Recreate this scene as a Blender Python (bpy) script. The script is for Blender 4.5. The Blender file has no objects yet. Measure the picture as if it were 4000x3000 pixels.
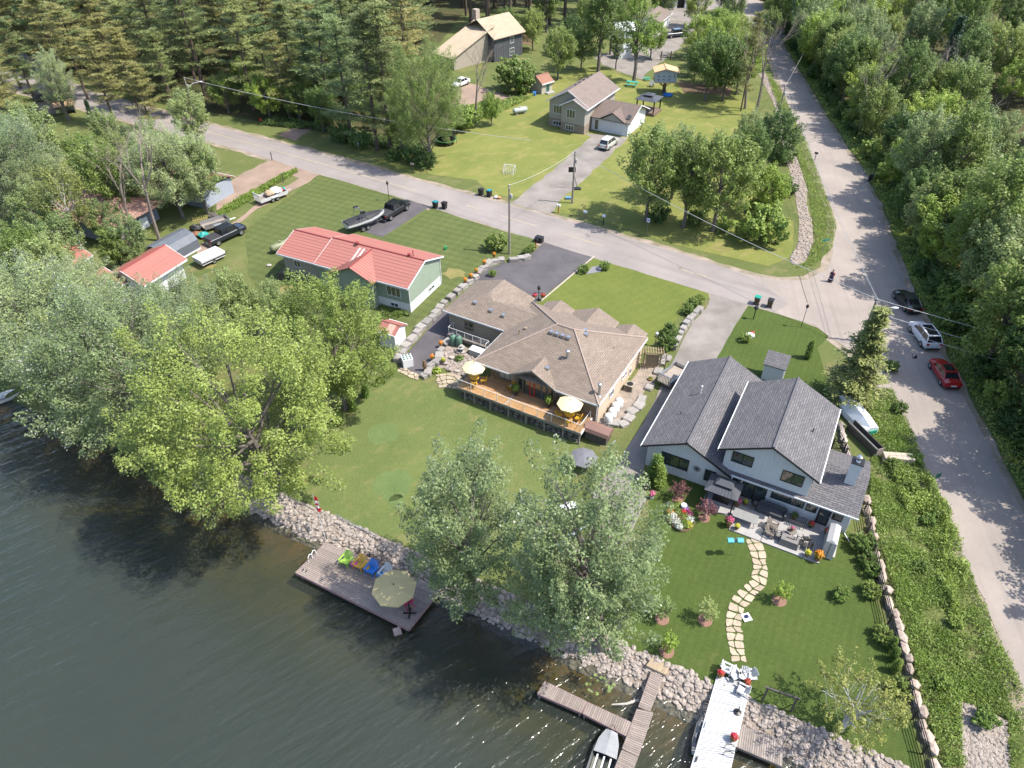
import bpy, bmesh, math, random
import numpy as np
from mathutils import Vector, Matrix
random.seed(7)
S = bpy.context.scene
COL = S.collection
R = math.radians
# ------------------------------------------------------------------ camera, sky, sun, exposure
CAM_H = 47.0; PITCH = R(39.5); FPX = 2800.0
cam_d = bpy.data.cameras.new('camera'); cam = bpy.data.objects.new('camera', cam_d); COL.objects.link(cam)
cam.location = (0, 0, CAM_H); cam.rotation_euler = (R(90) - PITCH, 0, 0)
cam_d.sensor_width = 36; cam_d.lens = 36 * FPX / 4000; cam_d.clip_end = 6000; cam_d.clip_start = .5
S.camera = cam
SUN_EL = R(57); TO_SUN = Vector((math.cos(SUN_EL) * .978, math.cos(SUN_EL) * -.208, math.sin(SUN_EL)))
w = bpy.data.worlds.new('World'); S.world = w; w.use_nodes = True
nt = w.node_tree; bg = nt.nodes['Background']
sky = nt.nodes.new('ShaderNodeTexSky'); sky.sky_type = 'NISHITA'; sky.sun_disc = False
sky.sun_elevation = SUN_EL; sky.sun_rotation = math.atan2(TO_SUN.x, TO_SUN.y); sky.air_density = 1.0; sky.dust_density = 1.5
nt.links.new(sky.outputs[0], bg.inputs[0]); bg.inputs[1].default_value = .15
sl = bpy.data.lights.new('sun', 'SUN'); sl.energy = 3.7; sl.angle = R(.55); sl.color = (1, .94, .84)
so = bpy.data.objects.new('sun', sl); COL.objects.link(so); so.rotation_euler = TO_SUN.to_track_quat('Z', 'Y').to_euler()
vs = S.view_settings; vs.view_transform = 'Standard'; vs.look = 'None'; vs.gamma = 1; vs.exposure = 1.3
try: vs.use_curve_mapping = False
except Exception: pass
S.cycles.max_bounces = 6; S.cycles.transparent_max_bounces = 12; S.cycles.caustics_reflective = False; S.cycles.caustics_refractive = False

# ------------------------------------------------------------------ the lie of the land
SO = np.array([-21.04, 43.44]); ST = np.array([.892, -.452]); SN = np.array([.452, .892])   # shore line, inland normal
SB = [-900, -60, -24, -12, -6, -2.8, 0, 2, 4, 6, 8, 10, 12, 14, 16, 18, 20, 22, 24, 26, 28, 3000]
ZL = [-14, -9, -6.5, -4.6, -3.5, -2.75, -1.5, -1.49, -1.47, -1.45, -1.42, -1.35, -1.26, -1.14, -1, -.82, -.62, -.43, -.26, -.12, 0, 0]      # bungalow side
ZR = [-14, -9, -6.5, -4.6, -3.5, -2.75, -1.5, -1.4, -1.22, -.98, -.72, -.46, -.26, -.15, -.12, -.1, -.08, -.06, -.04, -.02, 0, 0]        # farmhouse side
TB = [22.5, 23.75, 25, 26.25, 27.5]
WATER = -2.4
def sdist(x, y): return (x - SO[0]) * SN[0] + (y - SO[1]) * SN[1]
def tdist(x, y): return (x - SO[0]) * ST[0] + (y - SO[1]) * ST[1]
def gzst(s_, t_): b = np.clip((t_ - TB[0]) / (TB[-1] - TB[0]), 0, 1); return np.interp(s_, SB, ZL) * (1 - b) + np.interp(s_, SB, ZR) * b
def gz(x, y): return float(gzst(sdist(x, y), tdist(x, y)))
def hit(u, v, z):
    x = (u - 2000) / FPX; y = (1500 - v) / FPX; c, s = math.cos(PITCH), math.sin(PITCH)
    d = (x, c + y * s, -s + y * c); t = (CAM_H - z) / -d[2]
    return Vector((d[0] * t, d[1] * t, z))
def G(u, v, dz=0):
    z = 0
    for _ in range(12):
        p = hit(u, v, z + dz); z = gz(p.x, p.y)
    return Vector((p.x, p.y, z))
def T(c, r, x, y, dz=0): return G(c * 1000 + x / 2.212, r * 750 + y / 2.212, dz)      # survey sheet (column, row)
def D(x, y, dz=0): return G(x * 1.80832, y * 1.80832, dz)                             # survey overview
def hgt(base, v):                                                                      # height of a thing standing at base
    y = (1500 - v) / FPX; c, s = math.cos(PITCH), math.sin(PITCH)
    return CAM_H + base.y / (c + y * s) * (-s + y * c) - base.z
def az(a, b): return math.atan2(b.y - a.y, b.x - a.x)

# ------------------------------------------------------------------ materials
MATS = {}
K = .78
def kk(c): return tuple(x * K for x in c)
def nodes(name):
    m = bpy.data.materials.new(name); m.use_nodes = True; MATS[name] = m
    return m, m.node_tree, m.node_tree.nodes['Principled BSDF']
def srgb(r, g, b): return tuple(((c / 255) / 12.92 if c < 10 else ((c / 255 + .055) / 1.055) ** 2.4) for c in (r, g, b))
def ramp_mix(t, fac, a, b):
    n = t.nodes.new('ShaderNodeMix'); n.data_type = 'RGBA'
    for k, c in ((6, a), (7, b)):
        if isinstance(c, tuple): n.inputs[k].default_value = (*c[:3], 1)
        else: t.links.new(c, n.inputs[k])
    if isinstance(fac, (int, float)): n.inputs[0].default_value = fac
    else: t.links.new(fac, n.inputs[0])
    return n.outputs[2]
def noise(t, scale, detail=4, rough=.6, vec=None, stretch=None, rot=0):
    n = t.nodes.new('ShaderNodeTexNoise'); n.inputs['Scale'].default_value = scale; n.inputs['Detail'].default_value = detail; n.inputs['Roughness'].default_value = rough
    if vec is None:
        vec = t.nodes.new('ShaderNodeTexCoord').outputs['Object']
    if stretch:
        mp = t.nodes.new('ShaderNodeMapping'); mp.vector_type = 'TEXTURE'; mp.inputs['Scale'].default_value = tuple(1 / x for x in stretch); mp.inputs['Rotation'].default_value = (0, 0, rot); t.links.new(vec, mp.inputs[0]); vec = mp.outputs[0]
    t.links.new(vec, n.inputs['Vector']); return n.outputs['Fac']
def curve(t, fac, lo, hi):
    n = t.nodes.new('ShaderNodeMapRange'); n.inputs[1].default_value = lo; n.inputs[2].default_value = hi; t.links.new(fac, n.inputs[0]); return n.outputs[0]
def bump(t, p, fac, strength, dist=.02):
    b = t.nodes.new('ShaderNodeBump'); b.inputs['Strength'].default_value = strength; b.inputs['Distance'].default_value = dist
    t.links.new(fac, b.inputs['Height']); t.links.new(b.outputs[0], p.inputs['Normal'])
def M(name, c1, c2=None, scale=3, rough=.7, b=0, metal=0, spec=.4, stretch=None, fine=None, coat=0, rnd=None):
    if name in MATS: return MATS[name]
    c1 = kk(c1); c2 = kk(c2) if c2 else None
    m, t, p = nodes(name)
    p.inputs['Roughness'].default_value = rough; p.inputs['Metallic'].default_value = metal; p.inputs['Specular IOR Level'].default_value = spec
    if coat: p.inputs['Coat Weight'].default_value = coat; p.inputs['Coat Roughness'].default_value = .06
    if c2 is None: c2 = tuple(c * .8 for c in c1)
    f = noise(t, scale, 5, .65, stretch=stretch); col = ramp_mix(t, curve(t, f, .32, .68), c1, c2)
    if fine: col = ramp_mix(t, curve(t, noise(t, fine, 3, .7), .4, .7), col, tuple(c * .55 for c in c1))
    if rnd:
        oi = t.nodes.new('ShaderNodeObjectInfo'); h = t.nodes.new('ShaderNodeHueSaturation')
        t.links.new(col, h.inputs['Color']); t.links.new(curve(t, oi.outputs['Random'], -(1 - rnd) / (2 * rnd), 1 + (1 - rnd) / (2 * rnd)), h.inputs['Value'])
        mr = h.inputs['Value'].links[0].from_node; mr.inputs[1].default_value = 0; mr.inputs[2].default_value = 1; mr.inputs[3].default_value = 1 - rnd; mr.inputs[4].default_value = 1 + rnd
        col = h.outputs[0]
    t.links.new(col, p.inputs['Base Color'])
    if b: bump(t, p, f if not fine else noise(t, fine, 3), b)
    return m
def leafmat(name, a, bb, back, trans=.25, hue=.5, blotch=.5):
    trans += .1; a = tuple(x * 1.12 for x in a); bb = tuple(x * 1.25 for x in bb)
    m, t, p = nodes(name)
    g = t.nodes.new('ShaderNodeNewGeometry'); oi = t.nodes.new('ShaderNodeObjectInfo')
    col = ramp_mix(t, g.outputs['Random Per Island'], a, bb)
    col = ramp_mix(t, curve(t, noise(t, .55, 2), .38, .62), col, ramp_mix(t, .5, col, tuple(x * .55 for x in bb)))
    hs = t.nodes.new('ShaderNodeHueSaturation'); t.links.new(col, hs.inputs['Color'])
    mr = t.nodes.new('ShaderNodeMapRange'); t.links.new(oi.outputs['Random'], mr.inputs[0]); mr.inputs[3].default_value = .74; mr.inputs[4].default_value = 1.25; t.links.new(mr.outputs[0], hs.inputs['Value'])
    mh = t.nodes.new('ShaderNodeMapRange'); t.links.new(oi.outputs['Random'], mh.inputs[0]); mh.inputs[3].default_value = .515; mh.inputs[4].default_value = .485; t.links.new(mh.outputs[0], hs.inputs['Hue'])
    col = ramp_mix(t, g.outputs['Backfacing'], hs.outputs[0], back)
    t.links.new(col, p.inputs['Base Color']); p.inputs['Roughness'].default_value = .5; p.inputs['Specular IOR Level'].default_value = .35
    tr = t.nodes.new('ShaderNodeBsdfTranslucent'); t.links.new(col, tr.inputs[0])
    mx = t.nodes.new('ShaderNodeMixShader'); mx.inputs[0].default_value = trans; out = t.nodes['Material Output']
    t.links.new(p.outputs[0], mx.inputs[1]); t.links.new(tr.outputs[0], mx.inputs[2]); t.links.new(mx.outputs[0], out.inputs[0])
    return m
def brickmat(name, c1, c2, cm, bw, rh, mortar=.012, rough=.85, bumpy=.5, big=(0.7, .25), bias=0):
    c1, c2, cm = kk(c1), kk(c2), kk(cm)
    m, t, p = nodes(name)
    uv = t.nodes.new('ShaderNodeTexCoord').outputs['UV']
    br = t.nodes.new('ShaderNodeTexBrick'); t.links.new(uv, br.inputs['Vector'])
    br.inputs['Scale'].default_value = 1; br.inputs['Brick Width'].default_value = bw; br.inputs['Row Height'].default_value = rh; br.inputs['Mortar Size'].default_value = mortar; br.inputs['Bias'].default_value = bias
    for k, c in (('Color1', c1), ('Color2', c2), ('Mortar', cm)): br.inputs[k].default_value = (*c, 1)
    f = noise(t, big[0], 5, .7)
    col = ramp_mix(t, curve(t, f, .35, .65), br.outputs[0], ramp_mix(t, big[1], br.outputs[0], tuple(x * .3 for x in c1)))
    col = ramp_mix(t, curve(t, noise(t, 7, 3, .8), .45, .6), col, ramp_mix(t, .35, col, c2))
    t.links.new(col, p.inputs['Base Color']); p.inputs['Roughness'].default_value = rough
    bump(t, p, br.outputs['Fac'], bumpy, -.02)
    return m
# ------------------------------------------------------------------ mesh building
class MB:
    def __init__(s): s.v = []; s.f = []; s.uv = {}
    def add(s, vs, fs):
        k = len(s.v); s.v += [tuple(p) for p in vs]; s.f += [tuple(i + k for i in f) for f in fs]; return s
    def box(s, x0, x1, y0, y1, z0, z1, rot=0, c=None):
        vs = [(x, y, z) for z in (z0, z1) for x, y in ((x0, y0), (x1, y0), (x1, y1), (x0, y1))]
        if rot:
            cx, cy = c if c else ((x0 + x1) / 2, (y0 + y1) / 2); ca, sa = math.cos(rot), math.sin(rot)
            vs = [(cx + (x - cx) * ca - (y - cy) * sa, cy + (x - cx) * sa + (y - cy) * ca, z) for x, y, z in vs]
        return s.add(vs, [(3, 2, 1, 0), (4, 5, 6, 7), (0, 1, 5, 4), (1, 2, 6, 5), (2, 3, 7, 6), (3, 0, 4, 7)])
    def prism(s, pts, z0, z1, base=None):
        n = len(pts); a = sum(pts[i][0] * pts[(i + 1) % n][1] - pts[(i + 1) % n][0] * pts[i][1] for i in range(n))
        if a < 0: pts = pts[::-1]
        vs = [(p[0], p[1], z0) for p in pts] + [(p[0], p[1], z1) for p in pts]
        return s.add(vs, [tuple(range(n - 1, -1, -1)), tuple(range(n, 2 * n))] + [(i, (i + 1) % n, n + (i + 1) % n, n + i) for i in range(n)])
    def wallxz(s, pts, y0, y1):                   # outline in x,z, extruded along y
        n = len(pts); a = sum(pts[i][0] * pts[(i + 1) % n][1] - pts[(i + 1) % n][0] * pts[i][1] for i in range(n))
        if a < 0: pts = pts[::-1]
        vs = [(p[0], y0, p[1]) for p in pts] + [(p[0], y1, p[1]) for p in pts]
        return s.add(vs, [tuple(range(n)), tuple(range(2 * n - 1, n - 1, -1))] + [(i, n + i, n + (i + 1) % n, (i + 1) % n) for i in range(n)])
    def wallyz(s, pts, x0, x1):
        n = len(pts); a = sum(pts[i][0] * pts[(i + 1) % n][1] - pts[(i + 1) % n][0] * pts[i][1] for i in range(n))
        if a < 0: pts = pts[::-1]
        vs = [(x0, p[0], p[1]) for p in pts] + [(x1, p[0], p[1]) for p in pts]
        return s.add(vs, [tuple(range(n - 1, -1, -1)), tuple(range(n, 2 * n))] + [(i, (i + 1) % n, n + (i + 1) % n, n + i) for i in range(n)])
    def slab(s, pts, t=.12):                      # roof plane: first edge runs along the eave
        pts = [Vector(p) for p in pts]; n = len(pts)
        nr = (pts[1] - pts[0]).cross(pts[2] - pts[0]).normalized()
        if nr.z < 0: pts = [pts[1], pts[0]] + pts[:1:-1]; nr = (pts[1] - pts[0]).cross(pts[2] - pts[0]).normalized()
        u = (pts[1] - pts[0]).normalized(); w_ = nr.cross(u); k = len(s.f); o = pts[0]
        s.add([*pts, *[p - Vector((0, 0, t)) for p in pts]], [tuple(range(n)), tuple(range(2 * n - 1, n - 1, -1))] + [(i, n + i, n + (i + 1) % n, (i + 1) % n) for i in range(n)])
        s.uv[k] = [((p - o).dot(u), (p - o).dot(w_)) for p in pts]
        return s
    def tube(s, p0, p1, r0, r1=None, n=6, cap=True):
        return s.path([p0, p1], [r0, r0 if r1 is None else r1], n, cap)
    def path(s, pts, rad, n=6, cap=True):
        pts = [Vector(p) for p in pts]; k = len(s.v); m = len(pts)
        for i, p in enumerate(pts):
            d = (pts[min(i + 1, m - 1)] - pts[max(i - 1, 0)]).normalized()
            a = d.cross(Vector((0, 0, 1)) if abs(d.z) < .95 else Vector((1, 0, 0))).normalized(); b = d.cross(a)
            for j in range(n):
                t = 2 * math.pi * j / n; q = p + (a * math.cos(t) + b * math.sin(t)) * rad[i]; s.v.append(tuple(q))
        for i in range(m - 1):
            for j in range(n):
                a0 = k + i * n + j; a1 = k + i * n + (j + 1) % n; s.f.append((a0, a0 + n, a1 + n, a1))
        if cap: s.f.append(tuple(k + j for j in range(n))); s.f.append(tuple(k + (m - 1) * n + j for j in range(n - 1, -1, -1)))
        return s
    def lathe(s, prof, n=14, c=(0, 0, 0), sx=1, sy=1, cap=True):
        k = len(s.v); m = len(prof)
        for r, z in prof:
            for j in range(n):
                t = 2 * math.pi * j / n; s.v.append((c[0] + r * math.cos(t) * sx, c[1] + r * math.sin(t) * sy, c[2] + z))
        for i in range(m - 1):
            for j in range(n): s.f.append((k + i * n + j, k + i * n + (j + 1) % n, k + (i + 1) * n + (j + 1) % n, k + (i + 1) * n + j))
        if cap: s.f.append(tuple(k + j for j in range(n - 1, -1, -1))); s.f.append(tuple(k + (m - 1) * n + j for j in range(n)))
        return s
    def blob(s, c, r, jit=.12, sub=1, rng=random, flat=1):
        bm = bmesh.new(); bmesh.ops.create_icosphere(bm, subdivisions=sub, radius=1)
        s.add([(c[0] + v.co.x * r[0] * (1 + rng.uniform(-jit, jit)), c[1] + v.co.y * r[1] * (1 + rng.uniform(-jit, jit)), c[2] + v.co.z * r[2] * (1 + rng.uniform(-jit, jit))) for v in bm.verts], [tuple(v.index for v in f.verts) for f in bm.faces]); bm.free(); return s
    def xf(s, m, start=0):
        s.v = s.v[:start] + [tuple(m @ Vector(p)) for p in s.v[start:]]; return s
    def mesh(s, name, mat, smooth=False):
        me = bpy.data.meshes.new(name); me.from_pydata(s.v, [], s.f)
        if s.uv:
            l = me.uv_layers.new(name='UVMap')
            for fi, co in s.uv.items():
                for k, li in enumerate(me.polygons[fi].loop_indices): l.data[li].uv = co[k]
        if mat: me.materials.append(mat)
        if smooth: me.polygons.foreach_set('use_smooth', [True] * len(me.polygons))
        me.update(); return me
    def build(s, name, mat, parent=None, smooth=False, label=None):
        o = bpy.data.objects.new(name, s.mesh(name, mat, smooth)); COL.objects.link(o)
        if parent: o.parent = parent
        if label: o['label'] = label
        return o
def tag(o, label, cat, group=None):
    o['label'] = label; o['category'] = cat
    if group: o['group'] = group
    return o
def thing(name, label, cat, loc=(0, 0, 0), rz=0, group=None, sc=None):
    o = bpy.data.objects.new(name, None); COL.objects.link(o); o.empty_display_size = .3
    o.location = loc; o.rotation_euler = (0, 0, rz)
    if sc: o.scale = (sc, sc, sc) if not isinstance(sc, tuple) else sc
    return tag(o, label, cat, group)
def inst(name, me, parent, loc=(0, 0, 0), rz=0, sc=None, rot=None):
    o = bpy.data.objects.new(name, me); COL.objects.link(o); o.parent = parent; o.location = loc
    o.rotation_euler = rot if rot else (0, 0, rz)
    if sc: o.scale = (sc, sc, sc) if not isinstance(sc, tuple) else sc
    return o
def struct(o): o['kind'] = 'structure'; return o
def stuff(o): o['kind'] = 'stuff'; return o
def quads(name, co, mat):                        # co: (N,4,3) loose quads
    co = np.asarray(co, dtype=np.float32); n = len(co)
    me = bpy.data.meshes.new(name); me.vertices.add(4 * n); me.vertices.foreach_set('co', co.ravel())
    me.loops.add(4 * n); me.loops.foreach_set('vertex_index', np.arange(4 * n, dtype=np.int32))
    me.polygons.add(n); me.polygons.foreach_set('loop_start', np.arange(0, 4 * n, 4, dtype=np.int32))
    me.materials.append(mat); me.update(calc_edges=True); return me
def unit(a): return a / np.maximum(np.linalg.norm(a, axis=-1, keepdims=True), 1e-9)
def leaves(pos, nrm, along, size, aspect=.6):
    nrm = unit(nrm); u = unit(along - nrm * np.sum(along * nrm, 1, keepdims=True)); w_ = np.cross(nrm, u)
    s_ = size[:, None]
    return np.stack([pos + u * s_, pos + w_ * s_ * aspect, pos - u * s_, pos - w_ * s_ * aspect], 1)
def inside(poly, x, y):
    r = np.zeros(len(x), bool); n = len(poly); j = n - 1
    for i in range(n):
        xi, yi = poly[i][:2]; xj, yj = poly[j][:2]
        c = ((yi > y) != (yj > y)) & (x < (xj - xi) * (y - yi) / ((yj - yi) or 1e-9) + xi); r ^= c; j = i
    return r
def scatter(poly, n, rng):
    xs = [p[0] for p in poly]; ys = [p[1] for p in poly]; out = np.zeros((0, 2))
    while len(out) < n:
        x = rng.uniform(min(xs), max(xs), n * 2); y = rng.uniform(min(ys), max(ys), n * 2); k = inside(poly, x, y)
        out = np.vstack([out, np.stack([x[k], y[k]], 1)])
    return out[:n]
def gzv(p): return gzst(sdist(p[:, 0], p[:, 1]), tdist(p[:, 0], p[:, 1]))
def sheet(name, pts, off, mat, kind='structure'):
    bm = bmesh.new(); vs = [bm.verts.new((p[0], p[1], 0)) for p in pts]; f = bm.faces.new(vs)
    f.normal_update()
    if f.normal.z < 0: f.normal_flip()
    f.normal_update()
    bmesh.ops.triangulate(bm, faces=bm.faces[:])
    ds = [sdist(p[0], p[1]) for p in pts]
    for b in SB[1:-1]:
        if min(ds) < b < max(ds):
            o = SO + SN * b
            bmesh.ops.bisect_plane(bm, geom=bm.verts[:] + bm.edges[:] + bm.faces[:], plane_co=(o[0], o[1], 0), plane_no=(SN[0], SN[1], 0), dist=1e-5)
    dt = [tdist(p[0], p[1]) for p in pts]
    for b in TB:
        if min(dt) < b < max(dt) and min(ds) < 28:
            o = SO + ST * b; bmesh.ops.bisect_plane(bm, geom=bm.verts[:] + bm.edges[:] + bm.faces[:], plane_co=(o[0], o[1], 0), plane_no=(ST[0], ST[1], 0), dist=1e-5)
    for v in bm.verts: v.co.z = gz(v.co.x, v.co.y) + off
    bmesh.ops.recalc_face_normals(bm, faces=bm.faces[:])
    bm.faces.ensure_lookup_table()
    if bm.faces[0].normal.z < 0:
        for fc in bm.faces: fc.normal_flip()
    me = bpy.data.meshes.new(name); bm.to_mesh(me); bm.free(); me.materials.append(mat)
    o = bpy.data.objects.new(name, me); COL.objects.link(o)
    if kind: o['kind'] = kind
    return o
# ================================================================== GROUND, WATER, ROADS
def lawnmat(name, c1, c2, dry, dryness=.5, stripe=0, ang=0, period=1.1, scale=.22):
    m, t, p = nodes(name)
    f = noise(t, scale, 6, .62); col = ramp_mix(t, curve(t, f, .35, .68), c1, c2)
    if dryness: col = ramp_mix(t, curve(t, noise(t, scale * 1.7, 5, .7, vec=None, stretch=(1, 1.6, 1), rot=.6), .66 - dryness * .22, .82 - dryness * .1), col, dry)
    if stripe:
        tc = t.nodes.new('ShaderNodeTexCoord').outputs['Object']
        for k, aa in enumerate((ang, ang + math.pi / 2)):
            wv = t.nodes.new('ShaderNodeTexWave'); mp = t.nodes.new('ShaderNodeMapping'); mp.inputs['Rotation'].default_value = (0, 0, -aa)
            t.links.new(tc, mp.inputs[0]); t.links.new(mp.outputs[0], wv.inputs['Vector']); wv.bands_direction = 'Y'; wv.inputs['Scale'].default_value = .314 / period; wv.inputs['Distortion'].default_value = .9; wv.inputs['Detail'].default_value = 2
            col = ramp_mix(t, wv.outputs['Fac'], col, ramp_mix(t, stripe * (1, .6)[k], col, tuple(x * .35 for x in c1)))
    fn = noise(t, 5, 6, .85); col = ramp_mix(t, curve(t, fn, .35, .65), col, ramp_mix(t, .42, col, tuple(x * .3 for x in c2)))
    fh = noise(t, 26, 3, .8); col = ramp_mix(t, curve(t, fh, .42, .72), col, ramp_mix(t, .35, col, tuple(min(1, x * 2.2) for x in c1)))
    t.links.new(col, p.inputs['Base Color']); p.inputs['Roughness'].default_value = .9; p.inputs['Specular IOR Level'].default_value = .15
    bump(t, p, fn, .9, .09); return m
def gravelmat(name, c1, c2, dark=.5, scale=.35, fine=9, b=.5, streak=None):
    c1, c2 = kk(c1), kk(c2)
    m, t, p = nodes(name)
    col = ramp_mix(t, curve(t, noise(t, scale, 5, .6), .35, .65), c1, c2)
    f = noise(t, fine, 4, .85); col = ramp_mix(t, curve(t, f, .4, .7), col, ramp_mix(t, dark, col, tuple(x * .4 for x in c1)))
    if streak is not None: col = ramp_mix(t, curve(t, noise(t, .9, 4, .7, None, (.03, 1, 1), streak), .5, .68), col, ramp_mix(t, .3, col, tuple(x * .45 for x in c1))); col = ramp_mix(t, curve(t, noise(t, .5, 5, .75), .6, .7), col, ramp_mix(t, .22, col, tuple(x * .5 for x in c1)))
    t.links.new(col, p.inputs['Base Color']); p.inputs['Roughness'].default_value = .92; p.inputs['Specular IOR Level'].default_value = .2
    bump(t, p, f, b, .03); return m
WILD = lawnmat('wild_grass', (.11, .125, .042), (.065, .088, .026), (.2, .16, .085), .65, scale=.13)
LAWN_F = lawnmat('lawn_far_dry', (.155, .165, .045), (.105, .13, .032), (.25, .205, .085), .75, scale=.16)
LAWN_R = lawnmat('lawn_red_house', (.1, .122, .04), (.07, .092, .03), (.17, .14, .06), .25, .36, R(-25.5), 1.3)
LAWN_B = lawnmat('lawn_beige_front', (.118, .14, .032), (.083, .112, .025), (.17, .15, .05), .4, .1, R(35), 1.2)
LAWN_G = lawnmat('lawn_grey_house', (.066, .094, .022), (.048, .075, .017), (.11, .105, .04), .22, .17, R(62), .62)
LAWN_L = lawnmat('lawn_lakeside', (.11, .135, .042), (.078, .108, .034), (.185, .16, .07), .6, scale=.28)
FLOOR = lawnmat('forest_floor', (.045, .058, .02), (.08, .06, .032), (.14, .105, .06), .5, scale=.2)
ASPH = gravelmat('road_asphalt', (.3, .268, .25), (.245, .22, .208), .16, .18, 9, .15, R(-33.5))
ASPH2 = gravelmat('side_road_asphalt', (.36, .31, .275), (.285, .25, .225), .2, .18, 9, .15, R(80))
DRIVE = gravelmat('driveway_asphalt', (.125, .115, .122), (.085, .08, .087), .15, .35, 10, .15)
GRAV = gravelmat('gravel_drive', (.3, .27, .245), (.2, .18, .16), .4, .3, 9, .4)
GRAVP = gravelmat('pink_gravel', (.34, .25, .195), (.25, .185, .145), .35, .3, 9, .4)
SHOULD = gravelmat('shoulder_gravel', (.38, .31, .26), (.2, .175, .11), .4, .5, 6, .5)
CONC = gravelmat('pale_concrete', (.42, .4, .375), (.33, .32, .3), .15, .4, 14, .1)
PEBB = gravelmat('pebbles', (.4, .33, .27), (.25, .21, .18), .75, 1.2, 5, 1)
SOIL = gravelmat('bare_soil', (.2, .135, .085), (.13, .09, .055), .4, .8, 6, .5)

def grid_st(name, ss, ts, mat):
    v = []; f = []
    for s_ in ss:
        for t_ in ts:
            q = SO + SN * s_ + ST * t_; v.append((q[0], q[1], float(gzst(s_, t_))))
    n = len(ts)
    for i in range(len(ss) - 1):
        for j in range(n - 1): f.append((i * n + j, i * n + j + 1, (i + 1) * n + j + 1, (i + 1) * n + j))
    me = bpy.data.meshes.new(name); me.from_pydata(v, [], f); me.materials.append(mat); me.update()
    o = bpy.data.objects.new(name, me); COL.objects.link(o); return struct(o)
TS = [-2500, -400, -120, -60, 0, *TB, 40, 80, 160, 500, 2500]
grid_st('ground', SB[5:], TS, WILD)
# lake bed: sandy and weedy by the bank, silt further out, painted dark to stand in for deep water's murk
BED, t, p = nodes('lake_bed')
geo = t.nodes.new('ShaderNodeNewGeometry'); vm = t.nodes.new('ShaderNodeVectorMath'); vm.operation = 'DOT_PRODUCT'
sub = t.nodes.new('ShaderNodeVectorMath'); sub.operation = 'SUBTRACT'; sub.inputs[1].default_value = (SO[0], SO[1], 0)
t.links.new(geo.outputs['Position'], sub.inputs[0]); t.links.new(sub.outputs[0], vm.inputs[0]); vm.inputs[1].default_value = (SN[0], SN[1], 0)
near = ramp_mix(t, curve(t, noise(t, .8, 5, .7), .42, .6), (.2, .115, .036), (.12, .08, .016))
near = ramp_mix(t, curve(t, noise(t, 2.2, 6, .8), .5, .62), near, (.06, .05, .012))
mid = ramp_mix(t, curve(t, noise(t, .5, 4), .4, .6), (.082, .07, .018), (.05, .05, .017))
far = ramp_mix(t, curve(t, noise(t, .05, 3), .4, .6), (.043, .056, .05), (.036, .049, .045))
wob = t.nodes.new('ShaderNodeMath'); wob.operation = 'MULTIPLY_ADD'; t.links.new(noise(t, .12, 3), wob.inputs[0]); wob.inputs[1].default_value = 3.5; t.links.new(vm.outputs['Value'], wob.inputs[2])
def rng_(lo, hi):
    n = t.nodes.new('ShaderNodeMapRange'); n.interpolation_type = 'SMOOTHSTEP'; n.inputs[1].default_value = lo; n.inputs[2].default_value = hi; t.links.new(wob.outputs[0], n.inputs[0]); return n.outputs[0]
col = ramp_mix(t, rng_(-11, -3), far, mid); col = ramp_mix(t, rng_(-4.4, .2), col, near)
t.links.new(col, p.inputs['Base Color']); p.inputs['Roughness'].default_value = 1; p.inputs['Specular IOR Level'].default_value = 0
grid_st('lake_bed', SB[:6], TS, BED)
WATM, t, p = nodes('lake_water'); t.nodes.remove(p)
tc = t.nodes.new('ShaderNodeTexCoord').outputs['Object']
w1 = noise(t, .9, 4, .55, tc, (.22, 1, 1), R(34)); w2 = noise(t, 2.4, 3, .6, tc, (.3, 1, 1), R(40)); w3 = noise(t, 8, 2, .6, tc, (.45, 1, 1), R(28))
def madd(a, b, k):
    n = t.nodes.new('ShaderNodeMath'); n.operation = 'MULTIPLY_ADD'; t.links.new(a, n.inputs[0]); n.inputs[1].default_value = k; t.links.new(b, n.inputs[2]); return n.outputs[0]
hw = madd(w2, madd(w3, w1, .05), .3)
bp = t.nodes.new('ShaderNodeBump'); bp.inputs['Strength'].default_value = 1; bp.inputs['Distance'].default_value = .26; t.links.new(hw, bp.inputs['Height'])
fr = t.nodes.new('ShaderNodeFresnel'); fr.inputs[0].default_value = 1.33; t.links.new(bp.outputs[0], fr.inputs['Normal'])
fm = t.nodes.new('ShaderNodeMath'); fm.operation = 'MULTIPLY'; fm.inputs[1].default_value = 1.1; t.links.new(fr.outputs[0], fm.inputs[0])
gl = t.nodes.new('ShaderNodeBsdfGlossy'); gl.inputs['Roughness'].default_value = .17; gl.inputs[0].default_value = (1, 1, 1, 1); t.links.new(bp.outputs[0], gl.inputs['Normal'])
tr = t.nodes.new('ShaderNodeBsdfTransparent'); tr.inputs[0].default_value = (.85, .86, .79, 1)
df = t.nodes.new('ShaderNodeBsdfDiffuse'); df.inputs[0].default_value = (.046, .056, .049, 1); t.links.new(bp.outputs[0], df.inputs['Normal'])
m0 = t.nodes.new('ShaderNodeMixShader'); m0.inputs[0].default_value = .33; t.links.new(tr.outputs[0], m0.inputs[1]); t.links.new(df.outputs[0], m0.inputs[2])
m1 = t.nodes.new('ShaderNodeMixShader'); t.links.new(fm.outputs[0], m1.inputs[0]); t.links.new(m0.outputs[0], m1.inputs[1]); t.links.new(gl.outputs[0], m1.inputs[2]); t.links.new(m1.outputs[0], t.nodes['Material Output'].inputs[0])
def st(s_, t_, z=None):
    q = SO + SN * s_ + ST * t_; return (q[0], q[1], gz(*q) if z is None else z)
wm = MB(); wm.add([st(-880, -2400, WATER), st(-880, 2400, WATER), st(-1.45, 2400, WATER), st(-1.45, -2400, WATER)], [(0, 1, 2, 3)])
struct(wm.build('lake_water', WATM))

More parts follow.
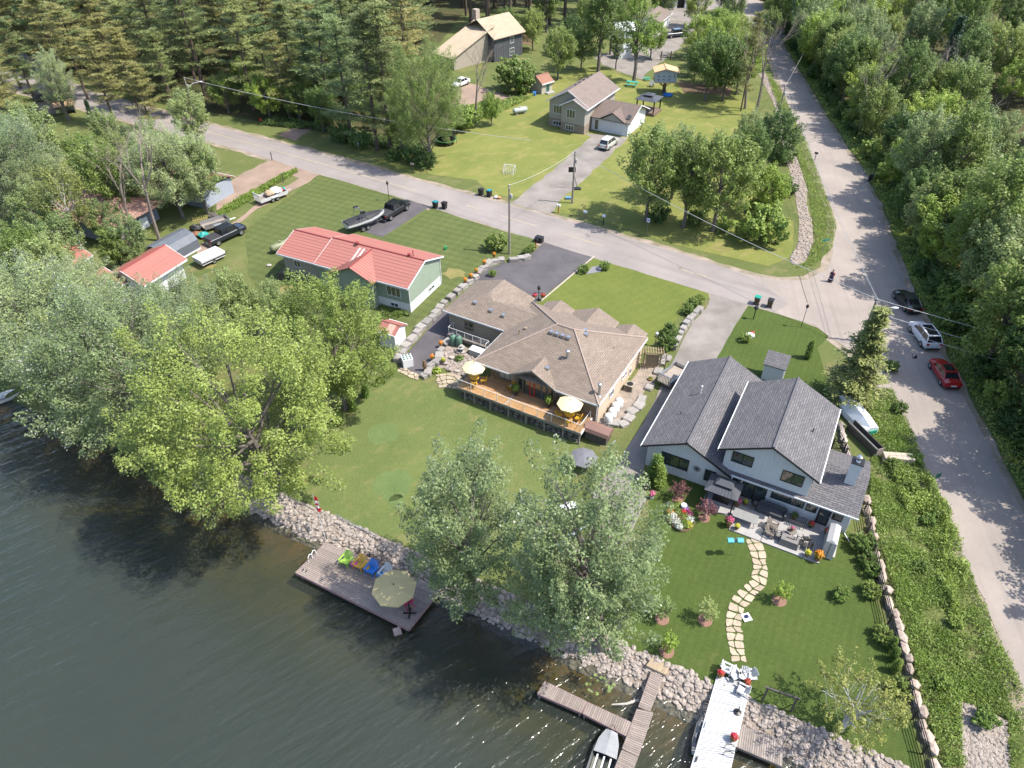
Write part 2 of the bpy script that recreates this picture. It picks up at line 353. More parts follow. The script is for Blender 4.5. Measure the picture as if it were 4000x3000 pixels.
# roads (metres, surveyed)
up = [(-140, 180), (-95, 156), (-57.8, 133.2), (-31.8, 118.0), (-18.5, 109.6), (-1.1, 99.0), (6.4, 94.4), (21.2, 85.0), (29, 79.2), (33.5, 77.2), (37, 77.5), (40.2, 79.9), (42.6, 84.5), (46.6, 96), (48.8, 110.9), (54.2, 144.5), (60.6, 180.7), (66, 235), (74, 330)]
rt = [(81, 330), (72.8, 235), (65, 184.8), (58.6, 135), (56.2, 113), (54.2, 99), (50.2, 82.7), (48.2, 73.7), (45.9, 57), (44, 45.2), (43, 38.8), (42.2, 25), (41, 5), (40, -20)]
lw = [(33.5, -20), (34.2, 5), (35.1, 25.7), (35.7, 31.6), (36.4, 41.3), (37, 48.1), (37.7, 57), (37.0, 62.5), (34.6, 67.6), (28.3, 71.5), (23.9, 74.4), (4.6, 86.9), (-14.2, 99.3), (-35.2, 112.4), (-46.9, 120.2), (-60, 127.2), (-95, 147.5), (-140, 172)]
def offs(pl, d):
    out = []
    for i, q in enumerate(pl):
        a = Vector(pl[max(i - 1, 0)]); b = Vector(pl[min(i + 1, len(pl) - 1)]); n = (b - a).normalized(); n = Vector((-n.y, n.x)); out.append((q[0] + n.x * d, q[1] + n.y * d))
    return out
rj = random.Random(3)
def fray(pl, a=.16, step=1.6):
    out = []
    for i in range(len(pl) - 1):
        p, q = Vector(pl[i]), Vector(pl[i + 1]); n = max(1, int((q - p).length / step)) if (q - p).length < 80 else 1; d = (q - p).normalized(); nn = Vector((-d.y, d.x))
        for k in range(n): r_ = p + (q - p) * k / n + nn * rj.uniform(-a, a); out.append((r_.x, r_.y))
    return out + [tuple(pl[-1])]
sheet('road_shoulder', fray(offs(up, .9), .25) + fray(offs(rt, .7), .25) + fray(offs(lw, .9), .25), .012, SHOULD)
# the asphalt: the straight road and the side road are one paved sheet
sheet('road', fray(up, .1) + fray(rt, .12) + fray(lw, .1), .03, ASPH2)
mainp = fray(up[:9], .1) + [(31, 76.5), (33, 72), (31, 70.3)] + fray([(28.3, 71.7), (23.9, 74.5), (4.6, 87.0), (-14.2, 99.4), (-35.2, 112.5), (-46.9, 120.3), (-60, 127.3), (-95, 147.6), (-140, 172.1)], .08)
sheet('road_surface', mainp, .036, ASPH)
YEL = gravelmat('yellow_paint', (.52, .42, .2), (.36, .32, .24), .4, 1.5, 8, .05)
cl = [(-95, 151.8), (-57.8, 130.3), (-31.8, 114.2), (-14.2, 103.2), (4.6, 91.2), (22, 79.8), (29, 75.3)]
ps = []
for i in range(len(cl) - 1):
    a, b = Vector(cl[i]), Vector(cl[i + 1]); L = (b - a).length; d = (b - a) / L; s_ = 0
    while s_ < L: ps.append((a + d * s_, d)); s_ += 1
for k0, k1 in ((10, 96), (99, 101), (104, 107), (110, 118), (121, 129), (138, 143)):
    if k1 >= len(ps): k1 = len(ps) - 1
    if k0 >= k1: continue
    l = [(ps[k][0].x - ps[k][1].y * .06, ps[k][0].y + ps[k][1].x * .06) for k in range(k0, k1, 2)]; r_ = [(ps[k][0].x + ps[k][1].y * .06, ps[k][0].y - ps[k][1].x * .06) for k in range(k0, k1, 2)]
    if len(l) > 1: sheet('road_marking', l + r_[::-1], .041, YEL)
for x, y, a_ in ((3.1, 90.6, -.58), (17.2, 82.4, -.55), (52.6, 118, 1.4)):       # traffic counter tape and patches
    pass
TAR = M('tar', (.04, .04, .045), rough=.6)
for a, b in ((T(2, 1, 640, 365), T(2, 1, 665, 395)), (T(2, 1, 1440, 650), T(2, 1, 1460, 675))):
    for k in (-.14, .14):
        d = (b - a).normalized(); sheet('crack_seal', [(a.x + k, a.y), (a.x + k + .07, a.y), (b.x + k + .07, b.y), (b.x + k, b.y)], .042, TAR)
def tarline(pts, w_=.05, z=.043):
    l = [(q.x - w_, q.y) for q in pts]; r_ = [(q.x + w_, q.y) for q in pts]; sheet('crack_seal', l + r_[::-1], z, TAR)
tarline([T(3, 1, 270, 720), T(3, 1, 300, 830), T(3, 1, 340, 960)], .03)
tarline([T(3, 1, 1250, 1400), T(3, 1, 1245, 1440), T(3, 1, 1285, 1440), T(3, 1, 1285, 1410)], .03)
# lawns
def poly(*a): return [(q[0], q[1]) for q in a]
lawnsR = poly(T(1, 1, 300, 30), T(1, 1, 640, -230), T(1, 1, 1100, 5), T(1, 1, 1320, 55), T(1, 1, 850, 330), T(1, 1, 1090, 392), T(1, 1, 1525, 140), T(1, 1, 2180, 350), T(2, 1, 190, 400), T(2, 1, 210, 470), T(2, 1, 60, 560), T(1, 1, 2100, 580), T(1, 1, 1960, 660), T(1, 1, 1600, 960), T(1, 1, 1400, 1180), T(1, 1, 1150, 1130), T(1, 1, 300, 1100), T(1, 1, 60, 1000), T(1, 1, -60, 700), T(1, 1, -100, 330))
sheet('lawn', fray(lawnsR + lawnsR[:1], .12)[:-1], .02, LAWN_R)
q = poly(T(2, 1, 715, 565), T(2, 1, 1690, 860), T(2, 1, 1700, 905), T(2, 1, 1560, 1000), T(2, 1, 1430, 1090), T(2, 1, 1330, 1220), T(2, 1, 1200, 1330), T(2, 1, 100, 1090), T(2, 1, 265, 940)); sheet('lawn', fray(q + q[:1], .1)[:-1], .02, LAWN_B)
q = poly(T(2, 1, 2045, 975), T(2, 1, 2200, 1015), T(3, 1, 560, 1220), T(3, 1, 430, 1350), T(3, 1, 520, 1640), T(3, 2, 560, 200), T(2, 2, 2000, 200), T(2, 1, 1750, 1450)); sheet('lawn', fray(q + q[:1], .08)[:-1], .02, LAWN_G)
q = poly(T(2, 2, 1150, 690), T(3, 2, 720, 1290), T(3, 2, 800, 1480), T(3, 3, 880, 0), T(3, 3, 1030, 600), T(3, 3, 1180, 1100), T(3, 3, 1330, 1659), st(.1, 62), st(.1, 44), T(2, 3, 1340, 780), T(2, 3, 850, 550), T(2, 3, 600, 300), T(2, 2, 1060, 1500), T(2, 2, 1190, 1280), T(2, 2, 1180, 1020), T(2, 2, 1300, 900), T(2, 2, 1180, 750)); sheet('lawn', fray(q + q[:1], .08)[:-1], .02, LAWN_G)
q = poly(T(1, 1, 1200, 1600), T(1, 1, 1420, 1640), T(1, 2, 1630, 60), T(2, 2, 560, 480), T(2, 2, 640, 900), T(2, 2, 420, 1200), T(2, 2, 200, 1600), st(.2, 20), st(.2, 12), st(.2, 1), st(.3, -1.5), T(1, 2, 380, 820), T(1, 2, 640, 400), T(1, 2, 950, 100)); sheet('lawn', fray(q + q[:1], .15)[:-1], .02, LAWN_L)
q = poly(T(1, 0, 800, 1290), T(1, 0, 1450, 1290), T(1, 0, 1760, 1000), T(2, 0, 30, 880), T(2, 0, 350, 660), T(2, 0, 700, 560), T(2, 0, 1060, 690), T(2, 0, 1250, 690), T(2, 0, 1480, 720), T(2, 0, 1900, 760), T(2, 0, 2100, 900), T(2, 1, 2140, 200), T(3, 1, 230, 250), T(3, 1, 200, 560), T(3, 1, 0, 640), T(2, 1, 1500, 480), T(2, 1, 700, 230), T(2, 1, 340, 170), T(2, 1, 430, 60), T(2, 1, -150, 30), T(1, 0, 1900, 1560), T(1, 0, 1300, 1480)); sheet('lawn', fray(q + q[:1], .2)[:-1], .02, LAWN_F)
# woodland floors: pine wood, right-hand wood
sheet('forest_floor', poly(D(440, 240), D(600, 270), D(930, 310), D(1000, 240), D(920, 130), D(1000, 30)) + [(40, 250), (20, 340), (-260, 340), (-260, 150), (-140, 185)], .016, FLOOR)
sheet('forest_floor', [(83, 330), (75, 235), (67.5, 184.8), (61, 135), (58, 112), (56.5, 99), (52.6, 82.7), (50.6, 73.7), (48.2, 57), (46, 45.2), (45, 38.8), (44.5, 25), (43, 5), (42, -20), (180, -20), (240, 330)], .016, FLOOR)
# driveways and yards
def pave(name, mat, off, *a, fr=.06):
    q = poly(*a); return sheet(name, fray(q + q[:1], fr)[:-1], off, mat)
pave('driveway', DRIVE, .03, T(1, 1, 1330, 50), T(1, 1, 1530, 112), T(1, 1, 1090, 392), T(1, 1, 840, 310))
pave('driveway', DRIVE, .034, T(2, 1, 292, 415), T(2, 1, 708, 550), T(2, 1, 150, 1000), T(2, 1, -200, 1000), T(1, 1, 1700, 1150), T(1, 1, 1660, 1280), T(1, 1, 1570, 1400), T(1, 1, 1440, 1580), T(1, 1, 1330, 1560), T(1, 1, 1230, 1490), T(1, 1, 1430, 1250), T(1, 1, 1640, 1010), T(1, 1, 1830, 850), T(1, 1, 1990, 660), T(2, 1, -20, 606), T(2, 1, 120, 570), T(2, 1, 230, 480))
EDGE = M('kerb_stone', (.5, .42, .37), (.4, .35, .31), 2)
a, b = T(2, 1, 712, 556), T(2, 1, 250, 945); mb = MB(); d = (b - a).normalized(); n = Vector((-d.y, d.x, 0)) * .09
sheet('driveway_edging', [(a.x + n.x, a.y + n.y), (a.x - n.x, a.y - n.y), (b.x - n.x, b.y - n.y), (b.x + n.x, b.y + n.y)], .045, EDGE)
pave('driveway', GRAV, .032, T(2, 1, 1725, 880), T(2, 1, 2048, 962), T(2, 1, 1765, 1430), T(2, 1, 1900, 1659), T(2, 2, 1480, 300), T(2, 2, 1240, 560), T(2, 2, 1150, 690), T(2, 2, 1130, 850), T(2, 2, 1170, 1000), T(2, 2, 1050, 1230), T(2, 2, 1000, 1400), T(2, 2, 860, 1400), T(2, 2, 700, 1150), T(2, 2, 700, 940), T(2, 2, 900, 700), T(2, 2, 1060, 450), T(2, 2, 1140, 330), T(2, 1, 1330, 1600), T(2, 1, 1430, 1370), T(2, 1, 1570, 1120), T(2, 1, 1690, 990), fr=.1)
pave('driveway', GRAV, .03, T(2, 0, 625, 1150), T(2, 0, 1000, 1190), T(2, 0, 930, 1260), T(2, 0, 530, 1640), T(2, 1, 420, 70), T(2, 1, 330, 190), T(2, 1, -20, 100), T(2, 0, 120, 1659), T(2, 0, 300, 1510), T(2, 0, 560, 1290), T(2, 0, 680, 1190), fr=.25)
pave('driveway', GRAVP, .028, D(460, 430), D(500, 388), D(560, 356), D(590, 345), D(640, 352), D(690, 378), D(650, 388), D(610, 372), D(570, 400), D(515, 432), D(470, 455), fr=.3)
pave('gravel_track', GRAVP, .026, D(560, 440), D(620, 400), D(650, 385), D(700, 375), D(650, 402), D(610, 425), D(560, 452), D(500, 490), D(470, 530), D(440, 560), D(420, 545), D(470, 500), fr=.4)
pave('gravel_yard', GRAV, .028, T(2, 0, 1290, 0), T(2, 0, 1960, -10), T(2, 0, 1900, 60), T(2, 0, 1640, 90), T(2, 0, 1580, 240), T(2, 0, 1500, 330), T(2, 0, 1440, 430), T(2, 0, 1240, 560), T(2, 0, 1120, 690), T(2, 0, 780, 560), T(2, 0, 720, 490), T(2, 0, 900, 440), T(2, 0, 1180, 360), T(2, 0, 1290, 120), fr=.5)
pave('gravel_track', GRAVP, .03, T(1, 0, 190, 1170), T(1, 0, 260, 1130), T(1, 0, 480, 1050), T(1, 0, 520, 1090), T(1, 0, 420, 1160), T(1, 0, 340, 1220), fr=.2)
pave('gravel_track', GRAV, .03, T(0, 0, 0, 420), T(0, 0, 150, 520), T(0, 0, 330, 640), T(0, 0, 560, 760), T(0, 0, 700, 740), T(0, 0, 400, 560), T(0, 0, 150, 430), T(0, 0, 0, 380), fr=.4)
pave('gravel_yard', GRAVP, .026, T(1, 0, 1680, 780), T(1, 0, 1860, 720), T(1, 0, 2200, 840), T(1, 0, 2190, 900), T(1, 0, 1950, 880), T(1, 0, 1700, 940), fr=.4)
pave('gravel_yard', GRAV, .028, T(3, 0, -50, 180), T(3, 0, 540, 150), T(3, 0, 420, 240), T(3, 0, 250, 290), T(3, 0, 20, 360), fr=.3)
pave('gravel_track', GRAV, .034, T(3, 0, 770, 1440), T(3, 0, 1060, 1490), T(3, 0, 1060, 1550), T(3, 0, 880, 1570), T(3, 0, 780, 1600), fr=.15)
sheet('forest_floor', poly(T(2, 0, 1430, 700), T(2, 0, 1900, 760), T(2, 0, 1880, 830), T(2, 0, 1480, 800)), .03, SOIL)
for c_, n_ in (((T(2, 1, 1800, 490)), 1.6), (T(1, 1, 1720, 700), 2.2), (T(1, 1, 230, 860), 2.4), (T(0, 1, 1780, 640), 1.7)):      # worn patches
    sheet('bare_patch', [(c_.x + math.cos(a) * n_ * rj.uniform(.5, 1), c_.y + math.sin(a) * n_ * rj.uniform(.3, .8)) for a in np.linspace(0, 6.1, 12)], .024, lawnmat('worn_%d' % (c_.x * 10), (.2, .165, .07), (.13, .14, .04), (.25, .19, .11), .5, scale=.8))

for x, y, r_ in ((1100, 430, 1.7), (1190, 870, 1.9), (1210, 1010, .8)):
    c_ = T(1, 2, x, y); sheet('lawn_patch', [(c_.x + math.cos(a) * r_ * rj.uniform(.75, 1.1), c_.y + math.sin(a) * r_ * rj.uniform(.8, 1.1)) for a in np.linspace(0, 6.1, 18)], .026, MATS.get('lush_patch') or lawnmat('lush_patch', (.105, .145, .052), (.08, .118, .04), (.16, .15, .06), .3, scale=.6))
# ---- stones
STONE = M('bank_stone', (.47, .4, .35), (.28, .24, .215), 1.5, .9, .3, fine=11, rnd=.42)
STONE_S = M('bank_stone_small', (.48, .41, .36), (.2, .175, .155), 3.2, .9, .3, fine=11)
rs = random.Random(5)
def stone_mesh(k, sub=1): 
    mb = MB(); mb.blob((0, 0, 0), (1.1, rs.uniform(.6, .95), rs.uniform(.42, .7)), .24, sub, rs); return mb.mesh('stone', STONE, False)
STM = [stone_mesh(k) for k in range(7)]
def rockbank(label, spots, smin, smax, cat='rock bank', top=0, name='rock_bank'):
    """spots: list of (x,y); 300-ish nearest become single stones, the rest one mass"""
    root = thing(name, label, cat, (spots[0][0], spots[0][1], gz(*spots[0])))
    spots.sort(key=lambda q: q[1]); rest = MB(); o = root.location.copy()
    for i, (x, y) in enumerate(spots):
        r_ = smin + (smax - smin) * rs.random() ** 1.5 * (1.3 if i < top else 1); z = gz(x, y) + r_ * .18
        if i < top:
            inst('stone', STM[i % 7], root, (x - o.x, y - o.y, z - o.z), sc=r_, rot=(rs.uniform(-.4, .4), rs.uniform(-.4, .4), rs.uniform(0, 6)))
        else:
            k = len(rest.v); me = STM[i % 7]; a = rs.uniform(0, 6.28); ca, sa = math.cos(a) * r_, math.sin(a) * r_
            rest.add([(x - o.x + v.co.x * ca - v.co.y * sa, y - o.y + v.co.x * sa + v.co.y * ca, z - o.z + v.co.z * r_ * rs.uniform(.9, 1.1)) for v in me.vertices], [tuple(p.vertices) for p in me.polygons])
    if rest.v: stuff(rest.build('stones', STONE_S, root))
    return root
def bank_spots(t0, t1, s0, s1, n):
    out = []
    for _ in range(n): q = SO + SN * rs.uniform(s0, s1) + ST * rs.uniform(t0, t1); out.append((q[0], q[1]))
    return out
sheet('stone_bed', [st(-2.8, -10)[:2], st(-2.8, 70)[:2], st(.15, 70)[:2], st(.15, -10)[:2]], .01, PEBB)
rockbank('long bank of pale broken stone along the lake below the mown lawns', bank_spots(-9, 58, -2.75, .12, 4300), .09, .3, top=300)
q = [T(3, 0, 60, 920), T(3, 0, 120, 1250), T(3, 0, 180, 1450), T(3, 0, 230, 1659), T(3, 1, 270, 250), T(3, 1, 260, 450), T(3, 1, 190, 570), T(3, 1, 220, 635), T(3, 1, 320, 610), T(3, 1, 390, 430), T(3, 1, 385, 300), T(3, 1, 330, 100), T(3, 0, 340, 1640), T(3, 0, 240, 1350), T(3, 0, 100, 900), T(3, 0, -30, 620), T(3, 0, -80, 640)]
pq = poly(*q); sheet('stone_bed', pq, .024, PEBB)
rockbank('dry creek bed of pale stones beside the side road', [tuple(v) for v in scatter(pq, 1300, np.random.default_rng(4))], .13, .25, 'creek bed', name='dry_creek_bed')
q = poly(T(3, 3, 1650, 1080), T(3, 3, 1900, 1180), T(3, 3, 2060, 1250), T(3, 3, 2080, 1659), T(3, 3, 1690, 1700)); sheet('stone_bed', q, .024, PEBB)
rockbank('patch of grey rubble in the weeds at the lower right corner', [tuple(v) for v in scatter(q, 700, np.random.default_rng(9))], .1, .2, 'rubble', name='rubble_patch')
# ================================================================== BUILDINGS
GREYROOF = brickmat('charcoal_shingles', (.11, .105, .114), (.175, .168, .175), (.05, .048, .054), .62, .2, .025, .9, .9, (.9, .25))
TANROOF = brickmat('brown_shingles', (.3, .24, .19), (.225, .175, .14), (.13, .095, .075), .55, .18, .02, .9, .8, (.7, .3))
TANROOF2 = brickmat('taupe_shingles', (.25, .2, .17), (.2, .155, .135), (.12, .095, .08), .6, .2, .02, .9, .6, (.6, .25))
REDMETAL = M('red_metal_roof', (.36, .145, .115), (.31, .118, .095), .9, .5, spec=.4)
REDTRIM = M('red_metal_trim', (.27, .05, .045), rough=.4)
PINKMETAL = M('faded_red_roof', (.42, .25, .2), (.34, .19, .15), .8, .6)
CREAMMETAL = M('cream_metal_roof', (.46, .38, .27), (.4, .32, .22), .6, .5)
WHITE = M('white_paint', (.74, .75, .76), (.66, .67, .69), 1.5, .55)
SIDING = M('white_board_siding', (.66, .67, .68), (.58, .6, .62), .8, .6)
BLACKTRIM = M('black_trim', (.02, .02, .022), rough=.4)
STUCCO = M('tan_stucco', (.34, .29, .235), (.29, .245, .195), 1.5, .9)
CREAMWALL = M('cream_wall', (.6, .48, .36), (.55, .44, .33), 1, .9)
TANBOARD = M('tan_board_wall', (.27, .205, .14), (.22, .165, .11), 3, .75)
SAGE = M('sage_siding', (.3, .36, .28), (.25, .31, .24), .8, .7, stretch=(1, 1, 6))
GREIGE = M('greige_siding', (.38, .36, .31), (.33, .31, .27), .8, .7, stretch=(1, 1, 6))
DARKSIDE = M('slate_siding', (.1, .105, .115), (.075, .08, .09), 1, .7)
BRICKW = brickmat('brick_skirt', (.32, .24, .19), (.4, .31, .25), (.42, .37, .32), .4, .14, .02)
TIMBER = M('dark_timber', (.11, .095, .08), (.06, .055, .05), 2, .9, .3)
WOOD = M('cedar_deck', (.46, .27, .13), (.37, .2, .095), 2.5, .6, .2, rnd=.16)
GREYWOOD = M('weathered_wood', (.3, .255, .225), (.215, .185, .165), 2.2, .85, .3, stretch=(1, 1, 1), rnd=.2)
POSTW = M('grey_post', (.25, .235, .2), (.18, .17, .15), 2, .8)
ALU = M('white_aluminium', (.72, .72, .72), rough=.4)
STEEL = M('galvanised_steel', (.55, .56, .58), rough=.35, metal=.8)
REDDOOR = M('red_door', (.5, .03, .02), rough=.35)
TEALF = M('slate_blue_frame', (.1, .14, .15), rough=.45)
GLASS, t, p = nodes('window_glass')
p.inputs['Base Color'].default_value = (.03, .042, .042, 1); p.inputs['Roughness'].default_value = .03; p.inputs['Specular IOR Level'].default_value = .9; p.inputs['Coat Weight'].default_value = .6
RGLASS, t, p = nodes('rail_glass'); t.nodes.remove(p)
tr = t.nodes.new('ShaderNodeBsdfTransparent'); tr.inputs[0].default_value = (.9, .93, .92, 1); gl = t.nodes.new('ShaderNodeBsdfGlossy'); gl.inputs['Roughness'].default_value = .03
mx = t.nodes.new('ShaderNodeMixShader'); mx.inputs[0].default_value = .08; t.links.new(tr.outputs[0], mx.inputs[1]); t.links.new(gl.outputs[0], mx.inputs[2]); t.links.new(mx.outputs[0], t.nodes['Material Output'].inputs[0])
BLIND = M('pale_blind', (.5, .5, .44), rough=.8)
def frameM(p, face): return Matrix.Translation(p) @ Matrix.Rotation(R(face), 4, 'Z')
def window(par, p, face, w_, h, n=2, fm=None, t=.07, glass=None, rows=1, name='window'):
    """p: centre on the wall; face 0 looks to local -y, 90 to +x, 180 to +y, -90 to -x"""
    fm = fm or WHITE; m = frameM(p, face); mb = MB()
    for x0, x1, z0, z1 in ((-w_ / 2, w_ / 2, -h / 2, -h / 2 + t), (-w_ / 2, w_ / 2, h / 2 - t, h / 2), (-w_ / 2, -w_ / 2 + t, -h / 2 + t, h / 2 - t), (w_ / 2 - t, w_ / 2, -h / 2 + t, h / 2 - t)): mb.box(x0, x1, -.07, .02, z0, z1)
    for k in range(1, n): x = -w_ / 2 + w_ * k / n; mb.box(x - t * .4, x + t * .4, -.065, .02, -h / 2 + t, h / 2 - t)
    for k in range(1, rows): z = -h / 2 + h * k / rows; mb.box(-w_ / 2 + t, w_ / 2 - t, -.06, .02, z - t * .3, z + t * .3)
    o = mb.xf(m).build(name, fm, par)
    for k in range(n):
        x0 = -w_ / 2 + w_ * k / n + t * .5; x1 = -w_ / 2 + w_ * (k + 1) / n - t * .5
        MB().box(x0, x1, -.03, .01, -h / 2 + t * .6, h / 2 - t * .6).xf(m).build('pane', glass or GLASS, o)
    return o
def door(par, p, face, w_, h, mat, fm=None, glazed=True, name='door'):
    m = frameM(p, face); o = MB().box(-w_ / 2, w_ / 2, -.06, .02, 0, h).xf(m).build(name, mat, par)
    if glazed: MB().box(-w_ / 2 + .14, w_ / 2 - .14, -.075, -.05, .18, h - .14).xf(m).build('pane', GLASS, o)
    MB().box(w_ / 2 - .1, w_ / 2 - .06, -.12, -.05, h * .45, h * .5).xf(m).build('handle', STEEL, o)
    return o
def gable_roof(par, mat, x0, x1, y0, y1, ze, zr, axis='y', xr=None, t=.14, fascia=None, name='roof', ov=0):
    """eave rectangle x0..x1,y0..y1; ridge along axis"""
    mb = MB()
    if axis == 'y':
        xr = (x0 + x1) / 2 if xr is None else xr
        mb.slab([(x0, y0, ze), (x0, y1, ze), (xr, y1, zr), (xr, y0, zr)], t); mb.slab([(x1, y0, ze), (x1, y1, ze), (xr, y1, zr + .004), (xr, y0, zr + .004)], t)
    else:
        xr = (y0 + y1) / 2 if xr is None else xr
        mb.slab([(x0, y0, ze), (x1, y0, ze), (x1, xr, zr), (x0, xr, zr)], t); mb.slab([(x0, y1, ze), (x1, y1, ze), (x1, xr, zr + .004), (x0, xr, zr + .004)], t)
    o = mb.build(name, mat, par)
    if fascia:
        f = MB(); e = .03
        if axis == 'y':
            for x in (x0, x1): s_ = -1 if x == x0 else 1; f.box(x - .04 + s_ * .045, x + .04 + s_ * .045, y0 - e, y1 + e, ze - t - .06, ze + .01)
            cap = MB().path([(xr, y0 - .01, zr - .02), (xr, y1 + .01, zr - .02)], [.13, .13], 6)
        else:
            for y in (y0, y1): s_ = -1 if y == y0 else 1; f.box(x0 - e, x1 + e, y - .04 + s_ * .045, y + .04 + s_ * .045, ze - t - .06, ze + .01)
            cap = MB().path([(x0 - .01, xr, zr - .02), (x1 + .01, xr, zr - .02)], [.13, .13], 6)
        f.build('gutter', fascia, o); cap.build('ridge_cap', mat if 'shingle' not in mat.name else M(mat.name + '_cap', tuple(c * .8 for c in (.2, .18, .17)) if 'charcoal' not in mat.name else (.12, .115, .125)), o)
    return o
def rake(par, pts, mat, t=.16, d=.06):        # barge boards along a gable, pts in 3D
    mb = MB()
    for a, b in zip(pts[:-1], pts[1:]):
        a = Vector(a); b = Vector(b); dn = Vector((0, 0, -t)); dr = (b - a).normalized(); sd = Vector((-dr.y, dr.x, 0)); 
        if sd.length < .01: sd = Vector((1, 0, 0))
        sd = sd.normalized() * d / 2; up_ = Vector((0, 0, .02))
        mb.add([a - sd + up_, b - sd + up_, b - sd + dn, a - sd + dn, a + sd + up_, b + sd + up_, b + sd + dn, a + sd + dn], [(0, 1, 2, 3), (7, 6, 5, 4), (0, 4, 5, 1), (1, 5, 6, 2), (2, 6, 7, 3), (3, 7, 4, 0)])
    return mb.build('barge_board', mat, par)
def vents(par, mat, spots, w_=.4):
    for x, y, z in spots: o = MB().box(x - w_ / 2, x + w_ / 2, y - w_ / 2, y + w_ / 2, z - .1, z + .16).build('roof_vent', mat, par)
def pipe(par, x, y, z, h, r_, mat, cap=True, name='flue'):
    mb = MB().lathe([(r_ * 2.2, 0), (r_ * 1.1, .12), (r_, .14), (r_, h)], 10, (x, y, z)); 
    o = mb.build(name, mat, par)
    if cap: MB().lathe([(r_ * 1.5, 0), (r_ * 1.7, .05), (r_ * 1.6, .16), (r_ * .4, .24)], 10, (x, y, z + h)).build('cap', mat, o)
# ---------------- white farmhouse with charcoal roofs
GH = (12.09, 45.61); GRZ = math.atan2(-.474, .881)
gh = thing('farmhouse', 'white board-and-batten house with two charcoal shingled gables beside the side road', 'house', (*GH, -.12), GRZ)
MB().wallxz([(0, -.4), (7.4, -.4), (7.4, 2.55), (3.4, 4.52), (0, 2.62)], 0, 12.9).build('wall', SIDING, gh)
MB().wallxz([(6.5, 2.6), (13.5, 2.6), (13.5, 5.3), (10, 7.02), (6.5, 5.3)], .14, 9.1).build('wall', SIDING, gh)
MB().box(7.41, 13.49, .42, 9.0, -.4, 2.59).build('wall', SIDING, gh); MB().box(13.5, 17.15, .425, 6.3, -.4, 2.62).build('wall', SIDING, gh)
gable_roof(gh, GREYROOF, -.5, 7.55, -.42, 13.3, 2.6, 4.66, 'y', 3.36, fascia=WHITE)
gable_roof(gh, GREYROOF, 5.95, 14.02, -.42, 9.5, 5.2, 7.22, 'y', 9.96, fascia=WHITE)
mb = MB(); mb.slab([(7.15, -.2, 2.66), (17.6, -.2, 2.66), (17.6, 3.5, 4.1), (14, 3.5, 4.1), (13.4, .3, 2.855), (7.15, .3, 2.855)], .1); mb.slab([(17.6, 6.9, 2.72), (13.4, 6.9, 2.72), (13.4, 3.5, 4.104), (17.6, 3.5, 4.104)], .12)
o = mb.build('roof', GREYROOF, gh); MB().box(7.1, 17.65, -.29, -.21, 2.52, 2.66).build('gutter', WHITE, o)
mb = MB(); mb.slab([(6.3, 4, 3.3), (6.3, 9.4, 3.3), (7.4, 9.4, 2.9), (7.4, 4, 2.9)], .05)
rake(gh, [(-.5, -.46, 2.62), (3.36, -.46, 4.68), (7.5, -.46, 2.56)], BLACKTRIM); rake(gh, [(5.95, -.46, 5.22), (9.96, -.46, 7.24), (14.02, -.46, 5.22)], BLACKTRIM)
WINS = {0: ((1.25, 3.85, 1.0, 2.44), (5.22, 6.28, .75, 2.15)), .14: ((7.0, 8.9, 3.82, 5.08), (11.1, 13.0, 3.55, 4.85))}
for x0, x1, y, zf, top in ((.25, 7.2, 0, -.1, lambda x: (2.62 + x * .559 if x < 3.4 else 4.52 - (x - 3.4) * .49)), (6.75, 13.4, .14, 3.0, lambda x: 5.3 + (3.5 - abs(x - 10)) * .49)):
    x = x0
    while x < x1:
        segs = [(zf, top(x) - .12)]
        for wa, wb, wl, wh in WINS[y]:
            if wa < x < wb: segs = [(zf, wl), (wh, top(x) - .12)]
        for z0, z1 in segs: MB().box(x - .025, x + .025, y - .03, y + .005, z0, z1).build('batten', WHITE, gh)
        x += .41
window(gh, (2.55, 0, 1.72), 0, 2.5, 1.35, 3, BLACKTRIM); window(gh, (5.75, 0, 1.45), 0, .95, 1.3, 1, BLACKTRIM)
window(gh, (7.95, .14, 4.45), 0, 1.75, 1.15, 2, BLACKTRIM); window(gh, (12.05, .14, 4.2), 0, 1.75, 1.2, 2, BLACKTRIM)
window(gh, (7.9, .42, 1.55), 0, .75, 1.2, 1, BLACKTRIM)
o = door(gh, (9.5, .42, .05), 0, 2.1, 2.1, BLACKTRIM, glazed=False, name='patio_door')
for x in (9.0, 10.02): MB().box(x - .44, x + .44, .33, .37, .2, 2.05).build('pane', GLASS, o)
window(gh, (12.25, .42, 1.6), 0, 2.7, 1.05, 3, BLACKTRIM); window(gh, (14.2, .42, 1.55), 0, .85, 1.0, 1, BLACKTRIM)
door(gh, (15.25, .42, .05), 0, .95, 2.15, BLACKTRIM); window(gh, (16.25, .42, 1.55), 0, .8, .95, 1, BLACKTRIM)
mb = MB()
for k in range(8): mb.box(-.3, .3, -.02, .02, -.025, .025, 0)
star = MB()
for k in range(8):
    a = k * math.pi / 4; star.tube((4.55, -.04, 1.75), (4.55 + .38 * math.cos(a), -.04, 1.75 + .38 * math.sin(a)), .03, .015, 5); star.tube((4.55 + .2 * math.cos(a), -.04, 1.75 + .2 * math.sin(a)), (4.55 + .3 * math.cos(a + .4), -.04, 1.75 + .3 * math.sin(a + .4)), .02, .02, 5)
star.build('wall_ornament', BLACKTRIM, gh)
CHROME = M('chrome_cap', (.75, .75, .78), rough=.2, metal=.9)
